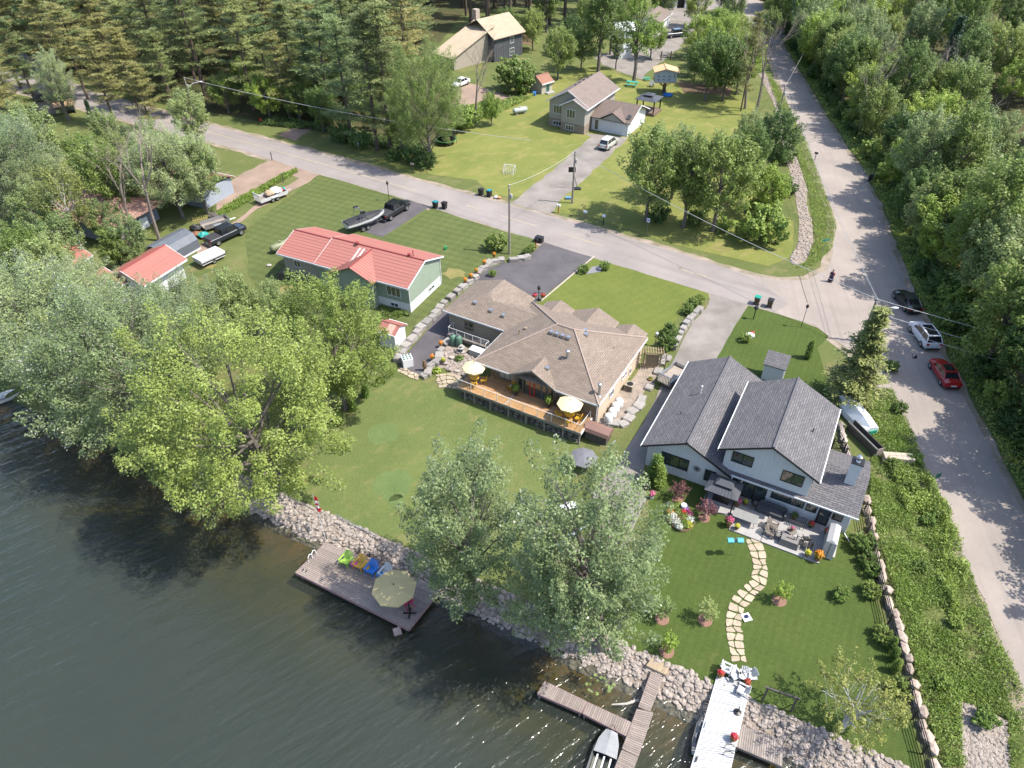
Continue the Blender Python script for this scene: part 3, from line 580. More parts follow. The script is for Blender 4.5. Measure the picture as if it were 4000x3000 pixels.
o = MB().box(15.85, 16.65, 2.25, 3.0, 2.9, 5.9).build('chimney', SIDING, gh); MB().box(15.78, 16.72, 2.18, 3.07, 5.9, 6.0).build('chimney_cap', BLACKTRIM, o); MB().lathe([(.2, 0), (.13, .1), (.13, .3), (.24, .34), (.24, .5), (.1, .6)], 12, (16.25, 2.62, 6.0)).build('flue', CHROME, o)
pipe(gh, 2.3, 7.2, 4.0, .8, .06, WHITE); pipe(gh, 1.5, 4.0, 3.5, .5, .05, BLACKTRIM, False, 'plumbing_vent'); pipe(gh, 12.4, 4.4, 5.9, .5, .05, BLACKTRIM, False, 'plumbing_vent')
MB().path([(17.1, .36, 2.6), (17.18, .3, 1.4), (17.18, .3, .1), (17.7, -.35, .02)], [.05] * 4, 6).build('downpipe', WHITE, gh)
for x in (8.3, 10.75, 15.85): 
    MB().box(x - .06, x + .06, .28, .42, 1.9, 2.2).build('wall_lamp', BLACKTRIM, gh)
# small white lean-to shed behind it
q = T(2, 1, 2160, 1600); sh = thing('garden_shed', 'small white shed with grey shingle roof behind the farmhouse', 'shed', T(3, 1, 20, 1640), GRZ)
MB().wallyz([(0, 0), (1.5, 0), (1.5, 2.5), (0, 2.0)], -1.0, 1.0).build('wall', SIDING, sh)
mb = MB(); mb.slab([(-1.15, -.15, 2.02), (1.15, -.15, 2.02), (1.15, 1.7, 2.64), (-1.15, 1.7, 2.64)], .08); mb.build('roof', GREYROOF, sh); door(sh, (1.0, .75, .1), 90, .8, 1.8, SIDING, glazed=False)

# ---------------- beige bungalow with the hipped roof
BO = (7.84, 50.47); BRZ = math.atan2(-.496, .868)
bh = thing('bungalow', 'beige bungalow with a wide brown hipped roof behind the long cedar deck', 'house', (*BO, -.25), BRZ)
E_ = 3.2; A1, A2 = (-5.3, 5.9, 6.25), (-7.16, 5.9, 6.25)
MB().prism([(0, 11.9), (0, .75), (-4.55, .75), (-4.55, .62), (-8.9, .62), (-8.9, 1.35), (-12.3, 1.35), (-12.9, 2.6), (-12.9, 11.9)], -.5, 3.12).build('wall', CREAMWALL, bh)
mb = MB().box(-4.5, -.02, .735, .76, .8, 3.1).box(-12.28, -8.92, 1.335, 1.36, .8, 3.1); mb.build('board_wall', TANBOARD, bh)
MB().wallxz([(-9.1, .75), (-4.4, .75), (-4.4, 3.15), (-6.75, 4.36), (-9.1, 3.15)], .56, .615).build('gable_wall', TANBOARD, bh)
MB().wallyz([(0, 0), (0, 0), (0, 0)], 0, 0)
mb = MB(); x0, x1, y0, y1 = -13.4, .3, -.02, 12.35
mb.slab([(x0, y0, E_), (x1, y0, E_), A1, A2], .13); mb.slab([(x1, y0, E_), (x1, y1, E_), A1], .13); mb.slab([(x1, y1, E_), (x0, y1, E_), A2, A1], .13); mb.slab([(x0, y1, E_), (x0, y0, E_), A2], .13)
o = mb.build('roof', TANROOF, bh)
capm = M('brown_ridge', (.36, .28, .235), (.3, .23, .19), 3, .9)
cp = MB()
for a, b in (((x0, y0, E_), A2), ((x1, y0, E_), A1), ((x1, y1, E_), A1), ((x0, y1, E_), A2), (A1, A2)): cp.tube((a[0], a[1], a[2]), (b[0], b[1], b[2]), .1, .1, 6)
cp.build('ridge_cap', capm, o)
f = MB()
for a, b in (((x0, y0), (-9.3, y0)), ((-4.2, y0), (x1, y0)), ((x1, y0), (x1, y1)), ((x0, y0), (x0, 5.6))):
    f.box(min(a[0], b[0]) - .05, max(a[0], b[0]) + .05, min(a[1], b[1]) - .05, max(a[1], b[1]) + .05, E_ - .2, E_ - .02)
f.build('gutter', WHITE, o)
vents(o, STEEL, [(-7.3 + k * .62, 4.9, 5.83) for k in range(4)] + [(-4.55, 6.9, 5.75), (-4.2, 6.4, 5.7)])
# portico gable
mb = MB(); mb.slab([(-9.35, -.12, 3.18), (-9.35, .0, 3.18), (-6.75, 2.65, 4.6), (-6.75, -.12, 4.6)], .12); mb.slab([(-4.15, -.12, 3.18), (-4.15, .0, 3.18), (-6.75, 2.65, 4.604), (-6.75, -.12, 4.604)], .12)
o2 = mb.build('portico_roof', TANROOF, bh); rake(bh, [(-9.35, -.16, 3.2), (-6.75, -.16, 4.62), (-4.15, -.16, 3.2)], POSTW, .2); vents(o2, STEEL, [(-5.9, 1.4, 4.2)])
# back gables to the road
mb = MB()
for xl, xr_, yb in ((-12.2, -8.6, 13.4), (-8.55, -3.4, 13.6), (-3.3, .0, 13.2)):
    xm = (xl + xr_) / 2; zr = 3.1 + (xr_ - xl) * .21; yr = 12.35 - (zr - E_) / .49
    mb.slab([(xl, yb, 3.1), (xl, 12.0, 3.1), (xm, yr - .6, zr), (xm, yb, zr)], .1); mb.slab([(xr_, yb, 3.1), (xr_, 12.0, 3.1), (xm, yr - .6, zr + .004), (xm, yb, zr + .004)], .1)
mb.build('back_gable_roof', TANROOF, bh); mb = MB()
for xl, xr_, yb in ((-12.0, -8.8, 13.1), (-8.3, -3.7, 13.3), (-3.1, -.3, 12.9)): xm = (xl + xr_) / 2; mb.wallxz([(xl, -.3), (xr_, -.3), (xr_, 3.0), (xm, 3.0 + (xr_ - xl) * .2), (xl, 3.0)], 11.95, yb)
mb.build('back_gable_wall', STUCCO, bh)
# garage wing
MB().prism([(-20.8, 6.5), (-12.95, 6.5), (-12.95, 11.0), (-13.9, 12.8), (-20.8, 12.8)], -.5, 3.1).build('garage_wall', STUCCO, bh)
mb = MB(); gx0, gx1, gy0, gy1 = -21.25, -13.55, 6.05, 13.2; zr = 5.0; rx = -17.3
mb.slab([(gx0, gy0, E_), (gx1, gy0, E_), (rx, 9.6, 4.8)], .13)
mb.slab([(gx0, gy0, E_), (gx0, gy1, E_), (rx, gy1 - .5, 4.8), (rx, 9.6, 4.8)], .13)
mb.slab([(gx1, gy0, E_), (gx1, gy1, E_), (rx, gy1 - .5, 4.804), (rx, 9.6, 4.804)], .13)
mb.slab([(-17, gy0 + .01, E_ - .01), (-12.6, gy0 + .01, E_ - .01), (-10.4, 8.75, 4.44), (-17, 8.75, 4.44)], .12); mb.slab([(-17, 11.3, E_ + .02), (-11, 11.3, E_ + .02), (-10.4, 8.75, 4.444), (-17, 8.75, 4.444)], .12); mb.slab([(gx0, gy1, E_), (gx1, gy1, E_), (rx, gy1 - .5, 4.8)], .12)
o3 = mb.build('garage_roof', TANROOF, bh); MB().box(gx0 - .05, -13.45, gy0 - .06, gy0 + .02, E_ - .2, E_ - .02).build('gutter', WHITE, o3); vents(o3, STEEL, [(-18.2, 7.9, 4.12), (-16.0, 7.6, 3.98), (-14.4, 7.5, 3.93)])
window(bh, (-18.2, 6.5, 1.85), 0, 1.15, 1.05, 2, TANBOARD); door(bh, (-13.6, 6.5, .6), 0, .85, 2.1, REDDOOR)
# portico glazing: three tall lights under an arch, red door between
o = MB().box(-8.0, -5.4, .5, .56, .86, 3.0).box(-7.85, -5.55, .48, .52, 2.95, 3.35).build('glazed_front', TEALF, bh)
for x in (-7.62, -6.36): MB().box(x - .32, x + .32, .46, .5, 1.0, 2.75).build('pane', GLASS, o)
MB().box(-5.86, -5.5, .46, .5, 1.0, 2.75).build('pane', GLASS, o)
arch = MB(); arch.wallxz([(-7.8, 2.86), (-5.6, 2.86), (-5.75, 3.15), (-6.2, 3.42), (-6.7, 3.5), (-7.2, 3.42), (-7.65, 3.15)], .44, .48); arch.build('fanlight', GLASS, o)
door(bh, (-7.0, .5, .86), 0, .62, 1.95, REDDOOR)
window(bh, (-8.4, .56, 1.9), 0, .6, 1.5, 1, TANBOARD); window(bh, (-4.95, .56, 1.9), 0, .6, 1.5, 1, TANBOARD)
window(bh, (-10.3, 1.335, 1.9), 0, 1.9, 1.6, 3, TANBOARD, glass=BLIND); window(bh, (-2.6, .735, 1.9), 0, 2.2, 1.5, 3, TANBOARD)
window(bh, (0, 3.9, 1.7), 90, 1.0, .9, 2, WHITE); window(bh, (0, 7.1, 1.7), 90, 1.2, .6, 2, WHITE); window(bh, (0, 8.8, 1.1), 90, .5, .8, 1, WHITE)
pipe(o, 0, 0, -30, .1, .01, STEEL, False, 'plug') if False else None
pipe(bh, -4.6, 3.1, 4.6, .95, .13, STEEL); pipe(bh, -.2, 1.05, 3.35, 1.3, .12, STEEL); pipe(bh, -1.6, 7.6, 4.0, .35, .06, TANBOARD, False, 'plumbing_vent'); pipe(bh, -10.9, 4.8, 4.4, .6, .06, TANBOARD, False, 'plumbing_vent'); vents(bh, TANBOARD, [(-10.7, 5.8, 4.5)], .35)
MB().path([(-.2, .7, 3.0), (-.1, .66, 2.7), (-.1, .66, 0)], [.05] * 3, 6).build('downpipe', WHITE, bh)
for x in (-8.75, -4.62): MB().box(x - .06, x + .06, .44, .56, 2.05, 2.35).build('wall_lamp', POSTW, bh)
# ---------------- long cedar deck
dk = thing('deck', 'long cedar deck with glass railing in front of the beige bungalow', 'deck', (*BO, -.3), BRZ)
DZ = .95
def board_mesh(l, w_, h=.04): return MB().box(0, l, 0, w_, 0, h).mesh('board', WOOD)
def planks(par, x0, x1, y0, y1, z, w_, gap, mat, mesh=None, h=.045, along='x', name='board'):
    if along == 'x':
        me = MB().box(0, x1 - x0, 0, w_ - gap, 0, h).mesh(name, mat); y = y0
        while y < y1 - .01: inst(name, me, par, (x0, y, z - h)); y += w_
    else:
        me = MB().box(0, w_ - gap, 0, y1 - y0, 0, h).mesh(name, mat); x = x0
        while x < x1 - .01: inst(name, me, par, (x, y0, z - h)); x += w_
planks(dk, -14.3, -.5, -2.0, .54, DZ, .146, .012, WOOD); planks(dk, -12.25, -8.95, .56, 1.3, DZ, .146, .012, WOOD); planks(dk, -4.35, -.5, .55, .7, DZ, .146, .012, WOOD)
INLAY = M('grey_inlay_board', (.42, .36, .33), rough=.7)
for x in (-8.75, -4.4): MB().box(x, x + .14, -2.0, .54, DZ + .002, DZ + .012).build('inlay_board', INLAY, dk)
MB().box(-14.35, -.45, -2.08, -2.02, DZ - .3, DZ + .01).build('rim_joist', POSTW, dk); MB().box(-.48, -.42, -2.0, .6, DZ - .3, DZ + .01).build('rim_joist', WHITE, dk); MB().box(-14.4, -14.34, -2.0, .6, DZ - .3, DZ).build('rim_joist', POSTW, dk)
for x in (-13.4, -12.3, -10.4, -8.3, -6.3, -4.3, -2.3, -.6): MB().box(x - .08, x + .08, -2.05, -1.89, -1.0, DZ - .3).build('post', POSTW, dk)
def railing(par, pts, z, h=.95, n_per=1.5, top=.03):
    for (ax, ay), (bx, by) in zip(pts[:-1], pts[1:]):
        L = math.hypot(bx - ax, by - ay); n = max(1, round(L / n_per))
        MB().path([(ax, ay, z + h), (bx, by, z + h)], [top, top], 6).build('handrail', ALU, par)
        for k in range(n + 1):
            x, y = ax + (bx - ax) * k / n, ay + (by - ay) * k / n; MB().box(x - .025, x + .025, y - .025, y + .025, z, z + h).build('baluster', ALU, par)
            if k < n:
                x2, y2 = ax + (bx - ax) * (k + 1) / n, ay + (by - ay) * (k + 1) / n; mb = MB(); dx, dy = (x2 - x) / L * n, (y2 - y) / L * n
                mb.add([(x + dx * .05, y + dy * .05, z + .1), (x2 - dx * .05, y2 - dy * .05, z + .1), (x2 - dx * .05, y2 - dy * .05, z + h - .08), (x + dx * .05, y + dy * .05, z + h - .08)], [(0, 1, 2, 3)]).build('rail_panel', RGLASS, par)
railing(dk, [(-14.2, -1.92), (-.58, -1.92), (-.58, .35)], DZ)
# rubble wall under the deck
rw = thing('rubble_wall', 'dark rubble stone wall under the front of the cedar deck', 'wall', (*BO, -.7), BRZ)
DARKST = M('dark_rubble', (.2, .185, .165), (.1, .095, .09), 2, .95, .4, rnd=.4)
dst = [MB().blob((0, 0, 0), (1, .6, .75), .18, 1, rs).mesh('stone', DARKST) for k in range(4)]
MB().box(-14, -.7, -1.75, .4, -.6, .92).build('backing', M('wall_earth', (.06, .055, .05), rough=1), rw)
k = 0
for row in range(4):
    x = -14.1 + (row % 2) * .25
    while x < -.7: inst('stone', dst[k % 4], rw, (x, -1.82 + rs.uniform(-.06, .06) + row * .03, -.2 + row * .36), sc=(rs.uniform(.26, .36), .25, rs.uniform(.2, .27)), rot=(0, rs.uniform(-.3, .3), 0)); x += rs.uniform(.5, .68); k += 1
# small side deck with white railing by the garage wing
sd = thing('side_deck', 'small raised side deck with white glazed railing against the garage wall', 'deck', (*BO, -.2), BRZ)
planks(sd, -20.3, -14.9, 5.3, 6.45, .75, .146, .012, GREYWOOD); MB().box(-20.35, -14.85, 5.22, 5.28, .4, .76).build('rim_joist', GREYWOOD, sd)
for k in range(28): MB().box(-20.2 + k * .19, -20.14 + k * .19, 5.24, 5.27, -.1, .4).build('lattice_slat', POSTW, sd)
railing(sd, [(-20.25, 6.4), (-20.2, 5.35), (-14.95, 5.35), (-14.95, 4.6)], .75, .9, 1.0)

# ---------------- green house with the red metal roof
RO = (-11.88, 69.98); RRZ = math.atan2(-.43, .903)
rh = thing('green_house', 'long sage-green house with ribbed red metal roof and white basement', 'house', (*RO, 0), RRZ)
MB().wallyz([(0, 1.3), (7.3, 1.3), (7.3, 3.62), (3.6, 5.0), (0, 3.62)], -12.7, 0).build('wall', SAGE, rh)
MB().box(-12.7, -.0, .02, 7.28, -.6, 1.3).build('basement_wall', WHITE, rh); MB().wallyz([(.4, .9), (7, .9), (7, 3.4), (3.6, 4.7), (.4, 3.4)], -18.3, -12.71).build('wall', GREIGE, rh)
MB().box(-18.9, -12.8, -.5, .35, -.3, 1.0).build('timber_wall', TIMBER, rh)
for k in range(6): MB().box(-18.95, -12.75, -.56, -.5, -.28 + k * .21, -.1 + k * .21).build('timber', TIMBER, rh)
MB().box(-18.9, -12.8, .35, 7, -.3, .92).build('timber_wall', TIMBER, rh)
def metal_roof(par, x0, x1, yr, y0, y1, ze, zr, mat, pw=.5, steps=9, name='roof'):
    """ribbed panels on the y0 side (tile-step profile) and the y1 side"""
    o = MB().slab([(x0, y0, ze), (x1, y0, ze), (x1, yr, zr), (x0, yr, zr)], .08).slab([(x0, y1, ze), (x1, y1, ze), (x1, yr, zr + .003), (x0, yr, zr + .003)], .08).build(name, mat, par)
    for side, ye in ((0, y0), (1, y1)):
        L = math.hypot(yr - ye, zr - ze); mb = MB(); v = []; f = []; nx = 8; ny = steps * 2
        for j in range(steps):
            for e in (0, 1):
                s0 = L * (j + e * .93) / steps; lift = .045 if e == 0 else .015
                for i in range(nx + 1):
                    xx = pw * i / nx; w_ = .028 * (.5 + .5 * math.cos(2 * math.pi * i / (nx / 2)))
                    v.append((xx, s0, lift + w_))
        for j in range(2 * steps - 1):
            for i in range(nx): a = j * (nx + 1) + i; f.append((a, a + 1, a + nx + 2, a + nx + 1))
        ang = math.atan2(zr - ze, abs(yr - ye)); mb.add(v, f)
        me = mb.mesh('roof_panel', mat)
        n = int(round((x1 - x0) / pw))
        for k in range(n):
            if side == 0: inst('roof_panel', me, o, (x0 + k * pw, y0, ze), rot=(ang, 0, 0))
            else: inst('roof_panel', me, o, (x0 + (k + 1) * pw, y1, ze), rot=(ang, 0, math.pi))
    MB().path([(x0, yr, zr + .04), (x1, yr, zr + .04)], [.1, .1], 6).build('ridge_cap', REDTRIM, o)
    g = MB().box(x0, x1, y0 - .1, y0 - .02, ze - .2, ze).box(x0, x1, y1 + .02, y1 + .1, ze - .2, ze); g.build('gutter', WHITE, o)
    for x, s_ in ((x0, -1), (x1, 1)): rake(o, [(x + s_ * .02, y0, ze + .03), (x + s_ * .02, yr, zr + .05), (x + s_ * .02, y1, ze + .03)], WHITE, .16, .05)
    return o
r1 = metal_roof(rh, -12.75, .3, 3.6, -.45, 7.7, 3.72, 5.2, REDMETAL)
r2 = metal_roof(rh, -18.75, -12.8, 3.75, -.1, 7.5, 3.5, 4.85, REDMETAL)
mb = MB(); mb.slab([(-9.9, -1.3, 3.72), (-9.9, -.4, 3.72), (-6.9, 3.4, 5.1), (-6.9, -1.3, 5.1)], .1); mb.slab([(-3.85, -1.3, 3.72), (-3.85, -.4, 3.72), (-6.9, 3.4, 5.104), (-6.9, -1.3, 5.104)], .1)
cg = mb.build('cross_gable_roof', REDMETAL, rh); cp = MB().tube((-6.9, 3.4, 5.12), (-6.9, -1.3, 5.12), .09, .09, 6); cp.build('ridge_cap', REDTRIM, cg)
for s_, xe in ((1, -9.9), (-1, -3.85)):
    for k in range(1, 12):
        y = -1.3 + k * .4; f_ = 1.0 if y < -.4 else max(0, 1 - (y + .4) / 3.8)
        xs_ = -6.9 - s_ * 3.0 * f_
        cp = MB().tube((xs_, y, 5.1 - 1.38 * f_ + .02), (-6.9, y, 5.12), .03, .03, 4); cp.build('roof_rib', REDMETAL, cg)
MB().wallxz([(-9.5, -.3), (-4.3, -.3), (-4.3, 3.6), (-6.9, 4.85), (-9.5, 3.6)], -.9, 0).build('cross_gable_wall', SAGE, rh)
window(rh, (-2.0, 0, 2.5), 0, 1.9, 1.3, 3); window(rh, (-2.1, .02, .65), 0, 1.1, .55, 2); window(rh, (0, 4.9, .75), 90, 1.3, .5, 2); window(rh, (-16.2, .4, 2.4), 0, 1.1, .9, 2); window(rh, (-11, 0, 2.5), 0, 1.1, 1.2, 2)
for y in (.06, 7.2): MB().path([(.05, y, 3.6), (.06, y, .05)], [.05, .05], 6).build('downpipe', WHITE, rh)
for x, y, z in ((-9.0, 3.4, 5.25), (-1.9, 3.75, 5.2)): MB().lathe([(.1, 0), (.1, .2), (.25, .22), (.25, .34), (.1, .42)], 10, (x, y, z)).build('roof_vent', REDTRIM, rh)
pipe(rh, -1.75, 4.3, 5.0, .75, .05, REDTRIM, False, 'plumbing_vent')
SKYL = M('pale_roof_strip', (.62, .5, .46), (.5, .38, .35), 4, .4)
for k in range(2): MB().slab([(-8.5 + k * .55, .9, 4.36), (-8.2 + k * .55, .9, 4.36), (-8.2 + k * .55, 3.1, 5.14), (-8.5 + k * .55, 3.1, 5.14)], .02).build('roof_light', SKYL, rh)
# its red-roofed garden shed
q = T(1, 1, 1255, 1335); rsd = thing('tool_shed', 'small white shed with red metal roof at the end of the stone wall', 'shed', (q.x - .95, q.y + .8, q.z), RRZ)
MB().wallxz([(-1.05, -.2), (1.05, -.2), (1.05, 2.0), (0, 2.6), (-1.05, 2.0)], -1.0, 1.0).xf(Matrix.Rotation(R(90), 4, 'Z')).build('wall', WHITE, rsd)
o = gable_roof(rsd, REDMETAL, -1.15, 1.15, -1.25, 1.25, 2.0, 2.62, 'x', fascia=WHITE)
for k in range(1, 8):
    for s_ in (-1, 1): MB().tube((-1.15 + k * .288, s_ * 1.25, 2.02), (-1.15 + k * .288, 0, 2.64), .025, .025, 4).build('roof_rib', REDMETAL, o)
MB().slab([(-.1, -1.25, 2.035), (.75, -1.25, 2.035), (.75, 0, 2.655), (-.1, 0, 2.655)], .015).build('roof_light', M('clear_panel', (.55, .38, .3), rough=.4), o); door(rsd, (0, -1.05, .0), 0, .9, 1.8, WHITE, glazed=False)

# ---------------- far split-level house
fh = thing('split_level_house', 'greige split-level house with brown roof and double garage across the road', 'house', (12.4, 127.12, 0), R(-30))
MB().box(-4.15, .4, .05, 13.2, 1.5, 4.5).box(-7.1, -4.16, 1.0, 12.9, 1.5, 4.5).build('wall', GREIGE, fh)
bk = MB()
for a, b in (((-4.2, 0), (.45, 0)), ((-7.15, .95), (-4.2, .95))): bk.slab([(a[0], a[1], -.2), (b[0], b[1], -.2), (b[0], b[1] + .01, 1.5), (a[0], a[1] + .01, 1.5)], .01)
MB().box(-4.2, .45, .02, 13.1, -.2, 1.48).box(-7.15, -4.19, .97, 12.9, -.2, 1.48).build('brick_skirt', M('stone_skirt', (.36, .29, .235), (.27, .21, .17), 3, .9, .3, fine=9), fh)
mb = MB(); zr = 6.9
mb.slab([(-7.6, .5, 4.5), (-7.6, 13.7, 4.5), (-3.3, 13.7, zr), (-3.3, .5, zr)], .13); mb.slab([(1.05, .5, 4.5), (1.05, 13.7, 4.5), (-3.3, 13.7, zr + .004), (-3.3, .5, zr + .004)], .13)
mb.slab([(-4.4, -.5, 4.5), (-4.4, 0.6, 4.5), (-1.75, 3.0, 5.9), (-1.75, -.5, 5.9)], .1); mb.slab([(1.05, -.5, 4.5), (1.05, 1, 4.5), (-1.75, 3.4, 5.904), (-1.75, -.5, 5.904)], .1)
o = mb.build('roof', TANROOF2, fh); rake(fh, [(-7.6, .47, 4.52), (-3.3, .47, 6.92), (1.05, .47, 4.52)], WHITE); rake(fh, [(-4.4, -.53, 4.52), (-1.75, -.53, 5.92), (1.05, -.53, 4.52)], WHITE); rake(fh, [(1.08, -.5, 4.52), (1.08, 13.7, 4.52)], WHITE)
mb = MB(); mb.wallxz([(-4.1, 4.4), (.5, 4.4), (-1.75, 5.6)], 0, .3); mb.wallxz([(-7.15, 4.4), (.5, 4.4), (-3.3, 6.65)], .98, 1.3); mb.build('gable_wall', GREIGE, fh)
vents(o, BLACKTRIM, [(-4.0, 5 + k * 1.7, 6.5) for k in range(5)], .3)
window(fh, (-2.3, .05, 3.2), 0, 1.7, 1.5, 3); window(fh, (-5.4, 1.0, 3.2), 0, 1.7, 1.5, 3); window(fh, (-2.4, 0.02, .75), 0, 1.7, .9, 3); window(fh, (-5.4, .97, .75), 0, 1.7, .8, 3)
MB().box(.5, 7.5, 3.0, 11.2, -.2, 2.5).build('garage_wall', WHITE, fh); MB().wallyz([(3.0, 2.45), (11.2, 2.45), (7.1, 4.2)], 7.3, 7.5).build('garage_gable', WHITE, fh)
mb = MB(); mb.slab([(.0, 2.4, 2.5), (8.1, 2.4, 2.5), (8.1, 7.1, 4.4), (.0, 7.1, 4.4)], .12); mb.slab([(8.1, 11.6, 2.5), (.0, 11.6, 2.5), (.0, 7.1, 4.404), (8.1, 7.1, 4.404)], .12); mb.slab([(2.3, 2.1, 2.62), (2.3, 2.7, 2.62), (4.7, 5.8, 3.95), (4.7, 2.1, 3.95)], .1); mb.slab([(7.1, 2.1, 2.62), (7.1, 2.7, 2.62), (4.7, 5.8, 3.954), (4.7, 2.1, 3.954)], .1)
o = mb.build('garage_roof', M('dark_brown_roof', (.2, .15, .125), (.15, .115, .1), 1.5, .9, .3, fine=8), fh); rake(fh, [(8.15, 2.4, 2.52), (8.15, 7.1, 4.42), (8.15, 11.6, 2.52)], WHITE)
MB().wallxz([(2.7, 2.5), (6.7, 2.5), (4.7, 3.65)], 2.3, 2.5).build('garage_gable', GREIGE, fh)
gd = MB().box(2.4, 7.2, 2.9, 2.99, 0, 2.15).build('garage_door', WHITE, fh)
for k in range(4):
    for j in range(8): MB().box(2.5 + j * .58, 3.0 + j * .58, 2.87, 2.9, .08 + k * .52, .5 + k * .52).build('door_panel', WHITE, gd)
door(fh, (1.5, 3.0, .1), 0, .9, 2.0, WHITE); MB().lathe([(.02, 0), (.3, .1), (.42, .25)], 14, (0, 0, 0)).xf(Matrix.Translation((7.4, 3.6, 3.2)) @ Matrix.Rotation(R(60), 4, 'X')).build('satellite_dish', M('dish_grey', (.12, .12, .12)), fh)
MB().box(-6.9, 7.4, -.1, -.05, -.2, 0)
# its gazebo
gz_ = thing('gazebo', 'dark hardtop gazebo on a small deck behind the garage of the split-level house', 'gazebo', (25.9, 138.6, 0), R(-30))
MB().box(-2, 2, -2, 2, 0, .5).build('platform', M('brown_deck', (.2, .14, .11)), gz_)
for x in (-1.7, 1.7):
    for y in (-1.7, 1.7): MB().box(x - .1, x + .1, y - .1, y + .1, .5, 2.7).build('post', BLACKTRIM, gz_)
ROOFD = M('gunmetal_roof', (.075, .08, .095), (.06, .065, .075), 1, .45)
def hip_roof(par, x, y, ze, zr, rx, mat, name='roof', c=(0, 0)):
    mb = MB(); a, b = (c[0] - rx, c[1], zr), (c[0] + rx, c[1], zr); P_ = [(c[0] - x, c[1] - y, ze), (c[0] + x, c[1] - y, ze), (c[0] + x, c[1] + y, ze), (c[0] - x, c[1] + y, ze)]
    mb.slab([P_[0], P_[1], b, a], .06); mb.slab([P_[1], P_[2], b], .06); mb.slab([P_[2], P_[3], a, b], .06); mb.slab([P_[3], P_[0], a], .06); return mb.build(name, mat, par)
hip_roof(gz_, 2.1, 2.1, 2.7, 3.3, .5, ROOFD); hip_roof(gz_, .9, .9, 3.35, 3.6, .35, ROOFD, 'vent_roof')
# brown-roofed playhouse shed
q = T(2, 0, 240, 815); ps_ = thing('playhouse', 'cream playhouse shed with steep brown roof and turquoise door', 'shed', (q.x + .4, q.y + 2.0, 0), R(42))
MB().wallxz([(-1.6, -.1), (1.6, -.1), (1.6, 2.2), (0, 3.2), (-1.6, 2.2)], -1.5, 1.5).xf(Matrix.Rotation(R(90), 4, 'Z')).build('wall', M('cream_paint', (.5, .45, .36), rough=.8), ps_)
gable_roof(ps_, M('cinnamon_roof', (.3, .15, .1), (.25, .125, .09), 2, .9), -1.7, 1.7, -1.9, 1.9, 2.1, 3.3, 'x', fascia=WHITE); TURQ = M('turquoise_paint', (.03, .33, .3), rough=.5); door(ps_, (.2, -1.6, 0), 0, .9, 1.8, TURQ)
MB().box(-.6, 1.4, -2.6, -1.62, 0, .25).build('step', CONC, ps_)
# tree house on a trunk
th = thing('tree_house', 'unfinished tree house in grey building wrap on a braced trunk', 'tree house', (30.84, 150.2, 0), R(-3))
BARK = M('bark', (.13, .1, .08), (.08, .06, .05), 4, .95, .6); WRAP = M('building_wrap', (.42, .46, .5), (.38, .42, .46), 1, .5); PLY = M('raw_plywood', (.62, .42, .24), (.55, .36, .2), 1, .8)
MB().path([(0, 0, -.1), (0, 0, 1), (.05, 0, 2.4)], [.42, .34, .3], 9).build('trunk', BARK, th)
MB().box(-2.3, 2.1, -1.6, 1.6, 2.3, 2.45).build('floor', PLY, th); MB().wallyz([(-1.5, 2.45), (1.5, 2.45), (1.5, 4.5), (-1.5, 4.5)], -2.2, 2.0).build('wall', WRAP, th)
br = MB()
for k in range(8): br.tube((.2 * math.cos(k * .8), .2 * math.sin(k * .8), 1.1), (1.7 * math.cos(k * .8), 1.2 * math.sin(k * .8), 2.3), .06, .06, 5).build('brace', PLY, th) if False else MB().tube((.2 * math.cos(k * .785), .2 * math.sin(k * .785), 1.1), (1.7 * math.cos(k * .785), 1.2 * math.sin(k * .785), 2.3), .06, .06, 5).build('brace', PLY, th)
gable_roof(th, PLY, -2.5, 2.3, -1.9, 1.9, 4.45, 5.1, 'y', -.3, fascia=PLY); MB().wallxz([(-2.2, 4.45), (2.0, 4.45), (-.3, 5.0)], -1.5, 1.5).build('gable', WRAP, th)
window(th, (1.45, -1.5, 3.7), 0, .4, .9, 1); INK = M('print_ink', (.12, .13, .15))
for x in (-1.6, -.55, .5):
    for z in (2.95, 3.6):
        mk = MB(); mk.wallxz([(x - .28, z), (x + .28, z), (x, z + .16)], -1.515, -1.505).box(x - .3, x + .3, -1.515, -1.505, z - .12, z - .05).build('wrap_print', INK, th)
# ---------------- dark house with cream metal roofs
ch = thing('slate_house', 'dark slate-sided house with big cream metal roofs among the pines', 'house', (-4.0, 171.3, 0), R(45))
# local x runs along the tall right wall away from the camera
MB().prism([(0, 0), (9, 0), (9, 11), (0, 11)], -.2, 5.0).build('wall', DARKSIDE, ch)
for k in range(16): MB().box(.2 + k * .55, .26 + k * .55, -.05, .01, 0, 4.9).build('batten', DARKSIDE, ch)
mb = MB(); mb.slab([(-.6, -.6, 5.0), (9.6, -.6, 5.0), (9.6, 5.0, 8.2), (-.6, 5.0, 8.2)], .15); mb.slab([(9.6, 11.6, 5.0), (-.6, 11.6, 5.0), (-.6, 5.0, 8.204), (9.6, 5.0, 8.204)], .15)
o = mb.build('roof', CREAMMETAL, ch)
mb = MB(); mb.slab([(-11, 1.5, 2.5), (-11, 8.5, 2.5), (2.0, 8.5, 7.2), (2.0, 1.5, 7.2)], .15); o2 = mb.build('long_roof', CREAMMETAL, ch)
for k in range(15): MB().tube((-11, 1.7 + k * .48, 2.53), (2, 1.7 + k * .48, 7.23), .035, .035, 4).build('roof_rib', CREAMMETAL, o2)
for k in range(20): MB().tube((-.5 + k * .5, -.6, 5.03), (-.5 + k * .5, 5, 8.23), .03, .03, 4).build('roof_rib', CREAMMETAL, o)
MB().wallxz([(-10.4, -.2), (0, -.2), (0, 6.2), (-10.4, 2.45)], 1.9, 8.1).build('wall', M('buff_wall', (.4, .35, .28), rough=.9), ch)
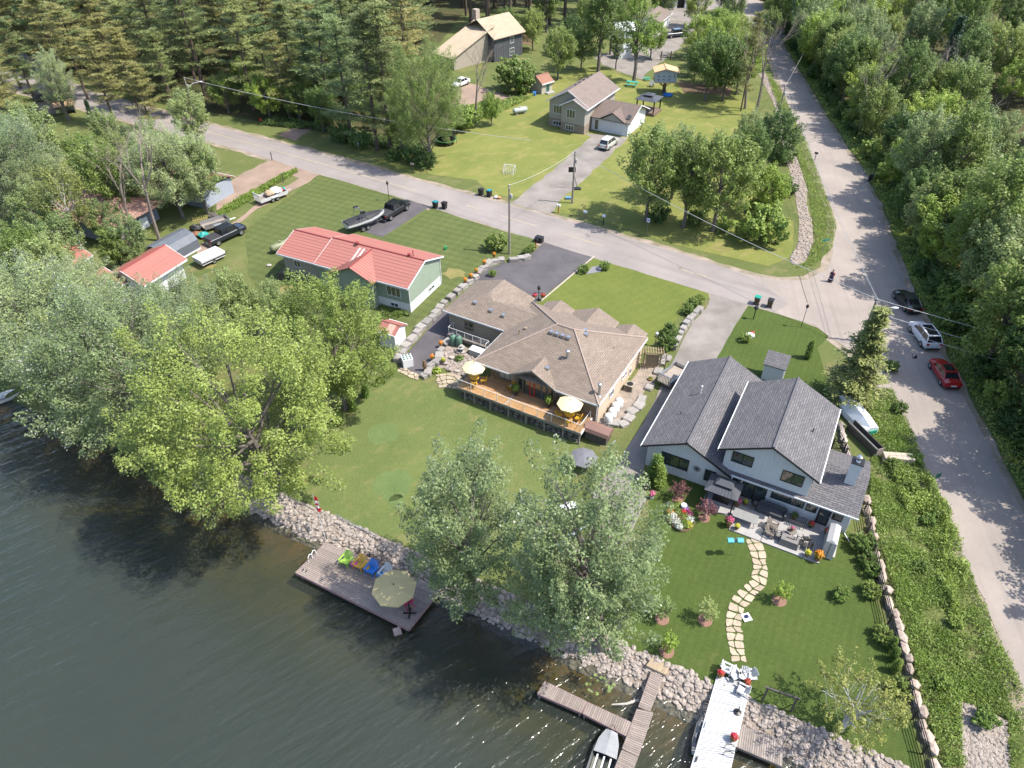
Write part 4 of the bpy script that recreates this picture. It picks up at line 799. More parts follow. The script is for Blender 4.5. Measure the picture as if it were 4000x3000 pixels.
window(ch, (5.6, 0, 3.8), 0, 1.2, 1.4, 2); window(ch, (5.6, 0, 1.3), 0, 1.4, 1.6, 2, rows=2); MB().box(3, 4.2, 9, 10.2, 6, 9).build('chimney', M('buff_block', (.42, .36, .3)), ch)
# ---------------- outbuildings at the top
wg = thing('white_garage', 'white garage with low brown roof beside the parked dark pickup', 'garage', (36.6, 195.2, 0), R(66))
MB().wallyz([(-.2, -.1), (7, -.1), (7, 3), (3.4, 4.1), (-.2, 3)], 0, 11).build('wall', WHITE, wg); gable_roof(wg, TANROOF2, -.4, 11.4, -.7, 7.5, 2.95, 4.3, 'x', 3.4, fascia=WHITE); door(wg, (3, -.2, 0), 0, .9, 2, BLACKTRIM)
tg = thing('double_bay_garage', 'white garage with two open dark bays at the top of the gravel yard', 'garage', (45.6, 224, 0), R(4))
MB().box(0, 7.4, 1.2, 9, 0, 4.5).box(0, 1.0, 0, 1.2, 0, 4.5).box(3.2, 4.2, 0, 1.2, 0, 4.5).box(6.4, 7.4, 0, 1.2, 0, 4.5).box(1, 6.4, 0, 1.2, 3.2, 4.5).build('wall', WHITE, tg)
for x in (1.0, 4.2): MB().box(x, x + 2.2, 1.0, 1.15, 0, 3.2).build('bay_opening', BLACKTRIM, tg)
gable_roof(tg, TANROOF2, -.5, 7.9, -.5, 9.5, 4.5, 6.2, 'x', fascia=WHITE)
WTARP = M('white_tarp', (.72, .75, .78), (.62, .66, .7), 1, .5)
for loc, rz, l, w_, h, lab in (((27.2, 194.5, 0), R(10), 7.5, 5, 3.2, 'large white fabric shelter behind the tall poplars'), ((25.3, 175.3, 0), R(20), 3.0, 2.6, 2.4, 'small white shed beside the gravel yard track')):
    o = thing('fabric_shelter' if l > 5 else 'white_shed', lab, 'shelter' if l > 5 else 'shed', loc, rz)
    if l > 5:
        pts = [(-w_ / 2, 0), (-w_ / 2, h * .5), (-w_ * .3, h * .85), (0, h), (w_ * .3, h * .85), (w_ / 2, h * .5), (w_ / 2, 0)]
        MB().wallyz(pts, -l / 2, l / 2).build('canopy', WTARP, o)
        for x in (-l / 2 + .02, 0, l / 2 - .02): mb = MB().path([(x, y * 1.01, z * 1.01 + .02) for y, z in pts], [.05] * 7, 5); mb.build('hoop', STEEL, o)
    else:
        MB().box(-l / 2, l / 2, -w_ / 2, w_ / 2, 0, h).build('wall', WHITE, o); gable_roof(o, M('grey_metal', (.4, .42, .45), rough=.5), -l / 2 - .15, l / 2 + .15, -w_ / 2 - .15, w_ / 2 + .15, h, h + .5, 'x'); door(o, (0, -w_ / 2, 0), 0, .8, 1.8, WHITE, glazed=False)
# ---------------- left-hand neighbours under the trees
lg = thing('red_roof_garage', 'white garage with red ribbed roof half hidden under silver maples', 'garage', (-42.6, 75.6, 0), R(66))
MB().wallyz([(-.2, -.3), (4.6, -.3), (4.6, 2.4), (2.2, 3.4), (-.2, 2.4)], -3, 3.2).build('wall', WHITE, lg)
metal_roof(lg, -3.4, 3.6, 2.2, -.8, 5.2, 2.35, 3.65, REDMETAL, .5, 5)
for x, y, l, w_, lab in ((-49.8, 71.5, 6.5, 5, 'red metal roofed cottage glimpsed under the lakeside maples'), (-56.5, 78, 6, 4.5, 'small red roofed cabin beside the shaded left lawn')):
    o = thing('cottage', lab, 'house', (x, y, -.2), R(70)); MB().wallyz([(-w_ / 2, -.5), (w_ / 2, -.5), (w_ / 2, 2.3), (0, 3.4), (-w_ / 2, 2.3)], -l / 2, l / 2).build('wall', WHITE, o); metal_roof(o, -l / 2 - .3, l / 2 + .2, 0, -w_ / 2 - .4, w_ / 2 + .4, 2.25, 3.6, REDMETAL, .5, 5)
    window(o, (0, -w_ / 2, 1.3), 0, 1.2, 1, 2)
pk = thing('faded_roof_house', 'low house with faded pink-red roof behind the bare trees at left', 'house', (-57.5, 93, 0), R(-24))
MB().box(-7, 6, -4, 4, -.2, 2.6).build('wall', M('grey_blue_wall', (.24, .26, .3), rough=.8), pk); hip_roof(pk, 7.5, 4.7, 2.6, 4.3, 3, PINKMETAL); window(pk, (3, -4, 1.5), 0, 1.4, 1.1, 2); window(pk, (-3, -4, 1.5), 0, 1.4, 1.1, 2); door(pk, (0, -4, 0), 0, .9, 2.0, WHITE)
pk2 = thing('russet_roof_house', 'house with dull russet roof beside the pink gravel drive', 'house', (-46.8, 101.5, 0), R(-24))
MB().box(-3.6, 3.6, -3, 3, -.2, 2.5).build('wall', M('pale_blue_wall', (.36, .4, .46), rough=.8), pk2); gable_roof(pk2, M('russet_roof', (.24, .1, .085), (.2, .08, .07), 1, .8), -4, 4, -3.5, 3.5, 2.5, 4.0, 'x', fascia=WHITE); window(pk2, (1.5, -3, 1.5), 0, 1.2, 1, 2); door(pk2, (-1.5, -3, 0), 0, .9, 2.0, WHITE)
cb = thing('log_shed', 'weathered shed with dark rounded roof at the far left edge', 'shed', (-88.5, 139.8, 0), R(30))
MB().box(-2, 2, -2.6, 2.6, -.1, 2.6).build('wall', GREYWOOD, cb); pts = [(-2.3, 2.5), (-2.1, 3.2), (-1.2, 3.8), (0, 4.0), (1.2, 3.8), (2.1, 3.2), (2.3, 2.5)]
MB().wallxz(pts, -3, 3).build('roof', M('navy_roof', (.04, .045, .06), (.03, .03, .04), 1, .4), cb)
for k in range(6): MB().box(-2.02, -1.98, -2.6 + k * .9, -2.5 + k * .9, 0, 2.5).build('board', TIMBER, cb)
lb = thing('lean_to', 'low open lean-to stall of weathered boards beside the rounded-roof shed', 'shed', (-84.8, 138.2, 0), R(30)); MB().box(-1.6, 1.6, .9, 1.05, 0, 1.9).box(-1.6, -1.5, -1, 1, 0, 1.6).box(1.5, 1.6, -1, 1, 0, 1.6).build('wall', GREYWOOD, lb); MB().slab([(-1.8, -1.3, 1.6), (1.8, -1.3, 1.6), (1.8, 1.2, 2.1), (-1.8, 1.2, 2.1)], .06).build('roof', PLY, lb)
TARP = M('slate_tarp', (.13, .145, .17), (.1, .11, .13), .9, .4)
ts = thing('tarp_shelter', 'dark grey tarpaulin storage shelter beside the red-roof garage', 'shelter', (-44.6, 83.9, 0), R(62))
MB().wallyz([(-1.9, 0), (-1.85, 1.4), (-1.2, 2.2), (0, 2.5), (1.2, 2.2), (1.85, 1.4), (1.9, 0)], -2.8, 2.8).build('canopy', TARP, ts); MB().box(-2.8, 2.8, -1.95, -1.9, 0, .2).build('skirt', WHITE, ts)
a, b = T(0, 1, 1060, 430), T(0, 1, 1340, 270); wf = thing('white_panel_fence', 'white panel fence behind two leaning trunks at left', 'fence', a, az(a, b)); L = (b - a).length
for k in range(int(L / 1.2)): MB().box(k * 1.2, k * 1.2 + 1.14, -.03, .03, .1, 1.7).build('fence_panel', WHITE, wf); MB().box(k * 1.2 - .06, k * 1.2, -.05, .05, 0, 1.8).build('post', WHITE, wf)
# ================================================================== TREES AND PLANTS
BARKG = M('grey_bark', (.2, .175, .15), (.12, .1, .085), 5, .95, .6); BARKW = M('white_birch_bark', (.62, .6, .56), (.4, .38, .35), 4, .8, .3); BARKD = M('dead_grey_bark', (.27, .22, .185), (.19, .155, .13), 4, .95, .4); BARKP = M('pine_bark', (.15, .11, .085), (.09, .07, .055), 4, .95, .6)
LF = dict(
 silver=leafmat('leaf_silver', (.3, .35, .165), (.15, .2, .07), (.48, .51, .4), .25),
 maple=leafmat('leaf_maple', (.255, .315, .08), (.14, .195, .042), (.3, .35, .16), .3),
 lime=leafmat('leaf_lime', (.28, .37, .065), (.17, .25, .04), (.28, .35, .1), .3),
 green=leafmat('leaf_green', (.18, .245, .055), (.095, .148, .03), (.21, .26, .1), .28),
 deep=leafmat('leaf_deep', (.12, .19, .05), (.06, .11, .026), (.16, .2, .09), .25),
 pale=leafmat('leaf_pale', (.25, .31, .115), (.14, .195, .06), (.34, .38, .22), .25),
 pine=leafmat('needle_pine', (.24, .27, .09), (.125, .16, .052), (.18, .2, .09), .15),
 pineb=leafmat('needle_pine_blue', (.18, .24, .09), (.095, .145, .052), (.15, .19, .09), .15),
 pineo=leafmat('needle_pine_olive', (.31, .285, .1), (.17, .175, .055), (.22, .21, .09), .15),
 spruce=leafmat('needle_spruce', (.21, .23, .075), (.1, .135, .04), (.16, .18, .07), .12),
 dspruce=leafmat('needle_dark', (0.061, 0.104, 0.055), (0.030, 0.061, 0.030), (0.061, 0.098, 0.049), .1),
 cedar=leafmat('leaf_cedar', (0.171, 0.244, 0.043), (0.085, 0.146, 0.024), (0.146, 0.195, 0.049), .2),
 plum=leafmat('leaf_plum', (0.200, 0.085, 0.085), (0.110, 0.045, 0.055), (0.240, 0.150, 0.140), .2),
 weed=leafmat('leaf_weed', (.27, .36, .08), (.15, .22, .045), (.27, .34, .12), .3),
 birch=leafmat('leaf_birch', (0.232, 0.250, 0.061), (0.122, 0.152, 0.037), (0.244, 0.244, 0.098), .25))
def gen_broad(seed, h, Rr, cb, lobes, tips, per, ls, leaf, bark=None, spray=1.0, trunk_r=None, twigs=True, up=.5, multi=1, lobe_r=.36, fill=.5, upw=.55):
    g = np.random.default_rng(seed); rr = random.Random(seed); mb = MB(); tr_ = trunk_r or h * .017
    zc = h * (cb + 1) / 2; a = h * (1 - cb) / 2
    stems = []
    for k in range(multi):
        an = rr.uniform(0, 6.28); ln = (0 if multi == 1 else Rr * .3); top = Vector((ln * math.cos(an), ln * math.sin(an), h * .72)); pts = [Vector((0, 0, -.2))]
        for q in (.2, .45, .7, 1): pts.append(Vector((top.x * q ** 1.4 + rr.uniform(-.03, .03) * h * q, top.y * q ** 1.4 + rr.uniform(-.03, .03) * h * q, top.z * q)))
        mb.path(pts, [tr_ * 1.25, tr_, tr_ * .8, tr_ * .55, tr_ * .25], 7); stems.append(pts)
    ends = []
    for k in range(lobes):
        th_ = 2.399 * k + rr.uniform(-.4, .4); cz = 1 - 2 * (k + .5) / lobes; cz = cz * .92 + .05; sr = math.sqrt(max(0, 1 - cz * cz)); q = rr.uniform(.55, .78)
        e = Vector((math.cos(th_) * sr * Rr * q, math.sin(th_) * sr * Rr * q, zc + cz * a * q)); s_ = rr.choice(stems)
        z0 = max(h * .12, min(h * .62, (e.z - Rr * .35) * .8)); f_ = z0 / (h * .72); i = min(3, int(f_ * 4)); b0 = s_[i].lerp(s_[i + 1], f_ * 4 - i) if i < 4 else s_[-1]
        mid = b0.lerp(e, .5) + Vector((0, 0, -.04 * h + up * .06 * h)); mb.path([b0, mid, e], [tr_ * .42, tr_ * .27, tr_ * .1], 5); ends.append((b0, mid, e))
    E_a = np.array([list(e[2]) for e in ends]); li = g.integers(0, lobes, tips); P0 = E_a[li] + g.normal(0, 1, (tips, 3)) * np.array([Rr, Rr, a]) * lobe_r * np.array([1, 1, .8])
    rel = (P0 - np.array([0, 0, zc])) / np.array([Rr, Rr, a]); d = np.linalg.norm(rel, axis=1); lim = .93 + .12 * np.sin(rel[:, 0] * 7 + seed) * np.sin(rel[:, 1] * 6 + 1.3) + .08 * np.sin(rel[:, 2] * 9 + seed)
    k_ = np.where(d > lim, lim / d * g.uniform(.86, 1, tips), np.where(d < fill, fill / np.maximum(d, .05) * g.uniform(.9, 1.25, tips), 1)); rel *= k_[:, None]
    P0 = rel * np.array([Rr, Rr, a]) + np.array([0, 0, zc]); P0[:, 2] = np.maximum(P0[:, 2], h * .05)
    if twigs:
        for i in range(0, tips, 2 if tips > 250 else 1):
            b0, mid, e = ends[li[i]]; s0 = mid.lerp(e, rr.uniform(.1, 1)); mb.path([s0, Vector(P0[i])], [tr_ * .07, tr_ * .025], 3, False)
    n = tips * per; ax = unit(unit(rel * np.array([1, 1, .6])) * .75 + np.array([0, 0, upw]) + g.normal(0, .28, (tips, 3))); Lc = spray * g.uniform(.7, 1.35, tips)
    u_ = g.beta(1.3, 1.1, n) * 2 - .9; A = np.repeat(ax, per, 0); LL = np.repeat(Lc, per)[:, None]; rd = g.normal(0, 1, (n, 3)); rd -= A * np.sum(rd * A, 1, keepdims=True); rd = unit(rd)
    w_ = (np.sqrt(np.clip(1 - ((u_ + .2) / 1.35) ** 2, .02, 1)) * g.uniform(.35, 1.05, n) ** .6)[:, None]
    pos = np.repeat(P0, per, 0) + A * u_[:, None] * LL + rd * w_ * LL * .5 + g.normal(0, .06, (n, 3)) * spray; pos[:, 2] = np.maximum(pos[:, 2], .1)
    nr = rd * .75 + A * .35 + np.array([0, 0, .55]) + g.normal(0, .42, (n, 3)); al = A + rd * .6 + g.normal(0, .5, (n, 3))
    q = leaves(pos, nr, al, ls * g.uniform(.6, 1.25, n), .58)
    return mb.mesh('trunk', bark or BARKG), quads('crown', q, LF[leaf])
def gen_conifer(seed, h, Rr, base, leaf, bark=None, dz=.75, nb=5, prof=.75, droop=.0, plume=5, needles=14, ln=.42, asp=.22, sparse=.2, curl=.12, plsize=.5, flat=.3, lv=(.65, 1.15)):
    g = np.random.default_rng(seed); rr = random.Random(seed); mb = MB(); tr_ = h * .0135
    mb.path([(0, 0, -.2), (rr.uniform(-.1, .1), rr.uniform(-.1, .1), h * .4), (rr.uniform(-.2, .2), rr.uniform(-.2, .2), h * .75), (0, 0, h)], [tr_ * 1.2, tr_ * .85, tr_ * .5, .02], 7)
    z = base * h; C = []; O = []
    while z < h * .99:
        t_ = (z / h - base) / (1 - base); r0 = Rr * max(.06, (1 - t_)) ** prof * (.75 + .25 * min(1, t_ * 6)); a0 = rr.uniform(0, 6.28)
        for k in range(nb):
            if rr.random() < sparse: continue
            an = a0 + k * 6.283 / nb + rr.uniform(-.35, .35); L = r0 * rr.uniform(*lv); dx, dy = math.cos(an), math.sin(an)
            zb_ = z + rr.uniform(-.5, .5) * dz
            def pt(s_): return Vector((dx * L * s_, dy * L * s_, zb_ - droop * L * s_ + curl * L * s_ * s_))
            if L > .6: mb.path([pt(0), pt(.5), pt(.97)], [tr_ * .22, tr_ * .14, .015], 3, False)
            for m in range(plume):
                s_ = .3 + .72 * (m + rr.random()) / plume; q = pt(s_); sp = (1 - s_ * .6) * L * .32
                for w_ in (-1, 1):
                    C.append((q.x - dy * w_ * sp * rr.random() * 1.4, q.y + dx * w_ * sp * rr.random() * 1.4, q.z + rr.uniform(-.08, .12))); O.append((dx - dy * w_ * .5, dy + dx * w_ * .5, .15 - droop * .5))
        z += dz * rr.uniform(.8, 1.2) * (1.15 - .45 * t_)
    C = np.repeat(np.array(C), needles, 0); O = np.repeat(np.array(O), needles, 0); n = len(C)
    pos = C + unit(O) * g.normal(0, plsize * .6, (n, 1)) + g.normal(0, 1, (n, 3)) * plsize * np.array([.42, .42, flat * .55])
    al = unit(O) + g.normal(0, .55, (n, 3)) + np.array([0, 0, .15]); nr = np.array([0, 0, 1.]) + g.normal(0, .5, (n, 3))
    return mb.mesh('trunk', bark or BARKP), quads('crown', leaves(pos, nr, al, ln * g.uniform(.6, 1.2, n), asp), LF[leaf])
def gen_dead(seed, h, spread=.35, bark=None, depth=4, n=4, thin=1.0):
    rr = random.Random(seed); mb = MB()
    def grow(p, d, L, r_, k):
        q = p + d * L * .5 + Vector((rr.uniform(-.06, .06), rr.uniform(-.06, .06), 0)) * L; e = q + (d + Vector((rr.uniform(-.15, .15), rr.uniform(-.15, .15), .05))).normalized() * L * .5
        mb.path([p, q, e], [r_, r_ * .8, r_ * .6], 6 if k > 2 else 3, False)
        if k == 0: return
        for i in range(n if k < depth else 3):
            s_ = p.lerp(e, rr.uniform(.4, 1)); a = rr.uniform(0, 6.28); v = (d + Vector((math.cos(a), math.sin(a), rr.uniform(-.1, .5))) * spread * 1.7).normalized(); grow(s_, v, L * rr.uniform(.5, .72), r_ * .45, k - 1)
    grow(Vector((0, 0, -.2)), Vector((rr.uniform(-.08, .08), rr.uniform(-.08, .08), 1)).normalized(), h * .45, h * .013 * thin, depth); return mb.mesh('trunk', bark or BARKD)
V = {}
V['bigA'] = gen_broad(1, 18, 8.2, .1, 28, 270, 260, .1, 'maple', spray=1.35, lobe_r=.2, fill=.62, upw=.45)
V['bigB'] = gen_broad(2, 16, 7.6, .1, 26, 250, 245, .1, 'silver', spray=1.4, lobe_r=.2, fill=.6, upw=.6)
V['bigC'] = gen_broad(3, 15, 7.0, .12, 24, 220, 225, .103, 'silver', spray=1.35, lobe_r=.21, fill=.58, upw=.6)
V['bigD'] = gen_broad(4, 13, 5.4, .1, 20, 200, 220, .098, 'green', spray=1.1, lobe_r=.22, fill=.6)
V['airy1'] = gen_broad(5, 17, 4.4, .08, 26, 170, 190, .1, 'silver', BARKG, 1.15, multi=2, lobe_r=.2, fill=.45, upw=.8)
V['airy2'] = gen_broad(6, 20, 5.2, .08, 28, 185, 175, .105, 'silver', BARKD, 1.2, multi=4, lobe_r=.2, fill=.35, upw=.75)
for k, (lf, hh, rr_, cb) in enumerate((('green', 11, 3.6, .14), ('maple', 10.5, 3.3, .16), ('pale', 12, 3.5, .18), ('deep', 10, 3.4, .1), ('lime', 11, 3.7, .12), ('green', 13, 3.3, .2), ('pale', 10, 3.9, .14), ('lime', 9.5, 3.0, .15))):
    V['mid%d' % k] = gen_broad(20 + k, hh, rr_, cb, 16, 125, 100, .135, lf, spray=.95, lobe_r=.24, fill=.55, upw=.7, twigs=k % 2 == 0)
V['poplar'] = gen_broad(40, 16, 2.6, .15, 20, 120, 76, .15, 'green', spray=.9, lobe_r=.25, fill=.35, upw=.8)
V['poplar2'] = gen_broad(41, 17, 2.8, .2, 18, 95, 72, .15, 'lime', spray=.9, lobe_r=.26, fill=.35, upw=.8)
for k in range(3): V['bush%d' % k] = gen_broad(50 + k, 2.6, 1.8, .0, 9, 90, 42, .14, ('deep', 'green', 'weed')[k], spray=.42, trunk_r=.04, lobe_r=.3, fill=.55)
V['round'] = gen_broad(55, 1.3, .75, .0, 7, 60, 40, .07, 'cedar', spray=.2, trunk_r=.03, lobe_r=.3, fill=.7, twigs=False)
V['roundg'] = gen_broad(56, 1.3, .85, .0, 7, 70, 40, .08, 'green', spray=.22, trunk_r=.03, lobe_r=.3, fill=.7, twigs=False)
V['fruit'] = gen_broad(60, 3.3, 1.15, .22, 8, 60, 34, .085, 'pale', spray=.36, trunk_r=.05, fill=.3); V['fruit2'] = gen_broad(61, 3.0, 1.0, .2, 8, 55, 34, .085, 'lime', spray=.34, trunk_r=.05, fill=.3)
V['plum'] = gen_broad(62, 2.6, .95, .25, 8, 50, 30, .08, 'plum', spray=.3, trunk_r=.04, fill=.3)
V['birch'] = gen_broad(63, 6.2, 3.2, .3, 14, 80, 60, .09, 'birch', BARKW, .6, trunk_r=.13, multi=3, fill=.45, upw=.1)
V['birchtall'] = gen_broad(64, 14, 3.4, .2, 14, 110, 75, .13, 'birch', BARKW, .95, trunk_r=.18, lobe_r=.25, fill=.3)
for k, lf in enumerate(('pine', 'pineb', 'pineo', 'pine', 'pineb', 'pineo')): V['pine%d' % k] = gen_conifer(70 + k, (20, 18, 17, 22, 16, 19)[k], (4.3, 3.8, 4.2, 3.9, 3.7, 4.3)[k], (.16, .1, .2, .3, .12, .25)[k], lf, dz=1.45, nb=5, plume=5, needles=22, ln=.3, asp=.17, sparse=.18, plsize=.72, curl=.2, lv=(.45, 1.35), prof=.42, flat=.24)
V['tallpine'] = gen_conifer(80, 27, 3.6, .5, 'pineb', dz=1, nb=5, plume=4, needles=12, plsize=.6, sparse=.25)
V['spruce'] = gen_conifer(81, 10.5, 2.6, .04, 'spruce', dz=.62, nb=7, prof=1.05, droop=.22, plume=6, needles=11, ln=.17, asp=.3, sparse=.1, curl=.2, plsize=.3, lv=(.6, 1.2))
V['dspruce'] = gen_conifer(82, 15, 2.2, .05, 'dspruce', dz=.6, nb=7, prof=1.0, droop=.35, plume=4, needles=14, ln=.25, asp=.3, sparse=.05, plsize=.42)
V['arbor'] = gen_conifer(83, 3.0, .55, .02, 'cedar', dz=.16, nb=8, prof=.55, droop=-.5, plume=2, needles=12, ln=.09, asp=.4, sparse=0, plsize=.16, flat=1.2)
for k in range(3): V['dead%d' % k] = (gen_dead(90 + k, (13, 11, 15)[k], (.3, .36, .3)[k], None, 5, 3), None)
def tree(kind, loc, label, cat='tree', h=None, sc=1, rz=None, group=None, name=None, sq=1, lean=None):
    me, cr = V[kind]; b = max(v.co.z for v in me.vertices) if h else 1
    if h:
        if cr is not None and not hasattr(tree, kind): setattr(tree, kind, float(max(cr.vertices[i].co.z for i in range(0, len(cr.vertices), 7))))
        b = getattr(tree, kind, b); sc = h / b
    nm = name or ('pine_tree' if 'pine' in kind else 'spruce_tree' if 'spruce' in kind else 'bare_tree' if 'dead' in kind else 'shrub' if kind[:4] in ('bush', 'roun') else 'roadside_tree' if 'roadside' in label else 'garden_tree' if 'garden' in label else 'understorey_tree' if 'understorey' in label else 'broadleaf_tree' if 'broadleaf' in label else 'tree')
    o = thing(nm, label, cat, loc, rj.uniform(0, 6.28) if rz is None else rz, group, (sc * sq, sc * sq, sc))
    if lean: o.rotation_euler = (lean[0], lean[1], o.rotation_euler[2])
    inst('trunk', me, o)
    if cr is not None: inst('crown', cr, o)
    return o
def dtree(kind, x, y, top, label, **k):                 # survey: foot at (x,y), top seen at row `top`
    b = D(x, y); return tree(kind, b, label, h=max(1.0, hgt(b, top * 1.80832)), **k)
# --- lakeside giants
dtree('bigA', 612, 1052, 650, 'huge yellow-green maple leaning over the lake left of the stone bank', sq=.98, rz=0, lean=(.17, -.1))
dtree('bigB', 345, 935, 585, 'huge silvery maple on the shore, second from the stone bank', rz=0, lean=(.14, 0))
dtree('bigC', 175, 850, 570, 'silvery maple over the water near the left edge', rz=2.2)
dtree('bigB', 30, 800, 560, 'silvery maple at the very left edge of the shore', rz=4.0)
dtree('bigC', 215, 735, 560, 'grey-green maple in front of the red cottage roofs', rz=.5); dtree('bigB', 430, 800, 590, 'silver maple behind the huge yellow-green one', sq=.9, rz=5)
dtree('bigD', 748, 884, 582, 'dense dark green maple between the lake and the red-roof house', rz=0, sq=.92)
dtree('mid2', 520, 735, 575, 'small grey-green tree below the white pop-up trailer', sq=.9); dtree('mid6', 600, 720, 610, 'low pale tree left of the dense dark maple')
dtree('airy1', 1020, 1320, 935, 'silver-leaved maple rising from the shore beside the big dock', rz=.8, sq=.92); dtree('airy2', 1302, 1400, 950, 'tall airy maple with pale branches beside the boat ramp', rz=0, sq=.88, lean=(.05, -.16)); dtree('airy2', 1170, 1380, 1140, 'low spreading silver maple overhanging the shallows beside the pier', rz=2.0, sq=1.05, lean=(.1, -.12))
dtree('birch', 1815, 1578, 1475, 'low spreading birch with white limbs on the mown lawn by the fence', name='birch_tree', sq=.9)
b = D(1830, 865); tree('spruce', b, 'bushy spruce beside the utility pole at the corner', h=hgt(b, 665 * 1.808), sq=1.3)
# --- orchard and lawn shrubs
for i, (k, x, y, c_) in enumerate((('fruit', 1430, 1337, 'young fruit tree nearest the airy maple'), ('fruit', 1523, 1340, 'young fruit tree just left of the flagstone path'), ('fruit2', 1440, 1408, 'young yellow-green fruit tree above the lower stone bank'), ('fruit2', 1683, 1297, 'young lime-green sapling in a mulch ring right of the flagstone path'))):
    q = D(x, y); tree(k, q, c_, name='fruit_tree', sc=.72, sq=.85)
    sheet('mulch_ring', [(q.x + .55 * math.cos(a), q.y + .55 * math.sin(a)) for a in np.linspace(0, 6, 14)], .045, M('mulch', (.27, .15, .11), (.2, .11, .08), 6, .95, .5))
for (x, y), c_ in (((2, 1430, 1000), 'plum-leaved shrub nearest the farmhouse wall'), ((2, 1660, 1160), 'plum-leaved shrub between the flower bed and the patio')) and ((((1430, 1000)), 'plum-leaved shrub nearest the farmhouse wall'), (((1660, 1160)), 'plum-leaved shrub between the flower bed and the patio')):
    q = T(2, 2, x, y); tree('plum', q, c_, 'shrub', name='plum_shrub', sc=.78); sheet('mulch_ring', [(q.x + .5 * math.cos(a), q.y + .5 * math.sin(a)) for a in np.linspace(0, 6, 14)], .045, MATS['mulch'])
q = T(2, 2, 1225, 840); tree('arbor', q, 'taller upright cedar at the farmhouse corner', 'shrub', name='cedar_shrub', sc=1.0, sq=1.15); q = T(2, 2, 1262, 890); tree('arbor', q, 'shorter upright cedar at the farmhouse corner', 'shrub', name='cedar_shrub', sc=.82, sq=1.25)
for x, y, k, s_, c_ in ((620, 190, 0, .55, 'small conifer shrub alone on the lower right lawn'), (800, 1410, 1, 1.15, 'round leafy shrub by the patio corner against the fence')): tree('round' if k == 0 else 'roundg', T(3, 3 if k == 0 else 2, x, y), c_, 'shrub', sc=s_ if k else .8)
for i, (r_, x, y, k) in enumerate(((2, 850, 1560, 'roundg'), (2, 880, 1640, 'round'), (3, 880, 160, 'roundg'), (3, 980, 540, 'roundg'), (3, 1050, 640, 'arbor'), (3, 1065, 730, 'arbor'), (3, 1085, 830, 'arbor'), (3, 1110, 1000, 'roundg'))):
    tree(k, T(3, r_, x, y), 'clipped shrub in the row along the black rail fence' if k != 'arbor' else 'tilted little cedar in the row along the black rail fence', 'shrub', sc=.5 if k == 'arbor' else .85, group='shrubs along the black fence' if k != 'arbor' else 'cedars along the black fence')
for i, (x, y) in enumerate(((2, 20), (0, 0))): pass
for x, y, c_ in ((720, 350, 'lowest little cedar at the lawn edge by the huge maple'), (840, 225, 'middle little cedar at the lawn edge by the dense maple'), (950, 110, 'highest little cedar at the lawn edge by the dense maple')): tree('arbor', T(1, 2, x, y), c_, 'shrub', name='cedar_shrub', sc=.5, sq=1.5)
for x, y, c_, k in ((615, 700, 'round clipped shrub at the left end of the lawn slab', 'round'), (797, 670, 'round clipped shrub at the right end of the lawn slab', 'round'), (160, 510, 'small round shrub nearest the driveway mouth', 'roundg'), (125, 545, 'small round shrub left of the driveway mouth one', 'roundg'), (1335, 1350, 'bright leafy bush beside the garden gate', 'roundg'), (1360, 1250, 'bright leafy bush above the gate one', 'roundg'), (1510, 1050, 'low green shrub on the stone wall', 'roundg'), (1600, 960, 'dark low shrub at the top of the stone wall', 'roundg'), (1550, 1000, 'silvery shrub on the stone wall', 'roundg')):
    tree(k, T(2, 1, x, y), c_, 'shrub', sc=1.15 if y > 1200 else .75 if y < 600 and k == 'roundg' else .9)
tree('roundg', T(1, 1, 2070, 495), 'rounded flowering bush beside the roadside utility pole', 'shrub', sc=1.75); tree('round', T(1, 1, 2040, 725), 'small potted evergreen behind the garage roof', 'shrub', sc=.7)
tree('round', T(2, 1, 2010, 1290), 'small round shrub in front of the lawn monument stone', 'shrub', sc=.8)
tree('arbor', T(3, 1, 340, 1440), 'yellowing cedar in front of the corner spruce', 'shrub', name='cedar_shrub', sc=.75)
# --- corner block trees
for i, (k, x, y, top, c_) in enumerate((('mid1', 1395, 478, 262, 'leafy maple nearest the gravel drive mouth'), ('poplar', 1475, 492, 285, 'slender pale-trunked tree left of the pair on the verge'), ('mid0', 1540, 500, 275, 'slender pale-trunked tree right of the pair on the verge'), ('mid2', 1450, 430, 265, 'grey-green tree behind the pair on the verge'), ('mid5', 1600, 440, 268, 'tall tree in the middle of the corner block'), ('mid6', 1560, 410, 285, 'broad pale tree behind the corner block pair'), ('mid3', 1660, 375, 225, 'dark bushy tree above the dry creek'), ('mid2', 1610, 345, 235, 'upright pale tree above the dry creek'), ('bush2', 1640, 520, 440, 'broad low bush by the dry creek end'), ('mid7', 1650, 470, 350, 'small lime tree beside the dry creek'))): dtree(k, x, y, top, c_)
for i, (x, y, s_) in enumerate(((1420, 478, .9), (1500, 485, .8), (1560, 498, .7), (1690, 420, 1.0), (1690, 350, 1.1), (1640, 455, 1))): tree('bush%d' % (i % 3), D(x, y), 'low bush under the trees of the corner block', 'shrub', sc=s_, group='bushes under the corner trees')
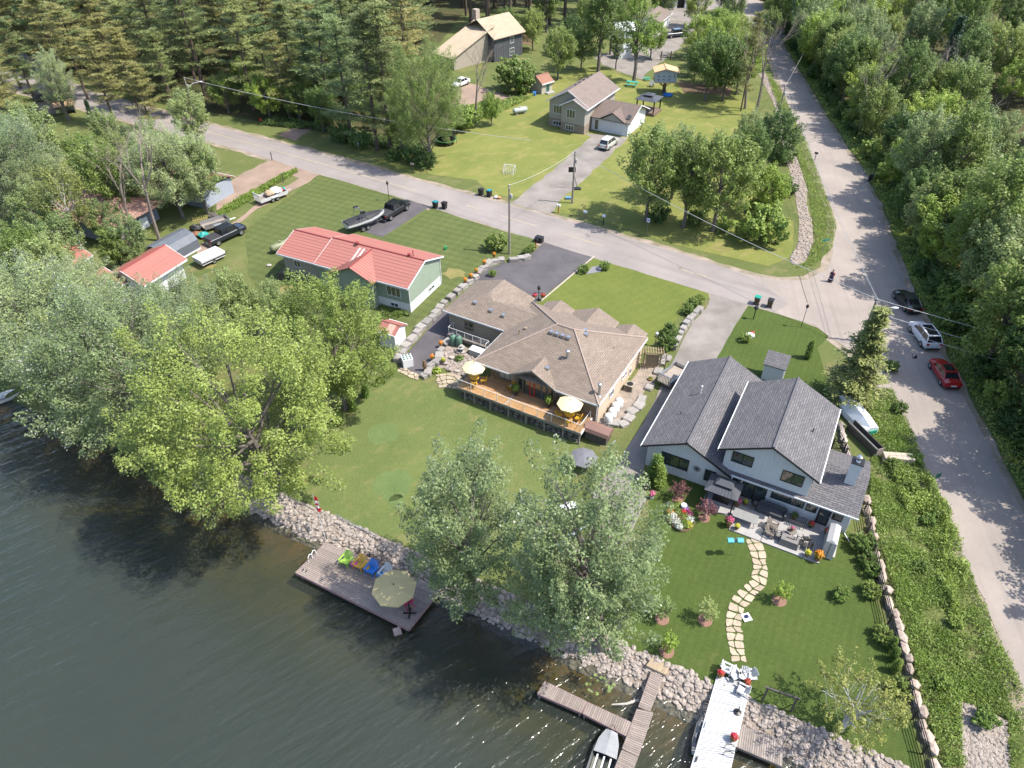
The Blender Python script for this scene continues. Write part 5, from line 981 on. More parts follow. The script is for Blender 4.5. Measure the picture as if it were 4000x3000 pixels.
for k, x, y, top, c_ in (('mid0', 1522, 218, 62, 'leafy tree left of the clump behind the tree house'), ('mid3', 1560, 218, 72, 'dark tree in the middle of the clump behind the tree house'), ('mid4', 1590, 205, 62, 'light tree right of the clump behind the tree house'), ('mid3', 1500, 165, 85, 'dark tree beside the gravel yard mouth'), ('mid4', 1555, 150, 28, 'light tree at the back of the clump by the gravel yard'), ('poplar', 1292, 155, -60, 'tall poplar left of the pair by the gravel track'), ('poplar2', 1369, 176, -40, 'tall poplar right of the pair by the gravel track'), ('poplar', 1330, 150, 60, 'small slim tree between the two tall poplars'), ('mid1', 1205, 172, 48, 'round-headed maple behind the playhouse shed'), ('bush1', 1115, 198, 118, 'round bushy tree left of the playhouse shed'), ('mid7', 1062, 270, 195, 'small dark tree below the bare tree'), ('bush2', 1000, 280, 225, 'scrubby bush right of the big yellow-green tree'), ('dead0', 1028, 262, 45, 'tall bare grey tree in front of the slate house'), ('dead1', 1610, 235, 45, 'bare tree left of the pair beside the far side road'), ('dead2', 1632, 250, 15, 'bare leaning tree right of the pair beside the far side road')): dtree(k, x, y, top, c_)
for i, (x, y, k, sc_) in enumerate(((1255, 150, 'mid0', .8), (1318, 118, 'mid5', 1.0), (1405, 128, 'mid4', .8), (1270, 95, 'mid1', 1.1), (1500, 125, 'mid4', .9), (1540, 112, 'mid7', 1.0), (1580, 135, 'mid1', 1.0), (1535, 185, 'mid0', .9), (1230, 120, 'mid3', .9), (1150, 110, 'mid1', .9), (1180, 70, 'mid5', 1.1), (1095, 95, 'mid0', .8), (1345, 60, 'mid7', 1.2), (1430, 45, 'mid0', 1.0), (1500, 60, 'mid1', 1.0))): tree(k, D(x, y), 'leafy tree around the far houses and gravel yard', sc=sc_, group='trees around the far houses', name='yard_tree')
dtree('pine2', 1600, 240, 20, 'thin pine among bare trees by the far side road', sq=.6)
dtree('bigA', 930, 355, 78, 'big yellow-green tree above the trampoline', sq=.72, rz=1); dtree('mid1', 870, 335, 230, 'leafy understorey tree at the wood edge')
for k, x, y, top, c_ in (('pine0', 845, 330, 0, 'tall pine leaning at the front right of the pine wood'), ('pine3', 815, 325, 20, 'tall pine second from the right of the pine wood'), ('pine1', 760, 305, 30, 'blue-green pine at the wood front'), ('mid0', 700, 285, 180, 'leafy tree at the mouth of the wood track'), ('mid4', 585, 262, 160, 'light-green tree at the left of the wood track'), ('mid0', 650, 265, 170, 'green tree behind the wood track')): dtree(k, x, y, top, c_)
for i, (x, y) in enumerate(((855, 345), (890, 350), (920, 362), (780, 320), (740, 305))): tree('bush0', D(x, y), 'dark bush along the front of the pine wood', 'shrub', sc=.8 + .1 * i, group='bushes along the pine wood front')
# --- left neighbours
for k, x, y, top, c_ in (('bigC', 395, 470, 270, 'silvery poplar beside the pink gravel drive'), ('bigC', 55, 480, 245, 'large grey-green tree at the left edge above the shaded lawn'), ('birchtall', 185, 555, 345, 'birch with white trunk over the shaded left lawn'), ('dead0', 290, 510, 255, 'bare grey tree left of the pair by the faded roof'), ('dead2', 345, 520, 240, 'bare grey tree right of the pair by the faded roof'), ('airy1', 150, 260, 90, 'silvery birch-like tree beside the rounded-roof shed'), ('pine2', 45, 330, 170, 'leaning pine at the left edge by the gravel track'), ('pine5', 250, 270, 60, 'olive pine at the road bend'), ('pine2', 330, 285, 130, 'pine nearest the left street light'), ('dspruce', 215, 300, 215, 'dark young spruce below the road bend'), ('pine0', 375, 250, 60, 'pine standing over the road bend'), ('mid5', 270, 600, 490, 'small green tree beside the red garage roof'), ('mid2', 150, 660, 500, 'pale green tree between the red roofs'), ('bigC', 130, 470, 330, 'grey-green tree by the hot tub'), ('mid6', 40, 600, 505, 'pale tree at the left edge above the cabins'), ('mid2', 430, 560, 470, 'young tree beside the tarp shelter') if False else ('mid2', 20, 560, 470, 'grey-green tree by the left edge lawn')): dtree(k, x, y, top, c_)
for i, (k, x, y, sc_) in enumerate((('mid2', 430, 330, .9), ('mid6', 335, 380, .9), ('mid1', 270, 400, .8), ('mid0', 215, 420, .9), ('mid2', 120, 400, 1.1), ('pine2', 30, 260, .8), ('pine5', 190, 215, .9), ('mid2', 250, 340, .7), ('pine2', 300, 240, .85), ('mid4', 60, 380, .8), ('mid0', 20, 430, 1.0), ('mid2', 110, 540, .8), ('mid6', 240, 520, .6), ('mid2', 450, 462, 1.0), ('mid1', 255, 478, 1.15), ('mid0', 330, 450, .9), ('mid6', 150, 600, .9), ('mid2', 300, 590, .7), ('mid0', 95, 640, .9))): tree(k, D(x, y), 'tree of the leafy gardens at the left edge', sc=sc_, group='garden trees at the left edge')
# --- woods
def vis(x, y, z=6, m=.16):
    zz = z - CAM_H; c, s_ = math.cos(PITCH), math.sin(PITCH); d = y * c - zz * s_; u = 2000 + FPX * x / d; v = 1500 - FPX * (y * s_ + zz * c) / d
    return -4000 * m < u < 4000 * (1 + m) and -3000 * .45 < v < 3000 * 1.2
def wood(poly_, gap, fn, seed, keep=None, lim=400):
    g = random.Random(seed); xs = [p[0] for p in poly_]; ys = [p[1] for p in poly_]; P_ = []; n = 0
    for _ in range(9000):
        x, y = g.uniform(min(xs), max(xs)), g.uniform(min(ys), max(ys))
        if not inside(poly_, np.array([x]), np.array([y]))[0] or not vis(x, y) or (keep and not keep(x, y)): continue
        if any((x - a) ** 2 + (y - b) ** 2 < gap * gap for a, b in P_): continue
        P_.append((x, y)); fn(x, y, g)
        if len(P_) >= lim: break
    return P_
pw = poly(D(420, 232), D(600, 255), D(700, 272), D(800, 290), D(850, 270), D(915, 180), D(905, 40)) + [(-12, 262), (-190, 262), (-150, 190)]
clr = [(-12, 172, 15)]
wood(pw, 5.2, lambda x, y, g: tree('pine%d' % g.randrange(6), (x, y, 0), 'white pine in the dense pine wood beyond the road', sc=g.uniform(.75, 1.15), sq=g.uniform(.9, 1.3), lean=(g.uniform(-.06, .06), g.uniform(-.06, .06)), group='pines of the wood beyond the road'), 1, lambda x, y: (x + 7) ** 2 + (y - 170) ** 2 > 200, 240)
wood(poly(D(440, 240), D(600, 262), D(810, 300), D(900, 250), D(900, 170), D(500, 170)), 4.6, lambda x, y, g: tree(g.choice(('mid0', 'mid3', 'bush0', 'mid5')), (x, y, 0), 'leafy understorey tree in the pine wood', sc=g.uniform(.45, .8), group='understorey of the pine wood'), 8, None, 60)
wood([(-14, 196), (20, 200), (38, 208), (38, 262), (-20, 262)], 4.4, lambda x, y, g: tree('tallpine', (x, y, 0), 'tall bare-trunked pine behind the slate house', sc=g.uniform(.85, 1.15), group='tall pines behind the slate house'), 2, None, 60)
wood(poly(D(0, 190), D(120, 160), D(400, 200), D(380, 240), D(120, 230), D(0, 330)) + [(-150, 140), (-150, 165)], 8, lambda x, y, g: tree('pine%d' % g.choice((2, 5, 0)), (x, y, 0), 'olive pine on the near side of the road bend', sc=g.uniform(.7, .95), group='pines near the road bend'), 3, None, 16)
right = [(84, 330), (76, 235), (69, 184), (62.5, 135), (61, 118), (58.5, 99), (54.5, 82.7), (52.4, 73.7), (50, 57), (48, 45), (47, 38), (46.5, 24), (46, 8), (75, 5), (200, 200), (230, 330)]
wood(right, 4.7, lambda x, y, g: tree(g.choice(('mid0', 'mid1', 'mid3', 'mid5', 'mid6', 'mid4', 'mid7', 'poplar', 'mid2', 'mid1')), (x, y, 0), 'broadleaf tree in the dense wood right of the side road', sc=g.uniform(.85, 1.3), group='broadleaf trees right of the side road'), 5, None, 250)
def edge(pts, step, jit, fn, seed):
    g = random.Random(seed)
    for a, b in zip(pts[:-1], pts[1:]):
        a, b = Vector(a), Vector(b); n = max(1, int((b - a).length / step))
        for k in range(n):
            q = a.lerp(b, (k + g.random()) / n)
            if vis(q.x, q.y): fn(q.x + g.uniform(0, jit), q.y, g)
for i in range(19):
    y = -6 + i * 5.0; x = float(np.interp(y, [q[1] for q in rt[::-1]], [q[0] for q in rt[::-1]])) + rj.uniform(3.2, 6.8); tree('mid%d' % rj.randrange(8), (x, y, 0), 'tall roadside tree shading the near side road', sc=rj.uniform(.9, 1.4), group='roadside trees along the near side road')
for i in range(24):
    y = 86 + i * 6; x = float(np.interp(y, [q[1] for q in rt[::-1]], [q[0] for q in rt[::-1]])) + rj.uniform(3.0, 5.6)
    if abs(y - 114) > 4: tree('mid%d' % rj.randrange(8), (x, y, 0), 'roadside tree edging the wood along the far side road', sc=rj.uniform(.85, 1.3), group='roadside trees along the far side road')
for i, (x, y) in enumerate(((1975, 1000), (1940, 890), (2000, 1130), (1925, 1010), (2060, 1350), (1985, 1230), (2030, 1480), (1920, 800), (2120, 1560), (1960, 1060))): tree('bush%d' % (2 - i % 2), D(x, y), 'leafy bush standing in the weedy verge', 'shrub', sc=rj.uniform(.3, .5), group='bushes of the weedy verge')
edge(right[:13], 2.6, 2.2, lambda x, y, g: tree('bush%d' % g.choice((0, 0, 1, 2)), (x - 1.5, y, 0), 'leafy bush at the edge of the wood along the side road', 'shrub', sc=g.uniform(.6, 1.25), group='bushes edging the side road wood'), 6)
for i, (x, y, k) in enumerate(((1850, 300, 'dead2'), (1880, 190, 'dead0'), (1905, 205, 'dead1'), (1860, 240, 'dead2'), (1940, 150, 'dead1'), (1820, 110, 'dead0'), (1990, 260, 'dead2'), (1960, 90, 'dead0'), (2070, 330, 'dead1'), (1900, 90, 'dead2'), (1930, 60, 'dead1'))): tree(k, D(x, y), 'leafless grey tree standing in the right-hand wood', sc=1.15, group='leafless trees of the right wood')
tree('dspruce', D(2015, 215), 'single dark spruce spire in the right-hand wood', sc=1.0)
for x, y, c_ in ((1720, 95, 'tree by the far corner of the side road'), (1700, 60, 'tree at the far bend of the side road')): dtree('mid2', x, y, y - 130, c_, sq=.9)
for i, (x, y) in enumerate(((1655, 100), (1665, 60), (1580, 60), (1560, 30), (1740, 40))): tree('mid%d' % (i % 5), D(x, y), 'broadleaf tree beside the far end of the side road', sc=.8, group='trees at the far side road')
for x, y in ((2190, 1290), (2215, 1480)): pass
# --- weeds, tall grass, undergrowth
def herb(name, label, poly_, n, h, ls, leaf, seed, gap=-9, asp=.5):
    g = np.random.default_rng(seed); q = scatter(poly_, n, g)
    den = np.sin(q[:, 0] * .9 + np.sin(q[:, 1] * 1.7 + seed) * 1.5) + np.sin(q[:, 1] * .8 + np.cos(q[:, 0] * 2.1) * 1.2) + g.normal(0, .5, n); q = q[den > gap]; n = len(q)
    ht = h * (.25 + .75 * np.clip(.5 + .5 * np.sin(q[:, 0] * 1.3 + np.sin(q[:, 1] * .9) * 2) * np.sin(q[:, 1] * 1.1 + seed) + g.normal(0, .2, n), 0, 1.2))
    z = gzv(q) + ht * g.uniform(.1, 1, n) ** .6; pos = np.column_stack([q, z]); up_ = (g.random(n) < .55)[:, None]; nr = np.where(up_, g.normal(0, 1, (n, 3)) * np.array([1, 1, .25]), np.array([0, 0, 1.]) + g.normal(0, .6, (n, 3)))
    al = np.where(up_, np.array([0, 0, 1.]) + g.normal(0, .45, (n, 3)), g.normal(0, 1, (n, 3)))
    o = bpy.data.objects.new(name, quads(name, leaves(pos, nr, al, ls * g.uniform(.5, 1.3, n), asp), LF[leaf])); COL.objects.link(o); tag(o, label, 'weeds'); return stuff(o)
verge = poly(T(3, 2, 700, 60), T(3, 2, 1060, 60), T(3, 2, 1250, 450), T(3, 2, 1360, 750), T(3, 2, 1560, 1150), T(3, 2, 1740, 1640), T(3, 3, 2000, 600), T(3, 3, 2200, 1000), T(3, 3, 2212, 1659), T(3, 3, 2080, 1659), T(3, 3, 2060, 1240), T(3, 3, 1660, 1080), T(3, 3, 1690, 1659), T(3, 3, 1500, 1659), T(3, 3, 1400, 1300), T(3, 3, 1280, 880), T(3, 3, 1150, 450), T(3, 3, 1040, 0), T(3, 2, 980, 1450), T(3, 2, 880, 1050), T(3, 2, 870, 720), T(3, 2, 930, 550), T(3, 2, 830, 300))
herb('weeds', 'tall mixed weeds filling the verge between the boulder wall and the side road', verge, 60000, .6, .11, 'weed', 1, gap=-1.2, asp=.36)
verge2 = poly(T(3, 2, 1000, 740), T(3, 2, 1340, 780), T(3, 2, 1540, 1150), T(3, 2, 1700, 1600), T(3, 3, 1650, 500), T(3, 3, 1480, 100), T(3, 2, 1250, 1250))
herb('weeds', 'darker shrubby growth along the road side of the weedy verge', verge2, 30000, 1.2, .11, 'weed', 2, gap=.3)
herb('weeds', 'pale yellow-green weeds scattered over the verge behind the boulder wall', verge, 34000, .8, .1, 'lime', 13, gap=.5, asp=.32)
herb('tall_grass', 'bright tall grass between the dry creek and the side road', poly(T(3, 0, 0, 680), T(3, 0, 90, 740), T(3, 0, 260, 1110), T(3, 0, 330, 1230), T(3, 0, 480, 1640), T(3, 1, 590, 300), T(3, 1, 550, 500), T(3, 1, 400, 640), T(3, 1, 200, 670), T(3, 1, 330, 610), T(3, 1, 400, 430), T(3, 1, 390, 280), T(3, 0, 350, 1640), T(3, 0, 240, 1330), T(3, 0, 60, 860)), 26000, .55, .13, 'weed', 3, asp=.25)
herb('tall_grass', 'grass strip between the side road and the right-hand wood', [(q[0], q[1]) for q in offs(rt[2:], -.9)] + [(q[0], q[1]) for q in offs(rt[2:], .0)][::-1] and ([(x + .8, y) for x, y in rt[2:12]] + [(x + 4.2, y) for x, y in rt[2:12]][::-1]), 30000, .6, .15, 'weed', 4)
herb('tall_grass', 'rough green grass on the verge left of the far side road', poly(T(2, 0, 1980, 60), T(2, 0, 2060, 280), T(2, 0, 1900, 200), T(2, 0, 1900, 40)), 4000, .5, .2, 'weed', 6)
herb('hosta_bed', 'row of bright green hostas beside the pink gravel drive', poly(D(500, 440), D(560, 405), D(640, 366), D(645, 372), D(570, 415), D(515, 450), D(470, 470), D(470, 460)), 5000, .6, .14, 'lime', 7)
herb('planting', 'green planting against the white basement wall beside the tool shed', poly(T(1, 1, 1080, 970), T(1, 1, 1320, 1050), T(1, 1, 1330, 1080), T(1, 1, 1270, 1070), T(1, 1, 1170, 1130), T(1, 1, 1090, 1110)), 3500, .5, .12, 'green', 8)
herb('scrub', 'scrubby growth on the bank above the far lawn', poly(T(1, 0, 1680, 960), T(1, 0, 1900, 900), T(1, 0, 2212, 860), T(2, 0, 200, 830), T(2, 0, 60, 900), T(1, 0, 2150, 960), T(1, 0, 1900, 1060), T(1, 0, 1720, 1060)), 6000, .8, .2, 'weed', 9)
herb('undergrowth', 'leafy undergrowth under the front of the pine wood', poly(D(560, 270), D(700, 285), D(860, 330), D(930, 340), D(930, 320), D(820, 300), D(600, 258)), 12000, 1.0, .2, 'deep', 10)
herb('undergrowth', 'low leafy growth on the floor of the right-hand wood', [(63, 135), (59, 99), (53, 74), (50, 57), (47, 38), (46, 10), (60, 10), (75, 60), (90, 135)], 40000, 1.3, .24, 'green', 11)
# ================================================================== VEHICLES
RUBBER = M('tyre_rubber', (.02, .02, .021), rough=.85); CARGLASS, t, p = nodes('car_glass'); p.inputs['Base Color'].default_value = (.012, .014, .017, 1); p.inputs['Roughness'].default_value = .04; p.inputs['Coat Weight'].default_value = .5
def paint(n, c): return M('car_paint_' + n, c, tuple(x * .96 for x in c), 1, .3, spec=.5, coat=.8)
LAMPR = M('tail_lamp', (.4, .01, .01), rough=.2); LAMPW = M('head_lamp', (.7, .72, .75), rough=.1); PLATE = M('plate', (.7, .72, .75), rough=.5)
def loft(mb, secs):
    k = len(mb.v); n = len(secs[0])
    for s_ in secs: mb.v += [tuple(q) for q in s_]
    for i in range(len(secs) - 1):
        for j in range(n - 1): a = k + i * n + j; mb.f.append((a, a + 1, a + n + 1, a + n))
    mb.f.append(tuple(k + j for j in range(n - 1, -1, -1))); mb.f.append(tuple(k + (len(secs) - 1) * n + j for j in range(n)))
def section(x, hw, zl, zb, zt):
    return [(x, -hw * .84, zl), (x, -hw * .97, zl + .12), (x, -hw, (zl + zb) / 2), (x, -hw * .97, zb - .08), (x, -hw * .9, zb), (x, -hw * .5, zt), (x, hw * .5, zt), (x, hw * .9, zb), (x, hw * .97, zb - .08), (x, hw, (zl + zb) / 2), (x, hw * .97, zl + .12), (x, hw * .84, zl)]
def wheels(par, xs, y, r_=.34, w_=.22):
    for x in xs:
        for s_ in (-1, 1):
            mb = MB().lathe([(r_ * .6, -w_ / 2), (r_ * .95, -w_ / 2), (r_, -w_ * .3), (r_, w_ * .3), (r_ * .95, w_ / 2), (r_ * .6, w_ / 2)], 16); mb.xf(Matrix.Translation((x, s_ * y, r_)) @ Matrix.Rotation(R(90), 4, 'X')); o = mb.build('wheel', RUBBER, par, True)
            MB().lathe([(0.02, -.02), (r_ * .62, -.02), (r_ * .62, .02), (.02, .02)], 12).xf(Matrix.Translation((x, s_ * (y + w_ * .42), r_)) @ Matrix.Rotation(R(90), 4, 'X')).build('rim', STEEL, o)
def car(loc, rz, col, kind, label, cat='car', name='parked_car', roofglass=False):
    o = thing(name, label, cat, loc, rz); m = paint(col[0], col[1])
    if kind == 'sedan': L, W, prof, gh_ = 4.6, .9, [(-2.3, .62, .32, .7, .72), (-2.22, .84, .22, .92, .98), (-1.5, .9, .2, .95, 1.02), (.9, .9, .2, .92, .98), (1.6, .88, .2, .84, .9), (2.15, .78, .22, .7, .76), (2.32, .55, .3, .56, .58)], (-1.75, 1.15, -1.0, .35, .8, .6, .9, 1.43)
    elif kind == 'suv': L, W, prof, gh_ = 4.7, .94, [(-2.32, .66, .4, .85, .9), (-2.25, .88, .28, 1.05, 1.08), (-1.5, .94, .26, 1.08, 1.1), (.95, .94, .26, 1.04, 1.08), (1.65, .92, .26, .96, 1.02), (2.2, .84, .28, .84, .9), (2.36, .6, .36, .68, .7)], (-2.2, 1.25, -1.75, .45, .84, .66, 1.02, 1.68)
    else: L, W, prof, gh_ = 5.8, .98, [(-2.9, .9, .5, 1.08, 1.08), (-2.85, .97, .42, 1.12, 1.12), (.2, .98, .38, 1.12, 1.12), (1.45, .98, .38, 1.14, 1.2), (2.5, .95, .4, 1.1, 1.16), (2.85, .86, .42, .98, 1.04), (2.92, .7, .5, .8, .82)], (-1.0, 1.75, -.8, 1.05, .88, .72, 1.1, 1.85)
    mb = MB(); loft(mb, [section(*s_) for s_ in prof]); body = mb.build('body', m, o, False)
    x0, x1, x2, x3, wb, wt, zb, zt = gh_
    mb = MB(); mb.add([(x0, -wb, zb), (x1, -wb, zb), (x1, wb, zb), (x0, wb, zb), (x2, -wt, zt), (x3, -wt, zt), (x3, wt, zt), (x2, wt, zt)], [(0, 1, 5, 4), (1, 2, 6, 5), (2, 3, 7, 6), (3, 0, 4, 7), (4, 5, 6, 7)]); mb.build('windows', CARGLASS, o)
    e = .035; mb = MB(); mb.slab([(x2 - .08, -wt - e, zt + .03), (x3 + .08, -wt - e, zt + .03), (x3 + .08, wt + e, zt + .03), (x2 - .08, wt + e, zt + .03)], .06); rf = mb.build('roof_panel', m, o)
    if roofglass: MB().box(x2 + .15, x3 - .1, -wt * .8, wt * .8, zt + .03, zt + .045).build('sunroof', CARGLASS, rf)
    for s_ in (-1, 1):
        MB().tube((x1 - .02, s_ * (wb + .01), zb), (x3, s_ * (wt + .02), zt), .045, .045, 5).build('pillar', m, o); MB().tube((x0 + .02, s_ * (wb + .01), zb), (x2, s_ * (wt + .02), zt), .07, .06, 5).build('pillar', m, o)
        xm = (x2 + x3) / 2; MB().tube((xm - .1, s_ * (wb + .012), zb), (xm - .1, s_ * (wt + .02), zt), .045, .045, 5).build('pillar', m, o)
        MB().box(x1 - .35, x1 - .15, s_ * (W + .02) - .08, s_ * (W + .02) + .08, zb - .02, zb + .12).build('mirror', m, o)
        ty = prof[1]; MB().box(-L / 2 - .03, -L / 2 + .12, s_ * ty[1] * .8 - .13, s_ * ty[1] * .8 + .13, ty[3] - .22, ty[3] - .04).build('tail_light', LAMPR, o)
        fy = prof[-2]; MB().box(L / 2 - .28, L / 2 - .08, s_ * fy[1] * .8 - .14, s_ * fy[1] * .8 + .12, fy[3] - .16, fy[3] - .02).build('headlight', LAMPW, o)
    MB().box(-L / 2 - .06, -L / 2 + .03, -.26, .26, .55, .68).build('licence_plate', PLATE, o); MB().box(-L / 2 - .05, -L / 2 + .1, -W * .8, W * .8, .3, .42).build('bumper', BLACKTRIM if kind != 'pickup' else STEEL, o)
    r_ = .4 if kind == 'pickup' else .34 if kind == 'sedan' else .37
    wheels(o, (-1.85, 1.85) if kind == 'pickup' else (-1.38, 1.4), W - .1, r_)
    if kind == 'pickup': MB().box(-2.8, -1.08, -.86, .86, 1.12, 1.18).build('bed_cover', M('vinyl_cover', (.05, .05, .055), (.035, .035, .04), 3, .6), o)
    return o
def mid2(a, b): return (a + b) / 2
def between(a, b): q = (a + b) / 2; return (q.x, q.y, gz(q.x, q.y) + .045), az(a, b)
for a, b, col, kind, lab, cat, nm in (
 (T(1, 1, 1085, 262), T(1, 1, 1300, 128), ('black', (.012, .012, .014)), 'pickup', 'black pickup truck with covered bed on the short driveway', 'pickup', 'pickup_truck'),
 (T(0, 1, 1840, 460), T(0, 1, 2075, 352), ('navy', (.014, .018, .032)), 'pickup', 'navy pickup truck with covered bed on the left lawn', 'pickup', 'pickup_truck'),
 (T(2, 0, 1320, 330), T(2, 0, 1505, 310), ('bluegrey', (.03, .045, .065)), 'pickup', 'blue-grey pickup truck in the gravel yard at the top', 'pickup', 'pickup_truck'),
 (T(2, 0, 775, 1310), T(2, 0, 885, 1228), ('silver', (.5, .5, .48)), 'suv', 'silver hatchback parked on the gravel drive before the double garage', 'car', 'parked_car'),
 (T(1, 0, 1830, 715), T(1, 0, 1705, 765), ('white', (.75, .75, .76)), 'sedan', 'white car in front of the slate-sided house', 'car', 'parked_car'),
 (T(3, 1, 1245, 1050), T(3, 1, 1130, 905), ('darkgreen', (.014, .02, .02)), 'sedan', 'dark sedan, the farthest of the three cars parked on the side road', 'car', 'parked_car'),
 (T(3, 1, 1400, 1365), T(3, 1, 1270, 1185), ('whitepearl', (.74, .74, .78)), 'suv', 'white car with black glass roof parked between the dark and the red car', 'car', 'parked_car'),
 (T(3, 2, 1570, 42), T(3, 1, 1445, 1500), ('red', (.38, .012, .014)), 'sedan', 'red sedan, the nearest of the three cars parked on the side road', 'car', 'parked_car')):
    loc, rz = between(a, b); car(loc, rz, col, kind, lab, cat, nm, roofglass=lab.startswith('white car with') or kind == 'sedan' and 'red' in lab)
# wakeboard boat on its trailer
a, b = T(1, 1, 820, 350), T(1, 1, 1075, 265); loc, rz = between(a, b); bt = thing('boat', 'white and black wakeboard boat under dark cover on a trailer behind the black pickup', 'boat', loc, rz)
mb = MB(); hull = []
for x, hw, zk, zg in ((-3.0, 1.0, .75, 1.5), (-1.5, 1.12, .62, 1.52), (.5, 1.1, .6, 1.58), (1.8, .82, .68, 1.66), (2.7, .4, .9, 1.75), (3.15, .04, 1.35, 1.8)): hull.append([(x, -hw, zg), (x, -hw * .96, zg - .35), (x, -hw * .6, zk + .2), (x, 0, zk), (x, hw * .6, zk + .2), (x, hw * .96, zg - .35), (x, hw, zg)])
loft(mb, hull); mb.build('hull', M('gelcoat_white', (.72, .72, .72), rough=.2, coat=.5), bt)
mb = MB(); cov = []
for x, hw, zg, zt in ((-2.9, .95, 1.52, 1.6), (-1.5, 1.08, 1.54, 1.75), (.3, 1.04, 1.6, 1.95), (1.8, .76, 1.68, 1.78), (2.7, .34, 1.77, 1.8)): cov.append([(x, -hw, zg), (x, -hw * .6, zt), (x, 0, zt + .06), (x, hw * .6, zt), (x, hw, zg)])
loft(mb, cov); mb.build('cover', M('boat_cover', (.035, .035, .04), (.025, .025, .028), 2, .7), bt)
for s_ in (-1, 1): MB().path([(.2, s_ * 1.05, 1.6), (-.2, s_ * .9, 2.7), (-.9, s_ * .8, 2.85), (-1.2, s_ * 1.02, 1.6)], [.04] * 4, 6).build('tower', STEEL, bt)
MB().tube((-.55, -.9, 2.8), (-.55, .9, 2.8), .05, .05, 6).build('tower', STEEL, bt)
for s_ in (-1, 1): MB().box(-.95, -.3, s_ * 1.0 - .15, s_ * 1.0 + .15, 2.7, 2.95).build('board_rack', BLACKTRIM, bt); MB().tube((-2.6, s_ * .55, .55), (3.4, s_ * .25, .55), .06, .06, 5).build('trailer_rail', BLACKTRIM, bt)
MB().box(3.2, 4.2, -.06, .06, .5, .6).build('trailer_tongue', BLACKTRIM, bt); wheels(bt, (-.9, -.1), .95, .33, .2)
def trailer(a, b, label, l, w_, col, boxh=.35, cargo=None, ramp=True, tandem=True, name='utility_trailer', floor=None):
    loc, rz = between(a, b); o = thing(name, label, 'trailer', loc, rz); MB().box(-l / 2, l / 2, -w_ / 2, w_ / 2, .5, .58).build('floor', floor or GREYWOOD, o)
    for y0, y1 in ((-w_ / 2 - .04, -w_ / 2 + .02), (w_ / 2 - .02, w_ / 2 + .04)): MB().box(-l / 2, l / 2, y0, y1, .45, .58 + boxh).build('side', col, o)
    MB().box(l / 2 - .03, l / 2 + .03, -w_ / 2, w_ / 2, .45, .58 + boxh).build('front', col, o); MB().tube((l / 2, 0, .5), (l / 2 + 1.1, 0, .5), .05, .05, 5).build('tongue', col, o)
    if ramp:
        for k in range(9): MB().box(-l / 2 - .08, -l / 2 - .03, -w_ / 2 + k * w_ / 9 + .02, -w_ / 2 + k * w_ / 9 + .1, .5, 1.6).build('ramp_slat', col, o)
        MB().box(-l / 2 - .1, -l / 2, -w_ / 2, w_ / 2, 1.58, 1.66).build('ramp_bar', col, o)
    for s_ in (-1, 1): MB().box(-.55, .55, s_ * (w_ / 2 + .15) - .13, s_ * (w_ / 2 + .15) + .13, .68, .74).build('mudguard', col, o)
    wheels(o, (-.4, .38) if tandem else (0,), w_ / 2 + .05, .32, .18); return o
def src(u, v): return G(u, v)
tr1 = trailer(src(1008, 800), src(1116, 760), 'pale utility trailer with ramp loaded with bundles beside the hostas', 4.6, 1.9, M('galv_pale', (.55, .55, .54), rough=.5))
def lump(label, loc, size, mat, name='bundle', cat='bundle', rz=0, zoff=0, jit=.14):
    mb = MB().blob((0, 0, size[2]), size, jit, 2); o = mb.build(name, mat); o.location = (loc[0], loc[1], loc[2] + zoff); o.rotation_euler = (0, 0, rz); return tag(o, label, cat)
c0 = tr1.location; dv = Vector((math.cos(tr1.rotation_euler[2]), math.sin(tr1.rotation_euler[2]), 0))
lump('tan canvas bundle on the pale utility trailer', c0 - dv * .2, (.8, .75, .5), M('canvas', (.45, .33, .22), rough=.9), zoff=.55); lump('white wrapped bundle on the pale utility trailer', c0 + dv * .9, (.9, .8, .55), WTARP, zoff=.55)
lump('red bundle at the front of the pale utility trailer', c0 + dv * 1.8, (.35, .5, .3), REDDOOR, zoff=.55); lump('green bag at the front of the pale utility trailer', c0 + dv * 2.05 + Vector((.1, .35, 0)), (.25, .25, .3), TURQ, zoff=.55)
a, b = T(0, 1, 1745, 632), T(0, 1, 1905, 600); loc, rz = between(T(0, 1, 1740, 600), T(0, 1, 1905, 605)); pc = thing('pop_up_camper', 'folded white pop-up camper trailer on bare ground below the navy pickup', 'trailer', T(0, 1, 1820, 600), R(52))
MB().box(-1.7, 1.7, -1, 1, .45, .85).build('body', M('camper_white', (.68, .68, .67), rough=.5), pc); mb = MB(); mb.slab([(-1.75, -1.05, 1.15), (1.75, -1.05, 1.15), (1.75, 1.05, 1.15), (-1.75, 1.05, 1.15)], .28); mb.box(-1.6, 1.6, -.9, .9, 1.15, 1.22); mb.build('roof', WHITE, pc); MB().box(-1.72, 1.72, -1.03, -1.01, .6, .75).build('stripe', BLACKTRIM, pc); wheels(pc, (0,), .95, .3, .18); MB().tube((1.7, 0, .45), (2.8, 0, .45), .05, .05, 5).build('tongue', BLACKTRIM, pc)
tr2 = trailer(T(0, 1, 1790, 330), T(0, 1, 1950, 280), 'grey trailer heaped with scrap beside the navy pickup', 3.6, 1.7, STEEL, .5, ramp=False, tandem=False)
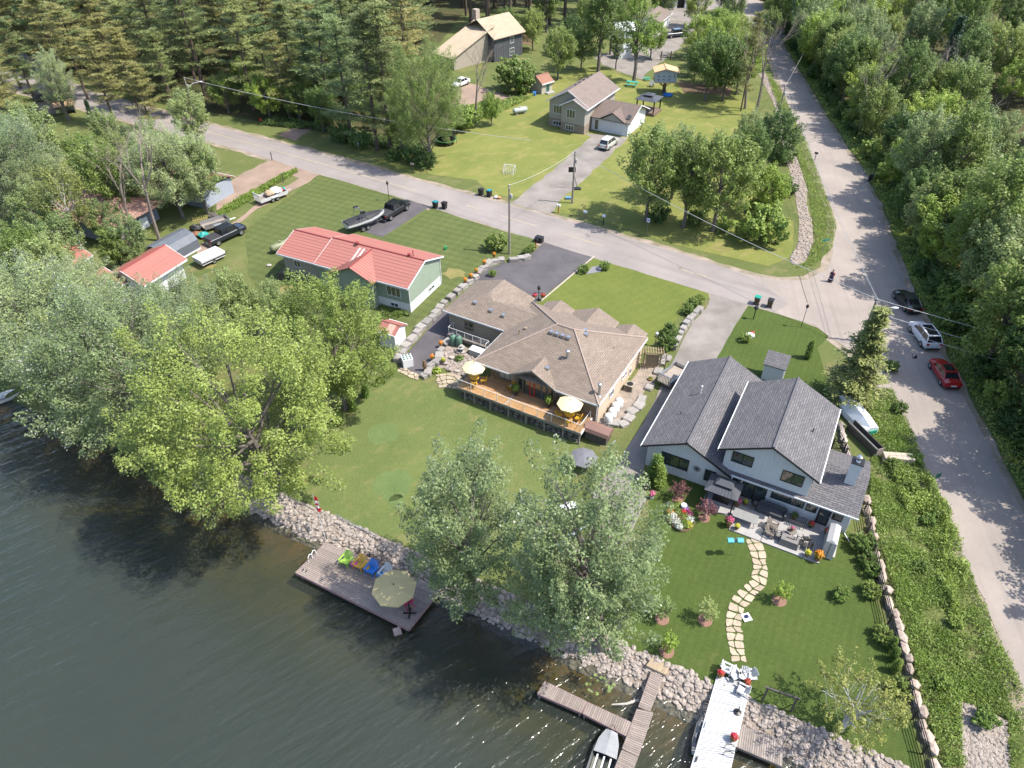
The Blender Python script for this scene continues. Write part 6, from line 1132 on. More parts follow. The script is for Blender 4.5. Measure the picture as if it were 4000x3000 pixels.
for i, (x, y, c_, m_) in enumerate(((1750, 310, 'yellow ladder-like rack in the scrap heap', M('rack_yellow', (.4, .32, .1))), (1700, 330, 'dark scrap bundle left of the yellow rack', BLACKTRIM), (1700, 390, 'rusty scrap pile behind the tarp shelter', M('rust', (.26, .12, .06), (.15, .07, .04), 5, .9)), (1760, 395, 'turquoise tub in the scrap heap', TURQ), (1860, 260, 'dark load on the grey trailer', TIMBER))):
    q = T(0, 1, x, y)
    if i == 0:
        o = thing('rack', c_, 'rack', q, R(30))
        for k in range(7): MB().box(-.9 + k * .28, -.82 + k * .28, -.04, .04, .2, 1.7).build('slat', m_, o)
        MB().box(-1, 1, -.05, .05, .5, .58).build('rail', m_, o); MB().box(-1, 1, -.05, .05, 1.3, 1.38).build('rail', m_, o)
    else: lump(c_, q, (.8, .6, .4), m_, 'scrap_pile', 'scrap', jit=.35, zoff=.6 if i == 4 else 0)
trailer(T(2, 1, 1340, 1659), T(2, 1, 1420, 1590), 'open utility trailer parked against the farmhouse wall', 3.4, 1.5, STEEL, .45, ramp=True, tandem=False, floor=M('dusty_floor', (.36, .31, .26)))
# hot tub on the shaded lawn
q = T(0, 1, 470, 400); ht = thing('hot_tub', 'octagonal hot tub with folded grey cover on the shaded left lawn', 'hot tub', q, R(20)); MB().lathe([(1.05, 0), (1.1, .1), (1.1, .85)], 8).build('shell', TIMBER, ht); MB().lathe([(1.16, .85), (1.16, .98), (.05, 1.03)], 8).build('cover', M('tub_cover', (.36, .34, .33), rough=.7), ht)
# ---- clutter by the right verge
q1 = T(3, 2, 700, 150); cr = thing('wire_crate_stack', 'pale framed crates behind the farmhouse, above the tarped boat', 'crates', q1, R(105))
for k in range(3):
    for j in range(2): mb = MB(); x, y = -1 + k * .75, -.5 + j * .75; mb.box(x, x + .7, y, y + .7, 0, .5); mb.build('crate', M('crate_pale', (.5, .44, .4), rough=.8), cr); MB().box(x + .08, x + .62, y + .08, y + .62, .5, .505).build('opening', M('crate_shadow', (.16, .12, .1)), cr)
q = T(3, 2, 745, 300); tb = thing('tarped_boat', 'boat under a white tarpaulin beside the boulder wall', 'boat', q, R(106)); mb = MB(); secs = []
for x, hw, zt in ((-2.4, .75, 1.0), (-1.2, .95, 1.45), (.4, .95, 1.6), (1.6, .75, 1.45), (2.5, .25, 1.0)): secs.append([(x, -hw, .15), (x, -hw * .95, .7), (x, -hw * .35, zt), (x, hw * .35, zt), (x, hw * .95, .7), (x, hw, .15)])
loft(mb, secs); mb.build('tarpaulin', WTARP, tb); MB().box(-2.5, -2.2, -.5, .3, .1, .6).build('green_flap', M('green_tarp', (.02, .3, .19)), tb)
q = T(3, 2, 820, 500); gb = thing('dumped_panel', 'long brown plank box on edge below the tarped boat', 'box', q, R(108)); MB().box(-2.0, 2.0, -.35, -.28, 0, 1.0).box(-2.0, 2.0, .28, .35, 0, 1.0).build('side', TIMBER, gb); MB().box(-2.0, 2.0, -.28, .28, .1, .2).build('bottom', TIMBER, gb); MB().box(-2.06, -2.0, -.36, .36, 0, 1.02).build('end', GREYWOOD, gb); MB().box(-2, 2, .36, .42, .9, 1.03).build('rail', STEEL, gb)
q = T(3, 2, 1110, 670); bs = thing('buff_paving', 'buff concrete slab strip lying in the weeds by the side road', 'slab', (q.x, q.y, q.z), R(-6))
for k in range(5):
    for j in range(2): MB().box(-1.3 + k * .52, -.8 + k * .52, -.45 + j * .45, -.03 + j * .45, 0, .75).build('slab', M('buff_slab', (.5, .42, .33), (.42, .35, .28), 3, .9), bs)
# ================================================================== POLES, WIRES, SIGNS
POLE = M('pole_wood', (.3, .26, .22), (.2, .175, .15), 2, .9); WIRE = M('wire', (.5, .5, .5), rough=.5)
def upole(base, top_v, label, xarm=None, lamp=None, lean=0, insul=True, name='utility_pole', h=None):
    h = h or hgt(base, top_v); o = thing(name, label, 'pole', base, 0); MB().path([(0, 0, -.3), (lean, 0, h)], [.16, .11], 9).build('shaft', POLE, o)
    if xarm is not None: MB().box(-.9, .9, -.05, .05, h - .6, h - .48, xarm, (0, 0)).build('crossarm', POLE, o)
    if insul:
        for k in range(3): MB().lathe([(.03, 0), (.05, .04), (.05, .1), (.02, .14)], 8, (lean, .1 * (k - 1), h - .02 + (0 if k == 1 else -.35))).build('insulator', WHITE, o)
        MB().lathe([(.14, 0), (.15, .08), (.15, .45), (.1, .52)], 10, (lean * .8 + .24, 0, h - 1.7)).build('transformer', M('transformer_grey', (.4, .42, .43)), o)
    if lamp:
        a, l = lamp; ca, sa = math.cos(a), math.sin(a); MB().path([(0, 0, h - 1.9), (ca * l * .5, sa * l * .5, h - 1.15), (ca * l, sa * l, h - .95)], [.04, .04, .04], 7).build('lamp_arm', ALU, o)
        MB().blob((ca * (l + .3), sa * (l + .3), h - .96), (.36, .16, .1), .02, 2).build('lamp_head', WHITE, o)
    return o, Vector((base.x + lean, base.y, base.z + h))
_, t1 = upole(T(1, 1, 2190, 538), 400 * 1.808, 'utility pole at the edge of the beige bungalow driveway', lean=0)
_, t2 = upole(T(2, 1, 520, 98), 590, 'dark utility pole between the gravel drive and the corner trees')
b3 = G(3362, 1335); _, t3 = upole(b3, 1168, 'utility pole with street light rising behind the corner spruce', lamp=(-.1, 1.9))
_, t4 = upole(T(3, 0, 80, 1045), 334, 'leaning utility pole on the creek side of the side road'); _, t5 = upole(T(3, 0, 430, 285), 48, 'utility pole at the far bend of the side road')
b6 = T(0, 0, 1700, 1060); _, t6 = upole(b6, 330, 'utility pole with white street light at the road bend', lamp=(.35, 2.2), h=8)
def wire(a, b, label, sag=.6, r_=.022):
    pts = [a.lerp(b, k / 10) - Vector((0, 0, sag * 4 * (k / 10) * (1 - k / 10))) for k in range(11)]; o = MB().path(pts, [r_] * 11, 4).build('overhead_wire', WIRE); return tag(o, label, 'wire')
wire(t6, T(1, 0, 1290, 1398) + Vector((0, 0, 6.2)), 'long overhead wire along the pine side of the road', .4, .035) if False else wire(t6, Vector((t2.x - 6, t2.y + 4, t2.z)), 'long overhead wire along the pine side of the road', 1.0, .03)
wire(t2, t3, 'long bright overhead wire from the dark pole to the corner pole', .8, .032); wire(t1, t2, 'overhead wire crossing the road between the two roadside poles', .5)
for k, (dz, lab) in enumerate(((0, 'upper overhead wire running right from the corner pole'), (-1.6, 'middle overhead wire running right from the corner pole'), (-2.9, 'lower overhead wire running right from the corner pole'))): wire(t3 + Vector((0, 0, dz)), Vector((72, 45, t3.z + dz + .5)), lab, .6, .03)
for k, lab in enumerate(('left wire of the pair along the side road', 'right wire of the pair along the side road')): wire(t3 + Vector((k * .3, 0, -.3 * k)), t4 + Vector((k * .8, 0, -.4 * k)), lab, .9, .02)
wire(t4, t5, 'overhead wire along the far side road', 1.0, .02)
def guy(): pass
BINB = M('bin_black', (.018, .018, .02), rough=.5); BINT = M('bin_blue_lid', (.02, .22, .28), rough=.45); BING = M('bin_green_lid', (.01, .3, .22), rough=.45); BINBR = M('bin_brown', (.12, .08, .055), rough=.6)
def wbin(q, lab, body, lid, rz=0, sc=1):
    o = thing('wheelie_bin', lab, 'bin', q, rz, sc=sc); mb = MB(); mb.add([(-.25, -.28, .06), (.25, -.28, .06), (.25, .28, .06), (-.25, .28, .06), (-.31, -.36, .98), (.31, -.36, .98), (.31, .36, .98), (-.31, .36, .98)], [(3, 2, 1, 0), (4, 5, 6, 7), (0, 1, 5, 4), (1, 2, 6, 5), (2, 3, 7, 6), (3, 0, 4, 7)]); mb.build('body', body, o)
    mb = MB(); mb.slab([(-.34, -.4, 1.02), (.34, -.4, 1.02), (.34, .4, 1.1), (-.34, .4, 1.1)], .08); mb.build('lid', lid, o); MB().tube((-.3, .44, .98), (.3, .44, .98), .03, .03, 6).build('handle', body, o)
    for s_ in (-1, 1): MB().lathe([(.1, -.03), (.12, 0), (.1, .03)], 10).xf(Matrix.Translation((s_ * .3, .3, .12)) @ Matrix.Rotation(R(90), 4, 'Y')).build('wheel', RUBBER, o)
    return o
for c, r_, x, y, bd, ld, lab in ((1, 1, 1552, 138, BINB, BINT, 'blue-lidded wheelie bin at the mouth of the short driveway'), (1, 1, 1630, 145, BINB, BINB, 'black wheelie bin at the mouth of the short driveway'), (1, 1, 1945, 28, BINB, BINB, 'black wheelie bin at the far verge opposite the utility pole'), (1, 1, 2016, 40, BINB, BINT, 'blue-lidded wheelie bin at the far verge opposite the utility pole'), (2, 1, 2112, 968, BINBR, BING, 'green-lidded bin beside the gravel drive mouth'), (3, 1, 12, 992, BINBR, BINB, 'brown bin beside the green-lidded one'), (3, 0, 880, 1562, BINB, BINB, 'black wheelie bin beside the track into the right wood')): wbin(T(c, r_, x, y), lab, bd, ld, R(150))
o = thing('refuse_box', 'black lidded box beside the red mailbox post', 'bin', T(2, 1, 236, 432), R(-30)); MB().box(-.5, .5, -.35, .35, 0, .7).build('body', BINB, o); MB().box(-.54, .54, -.39, .39, .7, .8).build('lid', BINB, o)
for i, (x, y, m_, l_) in enumerate(((2075, 55, WHITE, 'white refuse bag beside the roadside bins'), (2100, 60, M('orange_bag', (.5, .25, .1)), 'orange-tinged refuse bag beside the white one'))): lump(l_, T(1, 1, x, y), (.35, .28, .22), m_, 'refuse_bag', 'bag')
REDP = M('red_post', (.42, .04, .02), rough=.5)
def post_box(q, lab, post, box, h=1.1, round_=False, name='mailbox', cat='mailbox'):
    o = thing(name, lab, cat, q, R(-30)); MB().box(-.05, .05, -.05, .05, -.1, h).build('post', post, o)
    mb = MB().wallyz([(-.14, 0), (.14, 0), (.14, .18), (.08, .27), (-.08, .27), (-.14, .18)], -.28, .28) if not round_ else MB().lathe([(.05, 0), (.25, .08), (.27, .25), (.15, .4)], 12)
    mb.xf(Matrix.Translation((0, 0, h))).build('box', box, o); return o
post_box(T(2, 1, 400, 182), 'white mailbox on a red post by the gravel drive', REDP, WHITE); post_box(T(2, 1, 630, 240), 'white mailbox on a wooden post, middle of three on the far verge', GREYWOOD, WHITE); post_box(T(2, 1, 787, 285), 'round white mailbox on a black post on the far verge', BLACKTRIM, WHITE, 1.2, True); post_box(T(2, 1, 206, 482), 'dark mailbox on a red post by the bungalow driveway', REDP, BLACKTRIM); post_box(T(1, 0, 1355, 1480), 'pale mailbox beside the far lawn corner', TIMBER, M('mail_tan', (.5, .35, .28))); post_box(T(3, 0, 402, 1385), 'dark mailbox beside the side road above the creek', TIMBER, BLACKTRIM); post_box(T(2, 1, 2085, 1100), 'black mailbox-like lantern post on the farmhouse front lawn', BLACKTRIM, BLACKTRIM, 1.4, True, 'lantern_post', 'lantern')
def sign(q, lab, w_, h, top, col, post=None, mark=None, rz=R(-30)):
    o = thing('road_sign', lab, 'sign', q, rz); MB().tube((0, 0, -.1), (0, 0, top), .035, .035, 6).build('post', post or STEEL, o); MB().box(-w_ / 2, w_ / 2, -.06, -.035, top - h, top).build('plate', col, o)
    if mark: MB().box(-w_ * .28, w_ * .28, -.066, -.06, top - h * .7, top - h * .3).build('mark', mark, o)
    return o
sign(T(2, 1, 1165, 352), 'small blue and white sign on the verge below the corner trees', .45, .6, 2.2, WHITE, mark=M('sign_blue', (.05, .2, .5))); sign(T(3, 1, 455, 562), 'green street name blade at the corner of the side road', 1.1, .2, 2.6, M('street_green', (.0, .28, .24)), rz=R(8)); sign(T(3, 1, 1500, 1150), 'small yellow warning sign in the right-hand wood edge', .6, .6, 2.0, M('sign_yellow', (.65, .38, .02)), mark=BLACKTRIM, rz=R(60)); sign(T(3, 2, 1435, 850), 'dark green board on the verge of the side road', .6, .6, 1.2, M('board_green', (.03, .12, .09)), rz=R(20)); sign(T(1, 0, 885, 1300), 'purple-topped white sign before the pine wood', .6, .95, 1.6, WHITE, mark=M('sign_purple', (.2, .08, .25))); sign(T(1, 0, 48, 1070), 'small red sign beside the road at the wood track', .7, .5, 1.0, REDP)
for x, y, l_ in ((140, 1385, 'dark short post at the lawn corner by the road'), (238, 1575, 'dark short post beside the hostas')): o = thing('marker_post', l_, 'post', T(1, 0, x, y)); MB().box(-.06, .06, -.06, .06, -.1, 1.25).build('shaft', TIMBER, o); MB().box(-.09, .09, -.09, .09, 1.25, 1.32).build('cap', TIMBER, o)
o = thing('lamp_post', 'black garden lamp post behind the black pickup', 'lamp post', T(1, 1, 1152, 80)); MB().tube((0, 0, 0), (0, 0, 2.6), .05, .04, 8).build('shaft', BLACKTRIM, o); MB().lathe([(.06, 2.6), (.16, 2.7), (.2, 3.0), (.05, 3.15)], 8).build('lantern', BLACKTRIM, o)
o = thing('lamp_post', 'thin black lamp post at the far corner of the farmhouse lawn', 'lamp post', T(3, 1, 285, 1170)); MB().tube((0, 0, 0), (0, 0, 2.6), .04, .03, 8).build('shaft', BLACKTRIM, o); MB().lathe([(.05, 2.6), (.14, 2.7), (.18, 2.95), (.05, 3.1)], 8).build('lantern', BLACKTRIM, o)
q = T(2, 1, 230, 938); o = thing('lamp_post', 'black lamp post with two hanging baskets of red flowers by the driveway', 'lamp post', q); h = hgt(q, 750 + 815 / 2.212); MB().lathe([(.14, 0), (.08, .3), (.045, .5), (.045, h - .5)], 8).build('shaft', BLACKTRIM, o); MB().lathe([(.06, h - .5), (.17, h - .4), (.2, h - .1), (.04, h + .1)], 8).build('lantern', BLACKTRIM, o); MB().tube((-.55, 0, h - .9), (.55, 0, h - .9), .025, .025, 6).build('basket_arm', BLACKTRIM, o)
FLW = {n: leafmat('flower_' + n, a, b_, tuple(x * .8 for x in a), .2) for n, a, b_ in (('red', (.6, .05, .04), (.4, .03, .06)), ('orange', (.75, .3, .02), (.6, .2, .02)), ('pink', (.6, .15, .25), (.45, .08, .2)), ('white', (.6, .6, .55), (.45, .5, .4)), ('yellow', (.6, .55, .06), (.4, .42, .05)), ('purple', (.25, .1, .4), (.2, .08, .3)))}
def foliage_ball(r_, n, ls, mat, seed, squash=.8, z=0, c=(0, 0)):
    g = np.random.default_rng(seed); d = unit(g.normal(0, 1, (n, 3))); pos = d * r_ * g.uniform(.6, 1.05, (n, 1)) * np.array([1, 1, squash]) + np.array([c[0], c[1], z]); return quads('flowers', leaves(pos, d + g.normal(0, .4, (n, 3)) + np.array([0, 0, .4]), g.normal(0, 1, (n, 3)), ls * g.uniform(.6, 1.3, n)), mat)
fb = foliage_ball(.3, 220, .07, FLW['red'], 1); gb_ = foliage_ball(.3, 160, .08, LF['green'], 2)
for s_ in (-.5, .5): b_ = inst('basket', gb_, o, (s_, 0, h - 1.3)); inst('flowers', fb, b_, (0, 0, .1))
POTS = {}
TERRA = M('terracotta_pot', (.33, .14, .08), rough=.8); DPOT = M('dark_pot', (.06, .05, .05), rough=.5)
def pot(q, lab, fl, sc=1, potm=None, group=None, tall=1):
    key = (fl, potm.name if potm else 't')
    if key not in POTS: POTS[key] = (MB().lathe([(.14, 0), (.22, .3), (.24, .34), (.2, .34)], 12).mesh('pot', potm or TERRA), foliage_ball(.3, 170, .07, LF['green'], 5, .8, .5), foliage_ball(.3, 190, .06, FLW[fl] if fl in FLW else LF[fl], 6, .75, .6))
    p_, a_, f_ = POTS[key]; o = thing('flower_pot', lab, 'flower pot', q, rj.uniform(0, 6), group, (sc, sc, sc * tall)); inst('pot', p_, o); inst('leaves', a_, o); inst('flowers', f_, o); return o
for i, (x, y) in enumerate(((2058, 590), (1975, 655), (1905, 730), (1860, 775), (1810, 812))): q = T(1, 1, x, y); pot((q.x, q.y, q.z + .45), 'pot of orange flowers, %s along the driveway boulders' % ('farthest', 'second farthest', 'middle one', 'second nearest', 'nearest to the garage')[i], 'orange', .9)
# ---- stone walls of big blocks
BLK = M('armour_stone', (.36, .335, .31), (.25, .235, .22), 1.2, .9, .4, fine=6, rnd=.15)
def block_mesh(k):
    mb = MB(); bm = bmesh.new(); bmesh.ops.create_cube(bm, size=2); bmesh.ops.bevel(bm, geom=bm.edges[:], offset=.16, segments=2, affect='EDGES')
    g = random.Random(k); mb.add([(v.co.x * g.uniform(.88, 1.04), v.co.y * g.uniform(.85, 1.05), v.co.z * g.uniform(.85, 1.04)) for v in bm.verts], [tuple(v.index for v in f.verts) for f in bm.faces]); bm.free(); return mb.mesh('block', BLK)
BKM = [block_mesh(k) for k in range(5)]
def stonewall(pts, label, sz=(.6, .4, .32), name='stone_wall', cat='stone wall', mesh=None, rnd=.2):
    o = thing(name, label, cat, pts[0])
    for i, q in enumerate(pts):
        a = az(pts[max(i - 1, 0)], pts[min(i + 1, len(pts) - 1)]); s_ = rs.uniform(1 - rnd, 1 + rnd)
        inst('stone', (mesh or BKM)[i % len(mesh or BKM)], o, (q.x - pts[0].x + rs.uniform(-rnd, rnd) * .4, q.y - pts[0].y, q.z - pts[0].z + sz[2] * .7), sc=(sz[0] * s_, sz[1] * rs.uniform(.85, 1.15), sz[2] * rs.uniform(.85, 1.15)), rot=(rs.uniform(-.08, .08), rs.uniform(-.08, .08), a + rs.uniform(-.2, .2)))
    return o
def run(pts, step):
    out = []; 
    for a, b in zip(pts[:-1], pts[1:]):
        n = max(1, round((b - a).length / step)); out += [a.lerp(b, k / n) for k in range(n)]
    return out + [pts[-1]]
stonewall(run([T(2, 1, 130, 580), T(2, 1, 10, 600), T(1, 1, 2120, 600), T(1, 1, 2010, 630), T(1, 1, 1890, 745), T(1, 1, 1740, 875), T(1, 1, 1630, 975), T(1, 1, 1520, 1100), T(1, 1, 1390, 1225), T(1, 1, 1300, 1345), T(1, 1, 1240, 1450)], 1.2), 'row of pale armour-stone blocks along the left side of the bungalow driveway', (.6, .46, .32), rnd=.25)
stonewall(run([T(2, 1, 1620, 1030), T(2, 1, 1500, 1150), T(2, 1, 1430, 1290), T(2, 1, 1400, 1350)], 1.0) , 'row of pale blocks beside the gravel drive above the garden gate', (.5, .36, .34))
stonewall([T(2, 1, 1330, 1440), T(2, 1, 1300, 1480), T(2, 1, 1265, 1555), T(2, 2, 1185, 30), T(2, 2, 1125, 140), T(2, 2, 1095, 190), T(2, 2, 1045, 240), T(2, 2, 1010, 300), T(2, 2, 960, 350), T(2, 2, 880, 345), T(2, 2, 800, 330)], 'flat grey slabs edging the side path of the bungalow', (.62, .45, .16))
stonewall([T(1, 1, x, y) for x, y in ((1660, 1305), (1600, 1375), (1590, 1425), (1570, 1470), (1520, 1500), (1490, 1560), (1460, 1590))], 'stepped slabs between the driveway tail and the rock garden', (.6, .42, .22))
stonewall([T(1, 1, x, y) for x, y in ((1670, 1545), (1735, 1560), (1790, 1590), (1740, 1390), (1690, 1440), (1810, 1420), (1640, 1490))], 'rounded grey boulders in the rock garden by the bungalow deck', (.36, .3, .26), 'boulder_group', 'boulders', STM)
stonewall(run([T(3, 2, 620, 370), T(3, 2, 655, 500), T(3, 2, 700, 680)], .8), 'pale boulders behind the fence beside the tarped boat', (.5, .42, .36), 'boulder_wall', 'stone wall', STM)
stonewall(run([T(3, 2, 840, 1020), T(3, 2, 880, 1200), T(3, 2, 920, 1400), T(3, 3, 985, 20), T(3, 3, 1040, 250), T(3, 3, 1110, 440), T(3, 3, 1165, 640), T(3, 3, 1215, 820), T(3, 3, 1290, 1080), T(3, 3, 1330, 1300), T(3, 3, 1400, 1500), T(3, 3, 1450, 1659)], .95), 'long line of pinkish boulders behind the black rail fence', (.58, .46, .4), 'boulder_wall', 'stone wall', rnd=.35, mesh=[MB().blob((0, 0, 0), (1, .85, .75), .17, 1, rs).mesh('stone', M('pink_boulder', (.52, .42, .35), (.36, .29, .25), 1.2, .9, .3, fine=7, rnd=.2)) for k in range(4)])
pave('rock_garden', PEBB, .03, T(1, 1, 1640, 1330), T(1, 1, 1800, 1330), T(1, 1, 1930, 1420), T(1, 1, 1910, 1500), T(1, 1, 1800, 1570), T(1, 1, 1740, 1600), T(1, 1, 1620, 1520), T(1, 1, 1560, 1540), T(1, 1, 1600, 1440))
gr = np.random.default_rng(12); rockbank('loose cobbles of the rock garden beside the bungalow', [tuple(v) for v in scatter(poly(T(1, 1, 1660, 1340), T(1, 1, 1900, 1420), T(1, 1, 1890, 1490), T(1, 1, 1740, 1590), T(1, 1, 1600, 1500)), 230, gr)], .1, .22, 'cobbles', name='cobble_bed')
pave('pebble_path', PEBB, .03, T(2, 1, 1170, 1430), T(2, 1, 1290, 1440), T(2, 1, 1240, 1620), T(2, 2, 1150, 60), T(2, 2, 1000, 300), T(2, 2, 880, 340), T(2, 2, 760, 320), T(2, 2, 880, 110), T(2, 2, 1010, 0))
# flagstones
FLAG = M('flagstone', (.5, .41, .3), (.4, .33, .25), 1.5, .85, .25, fine=8, rnd=.13)
def flags(line, width, cols, step, label, name='flagstone_path', zoff=.05, jit=.2, mat=FLAG):
    o = thing(name, label, 'path', line[0]); base = line[0]; pts = run(line, step); rows = []
    for i, q in enumerate(pts):
        a = az(pts[max(i - 1, 0)], pts[min(i + 1, len(pts) - 1)]); nx, ny = -math.sin(a), math.cos(a); row = []
        for c in range(cols + 1):
            f_ = (c / cols - .5) * width; j = jit * (1 if 0 < c < cols else .5); row.append(Vector((q.x + nx * f_ + rs.uniform(-j, j), q.y + ny * f_ + rs.uniform(-j, j), 0)))
        rows.append(row)
    for i in range(len(rows) - 1):
        for c in range(cols):
            cell = [rows[i][c], rows[i][c + 1], rows[i + 1][c + 1], rows[i + 1][c]]
            if rs.random() < .25: cell.insert(2, (cell[1] + cell[2]) / 2 + Vector((rs.uniform(-.1, .1), rs.uniform(-.1, .1), 0)))
            ctr = sum(cell, Vector()) / len(cell); sh_ = [ctr + (v - ctr) * (1 - .045 / max(.12, (v - ctr).length)) for v in cell]
            cut = []
            for k in range(len(sh_)): p_, q_ = sh_[k], sh_[(k + 1) % len(sh_)]; cut += [p_.lerp(q_, .14), p_.lerp(q_, .86)]
            zz = gz(ctr.x, ctr.y); MB().prism([(v.x - base.x, v.y - base.y) for v in cut], zz - base.z, zz - base.z + zoff + rs.uniform(0, .012)).build('flagstone', mat, o)
    return o
flags([T(2, 2, 2070, 1330), T(2, 2, 2120, 1440), T(2, 2, 2140, 1560), T(2, 3, 2135, 60), T(2, 3, 2040, 130), T(2, 3, 1950, 250), T(2, 3, 1910, 380), T(2, 3, 1925, 500), T(2, 3, 1945, 620), T(2, 3, 1960, 760)], 1.25, 2, .66, 'winding flagstone path from the patio to the white dock')
flags([T(1, 1, 1560, 1640), T(1, 1, 1640, 1625), T(1, 1, 1720, 1640), T(1, 2, 1700, 40)] , 2.2, 4, .6, 'mossy flagstone terrace at the left end of the cedar deck', 'flagstone_terrace')
flags([T(1, 1, 1240, 1530), T(1, 1, 1320, 1570), T(1, 1, 1420, 1610)], .9, 2, .5, 'short flagstone strip across the driveway tail', 'flagstone_path')
# ---- black rail fence
BLK_ = BLACKTRIM
def rail_fence(pts, label, h=1.25, rails=5):
    o = thing('rail_fence', label, 'fence', pts[0]); b = pts[0]
    for i, q in enumerate(pts):
        MB().box(q.x - b.x - .05, q.x - b.x + .05, q.y - b.y - .05, q.y - b.y + .05, q.z - b.z - .1, q.z - b.z + h + .1).build('post', BLK_, o)
        if i:
            p_ = pts[i - 1]
            for k in range(rails):
                z = .2 + k * (h - .15) / (rails - 1); MB().tube((p_.x - b.x, p_.y - b.y, p_.z - b.z + z), (q.x - b.x, q.y - b.y, q.z - b.z + z), .035, .035, 4).build('rail', BLK_, o)
    return o
rail_fence(run([T(3, 2, 820, 1110), T(3, 2, 850, 1290), T(3, 2, 890, 1480), T(3, 3, 930, 20), T(3, 3, 975, 190), T(3, 3, 1030, 420), T(3, 3, 1090, 670), T(3, 3, 1180, 960), T(3, 3, 1245, 1240), T(3, 3, 1330, 1540), T(3, 3, 1375, 1750)], 1.9), 'long black horizontal-rail fence down the right side of the lawn')
rail_fence(run([T(3, 2, 560, 440), T(3, 2, 620, 560), T(3, 2, 690, 720)], 1.4), 'short black rail fence behind the farmhouse chimney'); rail_fence([T(3, 2, 545, 560), T(3, 2, 640, 605)], 'single black fence span between farmhouse and boulders')
# ================================================================== DOCKS, FURNITURE, GARDEN THINGS
def hz(q, z): return Vector((q[0], q[1], z))
def quad_dock(name, label, c, z, mat, pw, along=0, skirt=None, legs=True, th_=.05, deep=.28):
    """c: four corners (world xy) in order; planks run from edge c0-c1 to edge c3-c2 (along=0) or the other way"""
    o = thing(name, label, 'dock', (c[0][0], c[0][1], z)); v = [Vector((q[0] - c[0][0], q[1] - c[0][1], 0)) for q in c]
    if along: v = [v[1], v[2], v[3], v[0]]
    n = max(2, round((v[1] - v[0]).length / pw)); g = .14
    for k in range(n):
        a, b = v[0].lerp(v[1], (k + g / 2) / n), v[0].lerp(v[1], (k + 1 - g / 2) / n); d, e = v[3].lerp(v[2], (k + g / 2) / n), v[3].lerp(v[2], (k + 1 - g / 2) / n)
        MB().prism([(q.x, q.y) for q in (a, b, e, d)], -th_, rs.uniform(-.004, .004)).build('plank', mat, o)
    for k in range(4):
        a, b = v[k], v[(k + 1) % 4]; dn = (b - a).normalized(); nn = Vector((dn.y, -dn.x, 0)) * .03; ctr = sum(v, Vector()) / 4
        if (a + nn - ctr).length < (a - nn - ctr).length: nn = -nn
        MB().prism([(q.x, q.y) for q in (a, b, b + nn, a + nn)], -deep, -.01).build('skirt_board', skirt or mat, o)
    if legs:
        for q in v: 
            i = q.lerp(sum(v, Vector()) / 4, .08); MB().tube((i.x, i.y, -2.6), (i.x, i.y, -.06), .07, .07, 7).build('leg', POSTW, o)
    return o
DKW = M('dock_plank', (.34, .28, .245), (.24, .2, .18), 1.6, .85, .25, fine=12, rnd=.16); DKP = M('dock_pink_fascia', (.3, .19, .19), rough=.8); DKWHITE = M('white_dock_board', (.5, .5, .5), (.43, .44, .45), 2, .6, rnd=.14)
quad_dock('swim_dock', 'large weathered swim dock with colourful chairs and a tan umbrella', [(-15.75, 38.1), (-17.55, 35.1), (-7.8, 30.0), (-5.6, 33.6)], -1.72, DKW, .15, 0, DKP)
quad_dock('pier', 'landing pad of planks at the head of the narrow pier', [tuple(T(2, 3, x, y, .1))[:2] for x, y in ((1215, 705), (1160, 790), (1320, 870), (1365, 775))], -1.45, M('warm_plank', (.42, .33, .22), (.34, .26, .18), 2, .8, .2, rnd=.1), .14, 1, legs=False)
pr = [hit(*((2000 + x / 2.212, 2250 + y / 2.212)), -1.68) for x, y in ((1205, 825), (1300, 880), (1190, 1170), (1095, 1130))]
quad_dock('pier', 'upper section of the narrow weathered pier, nearest the stone bank', [(q.x, q.y) for q in pr], -1.66, DKW, .15, 1)
pr = [hit(*((2000 + x / 2.212, 2250 + y / 2.212)), -1.72) for x, y in ((1080, 1150), (1217, 1180), (1090, 1555), (955, 1490))]
quad_dock('pier', 'middle section of the narrow weathered pier', [(q.x, q.y) for q in pr], -1.72, DKW, .15, 1)
pr = [hit(*((2000 + x / 2.212, 2250 + y / 2.212)), -1.74) for x, y in ((950, 1505), (1085, 1565), (960, 1900), (830, 1820))]
quad_dock('pier', 'lowest section of the narrow weathered pier, beside the moored boat', [(q.x, q.y) for q in pr], -1.74, DKW, .15, 1)
pr = [hit(*((2000 + x / 2.212, 2250 + y / 2.212)), -1.76) for x, y in ((285, 910), (220, 1015), (600, 1180), (645, 1085))]
quad_dock('floating_dock', 'outer floating dock section at the left end of the pier', [(q.x, q.y) for q in pr], -1.76, DKW, .15, 1, DKP)
pr = [hit(*((2000 + x / 2.212, 2250 + y / 2.212)), -1.76) for x, y in ((652, 1090), (612, 1185), (985, 1380), (1030, 1265))]
quad_dock('floating_dock', 'inner floating dock section joined to the pier', [(q.x, q.y) for q in pr], -1.76, DKW, .15, 1, DKP)
wd = [hit(*((2000 + x / 2.212, 2250 + y / 2.212)), -1.3) for x, y in ((1775, 860), (2060, 930), (1880, 1720), (1530, 1720))]
e = (wd[3] - wd[0]).normalized() * 4; wdo = quad_dock('white_dock', 'broad white dock with white lounge chairs reaching into the lake', [(wd[0].x, wd[0].y), (wd[1].x, wd[1].y), (wd[2].x + e.x, wd[2].y + e.y), (wd[3].x + e.x, wd[3].y + e.y)], -1.3, DKWHITE, .16, 1, WHITE)
gd = [hit(*((2000 + x / 2.212, 2250 + y / 2.212)), -1.7) for x, y in ((1965, 1285), (1935, 1470), (2330, 1640), (2340, 1420))]
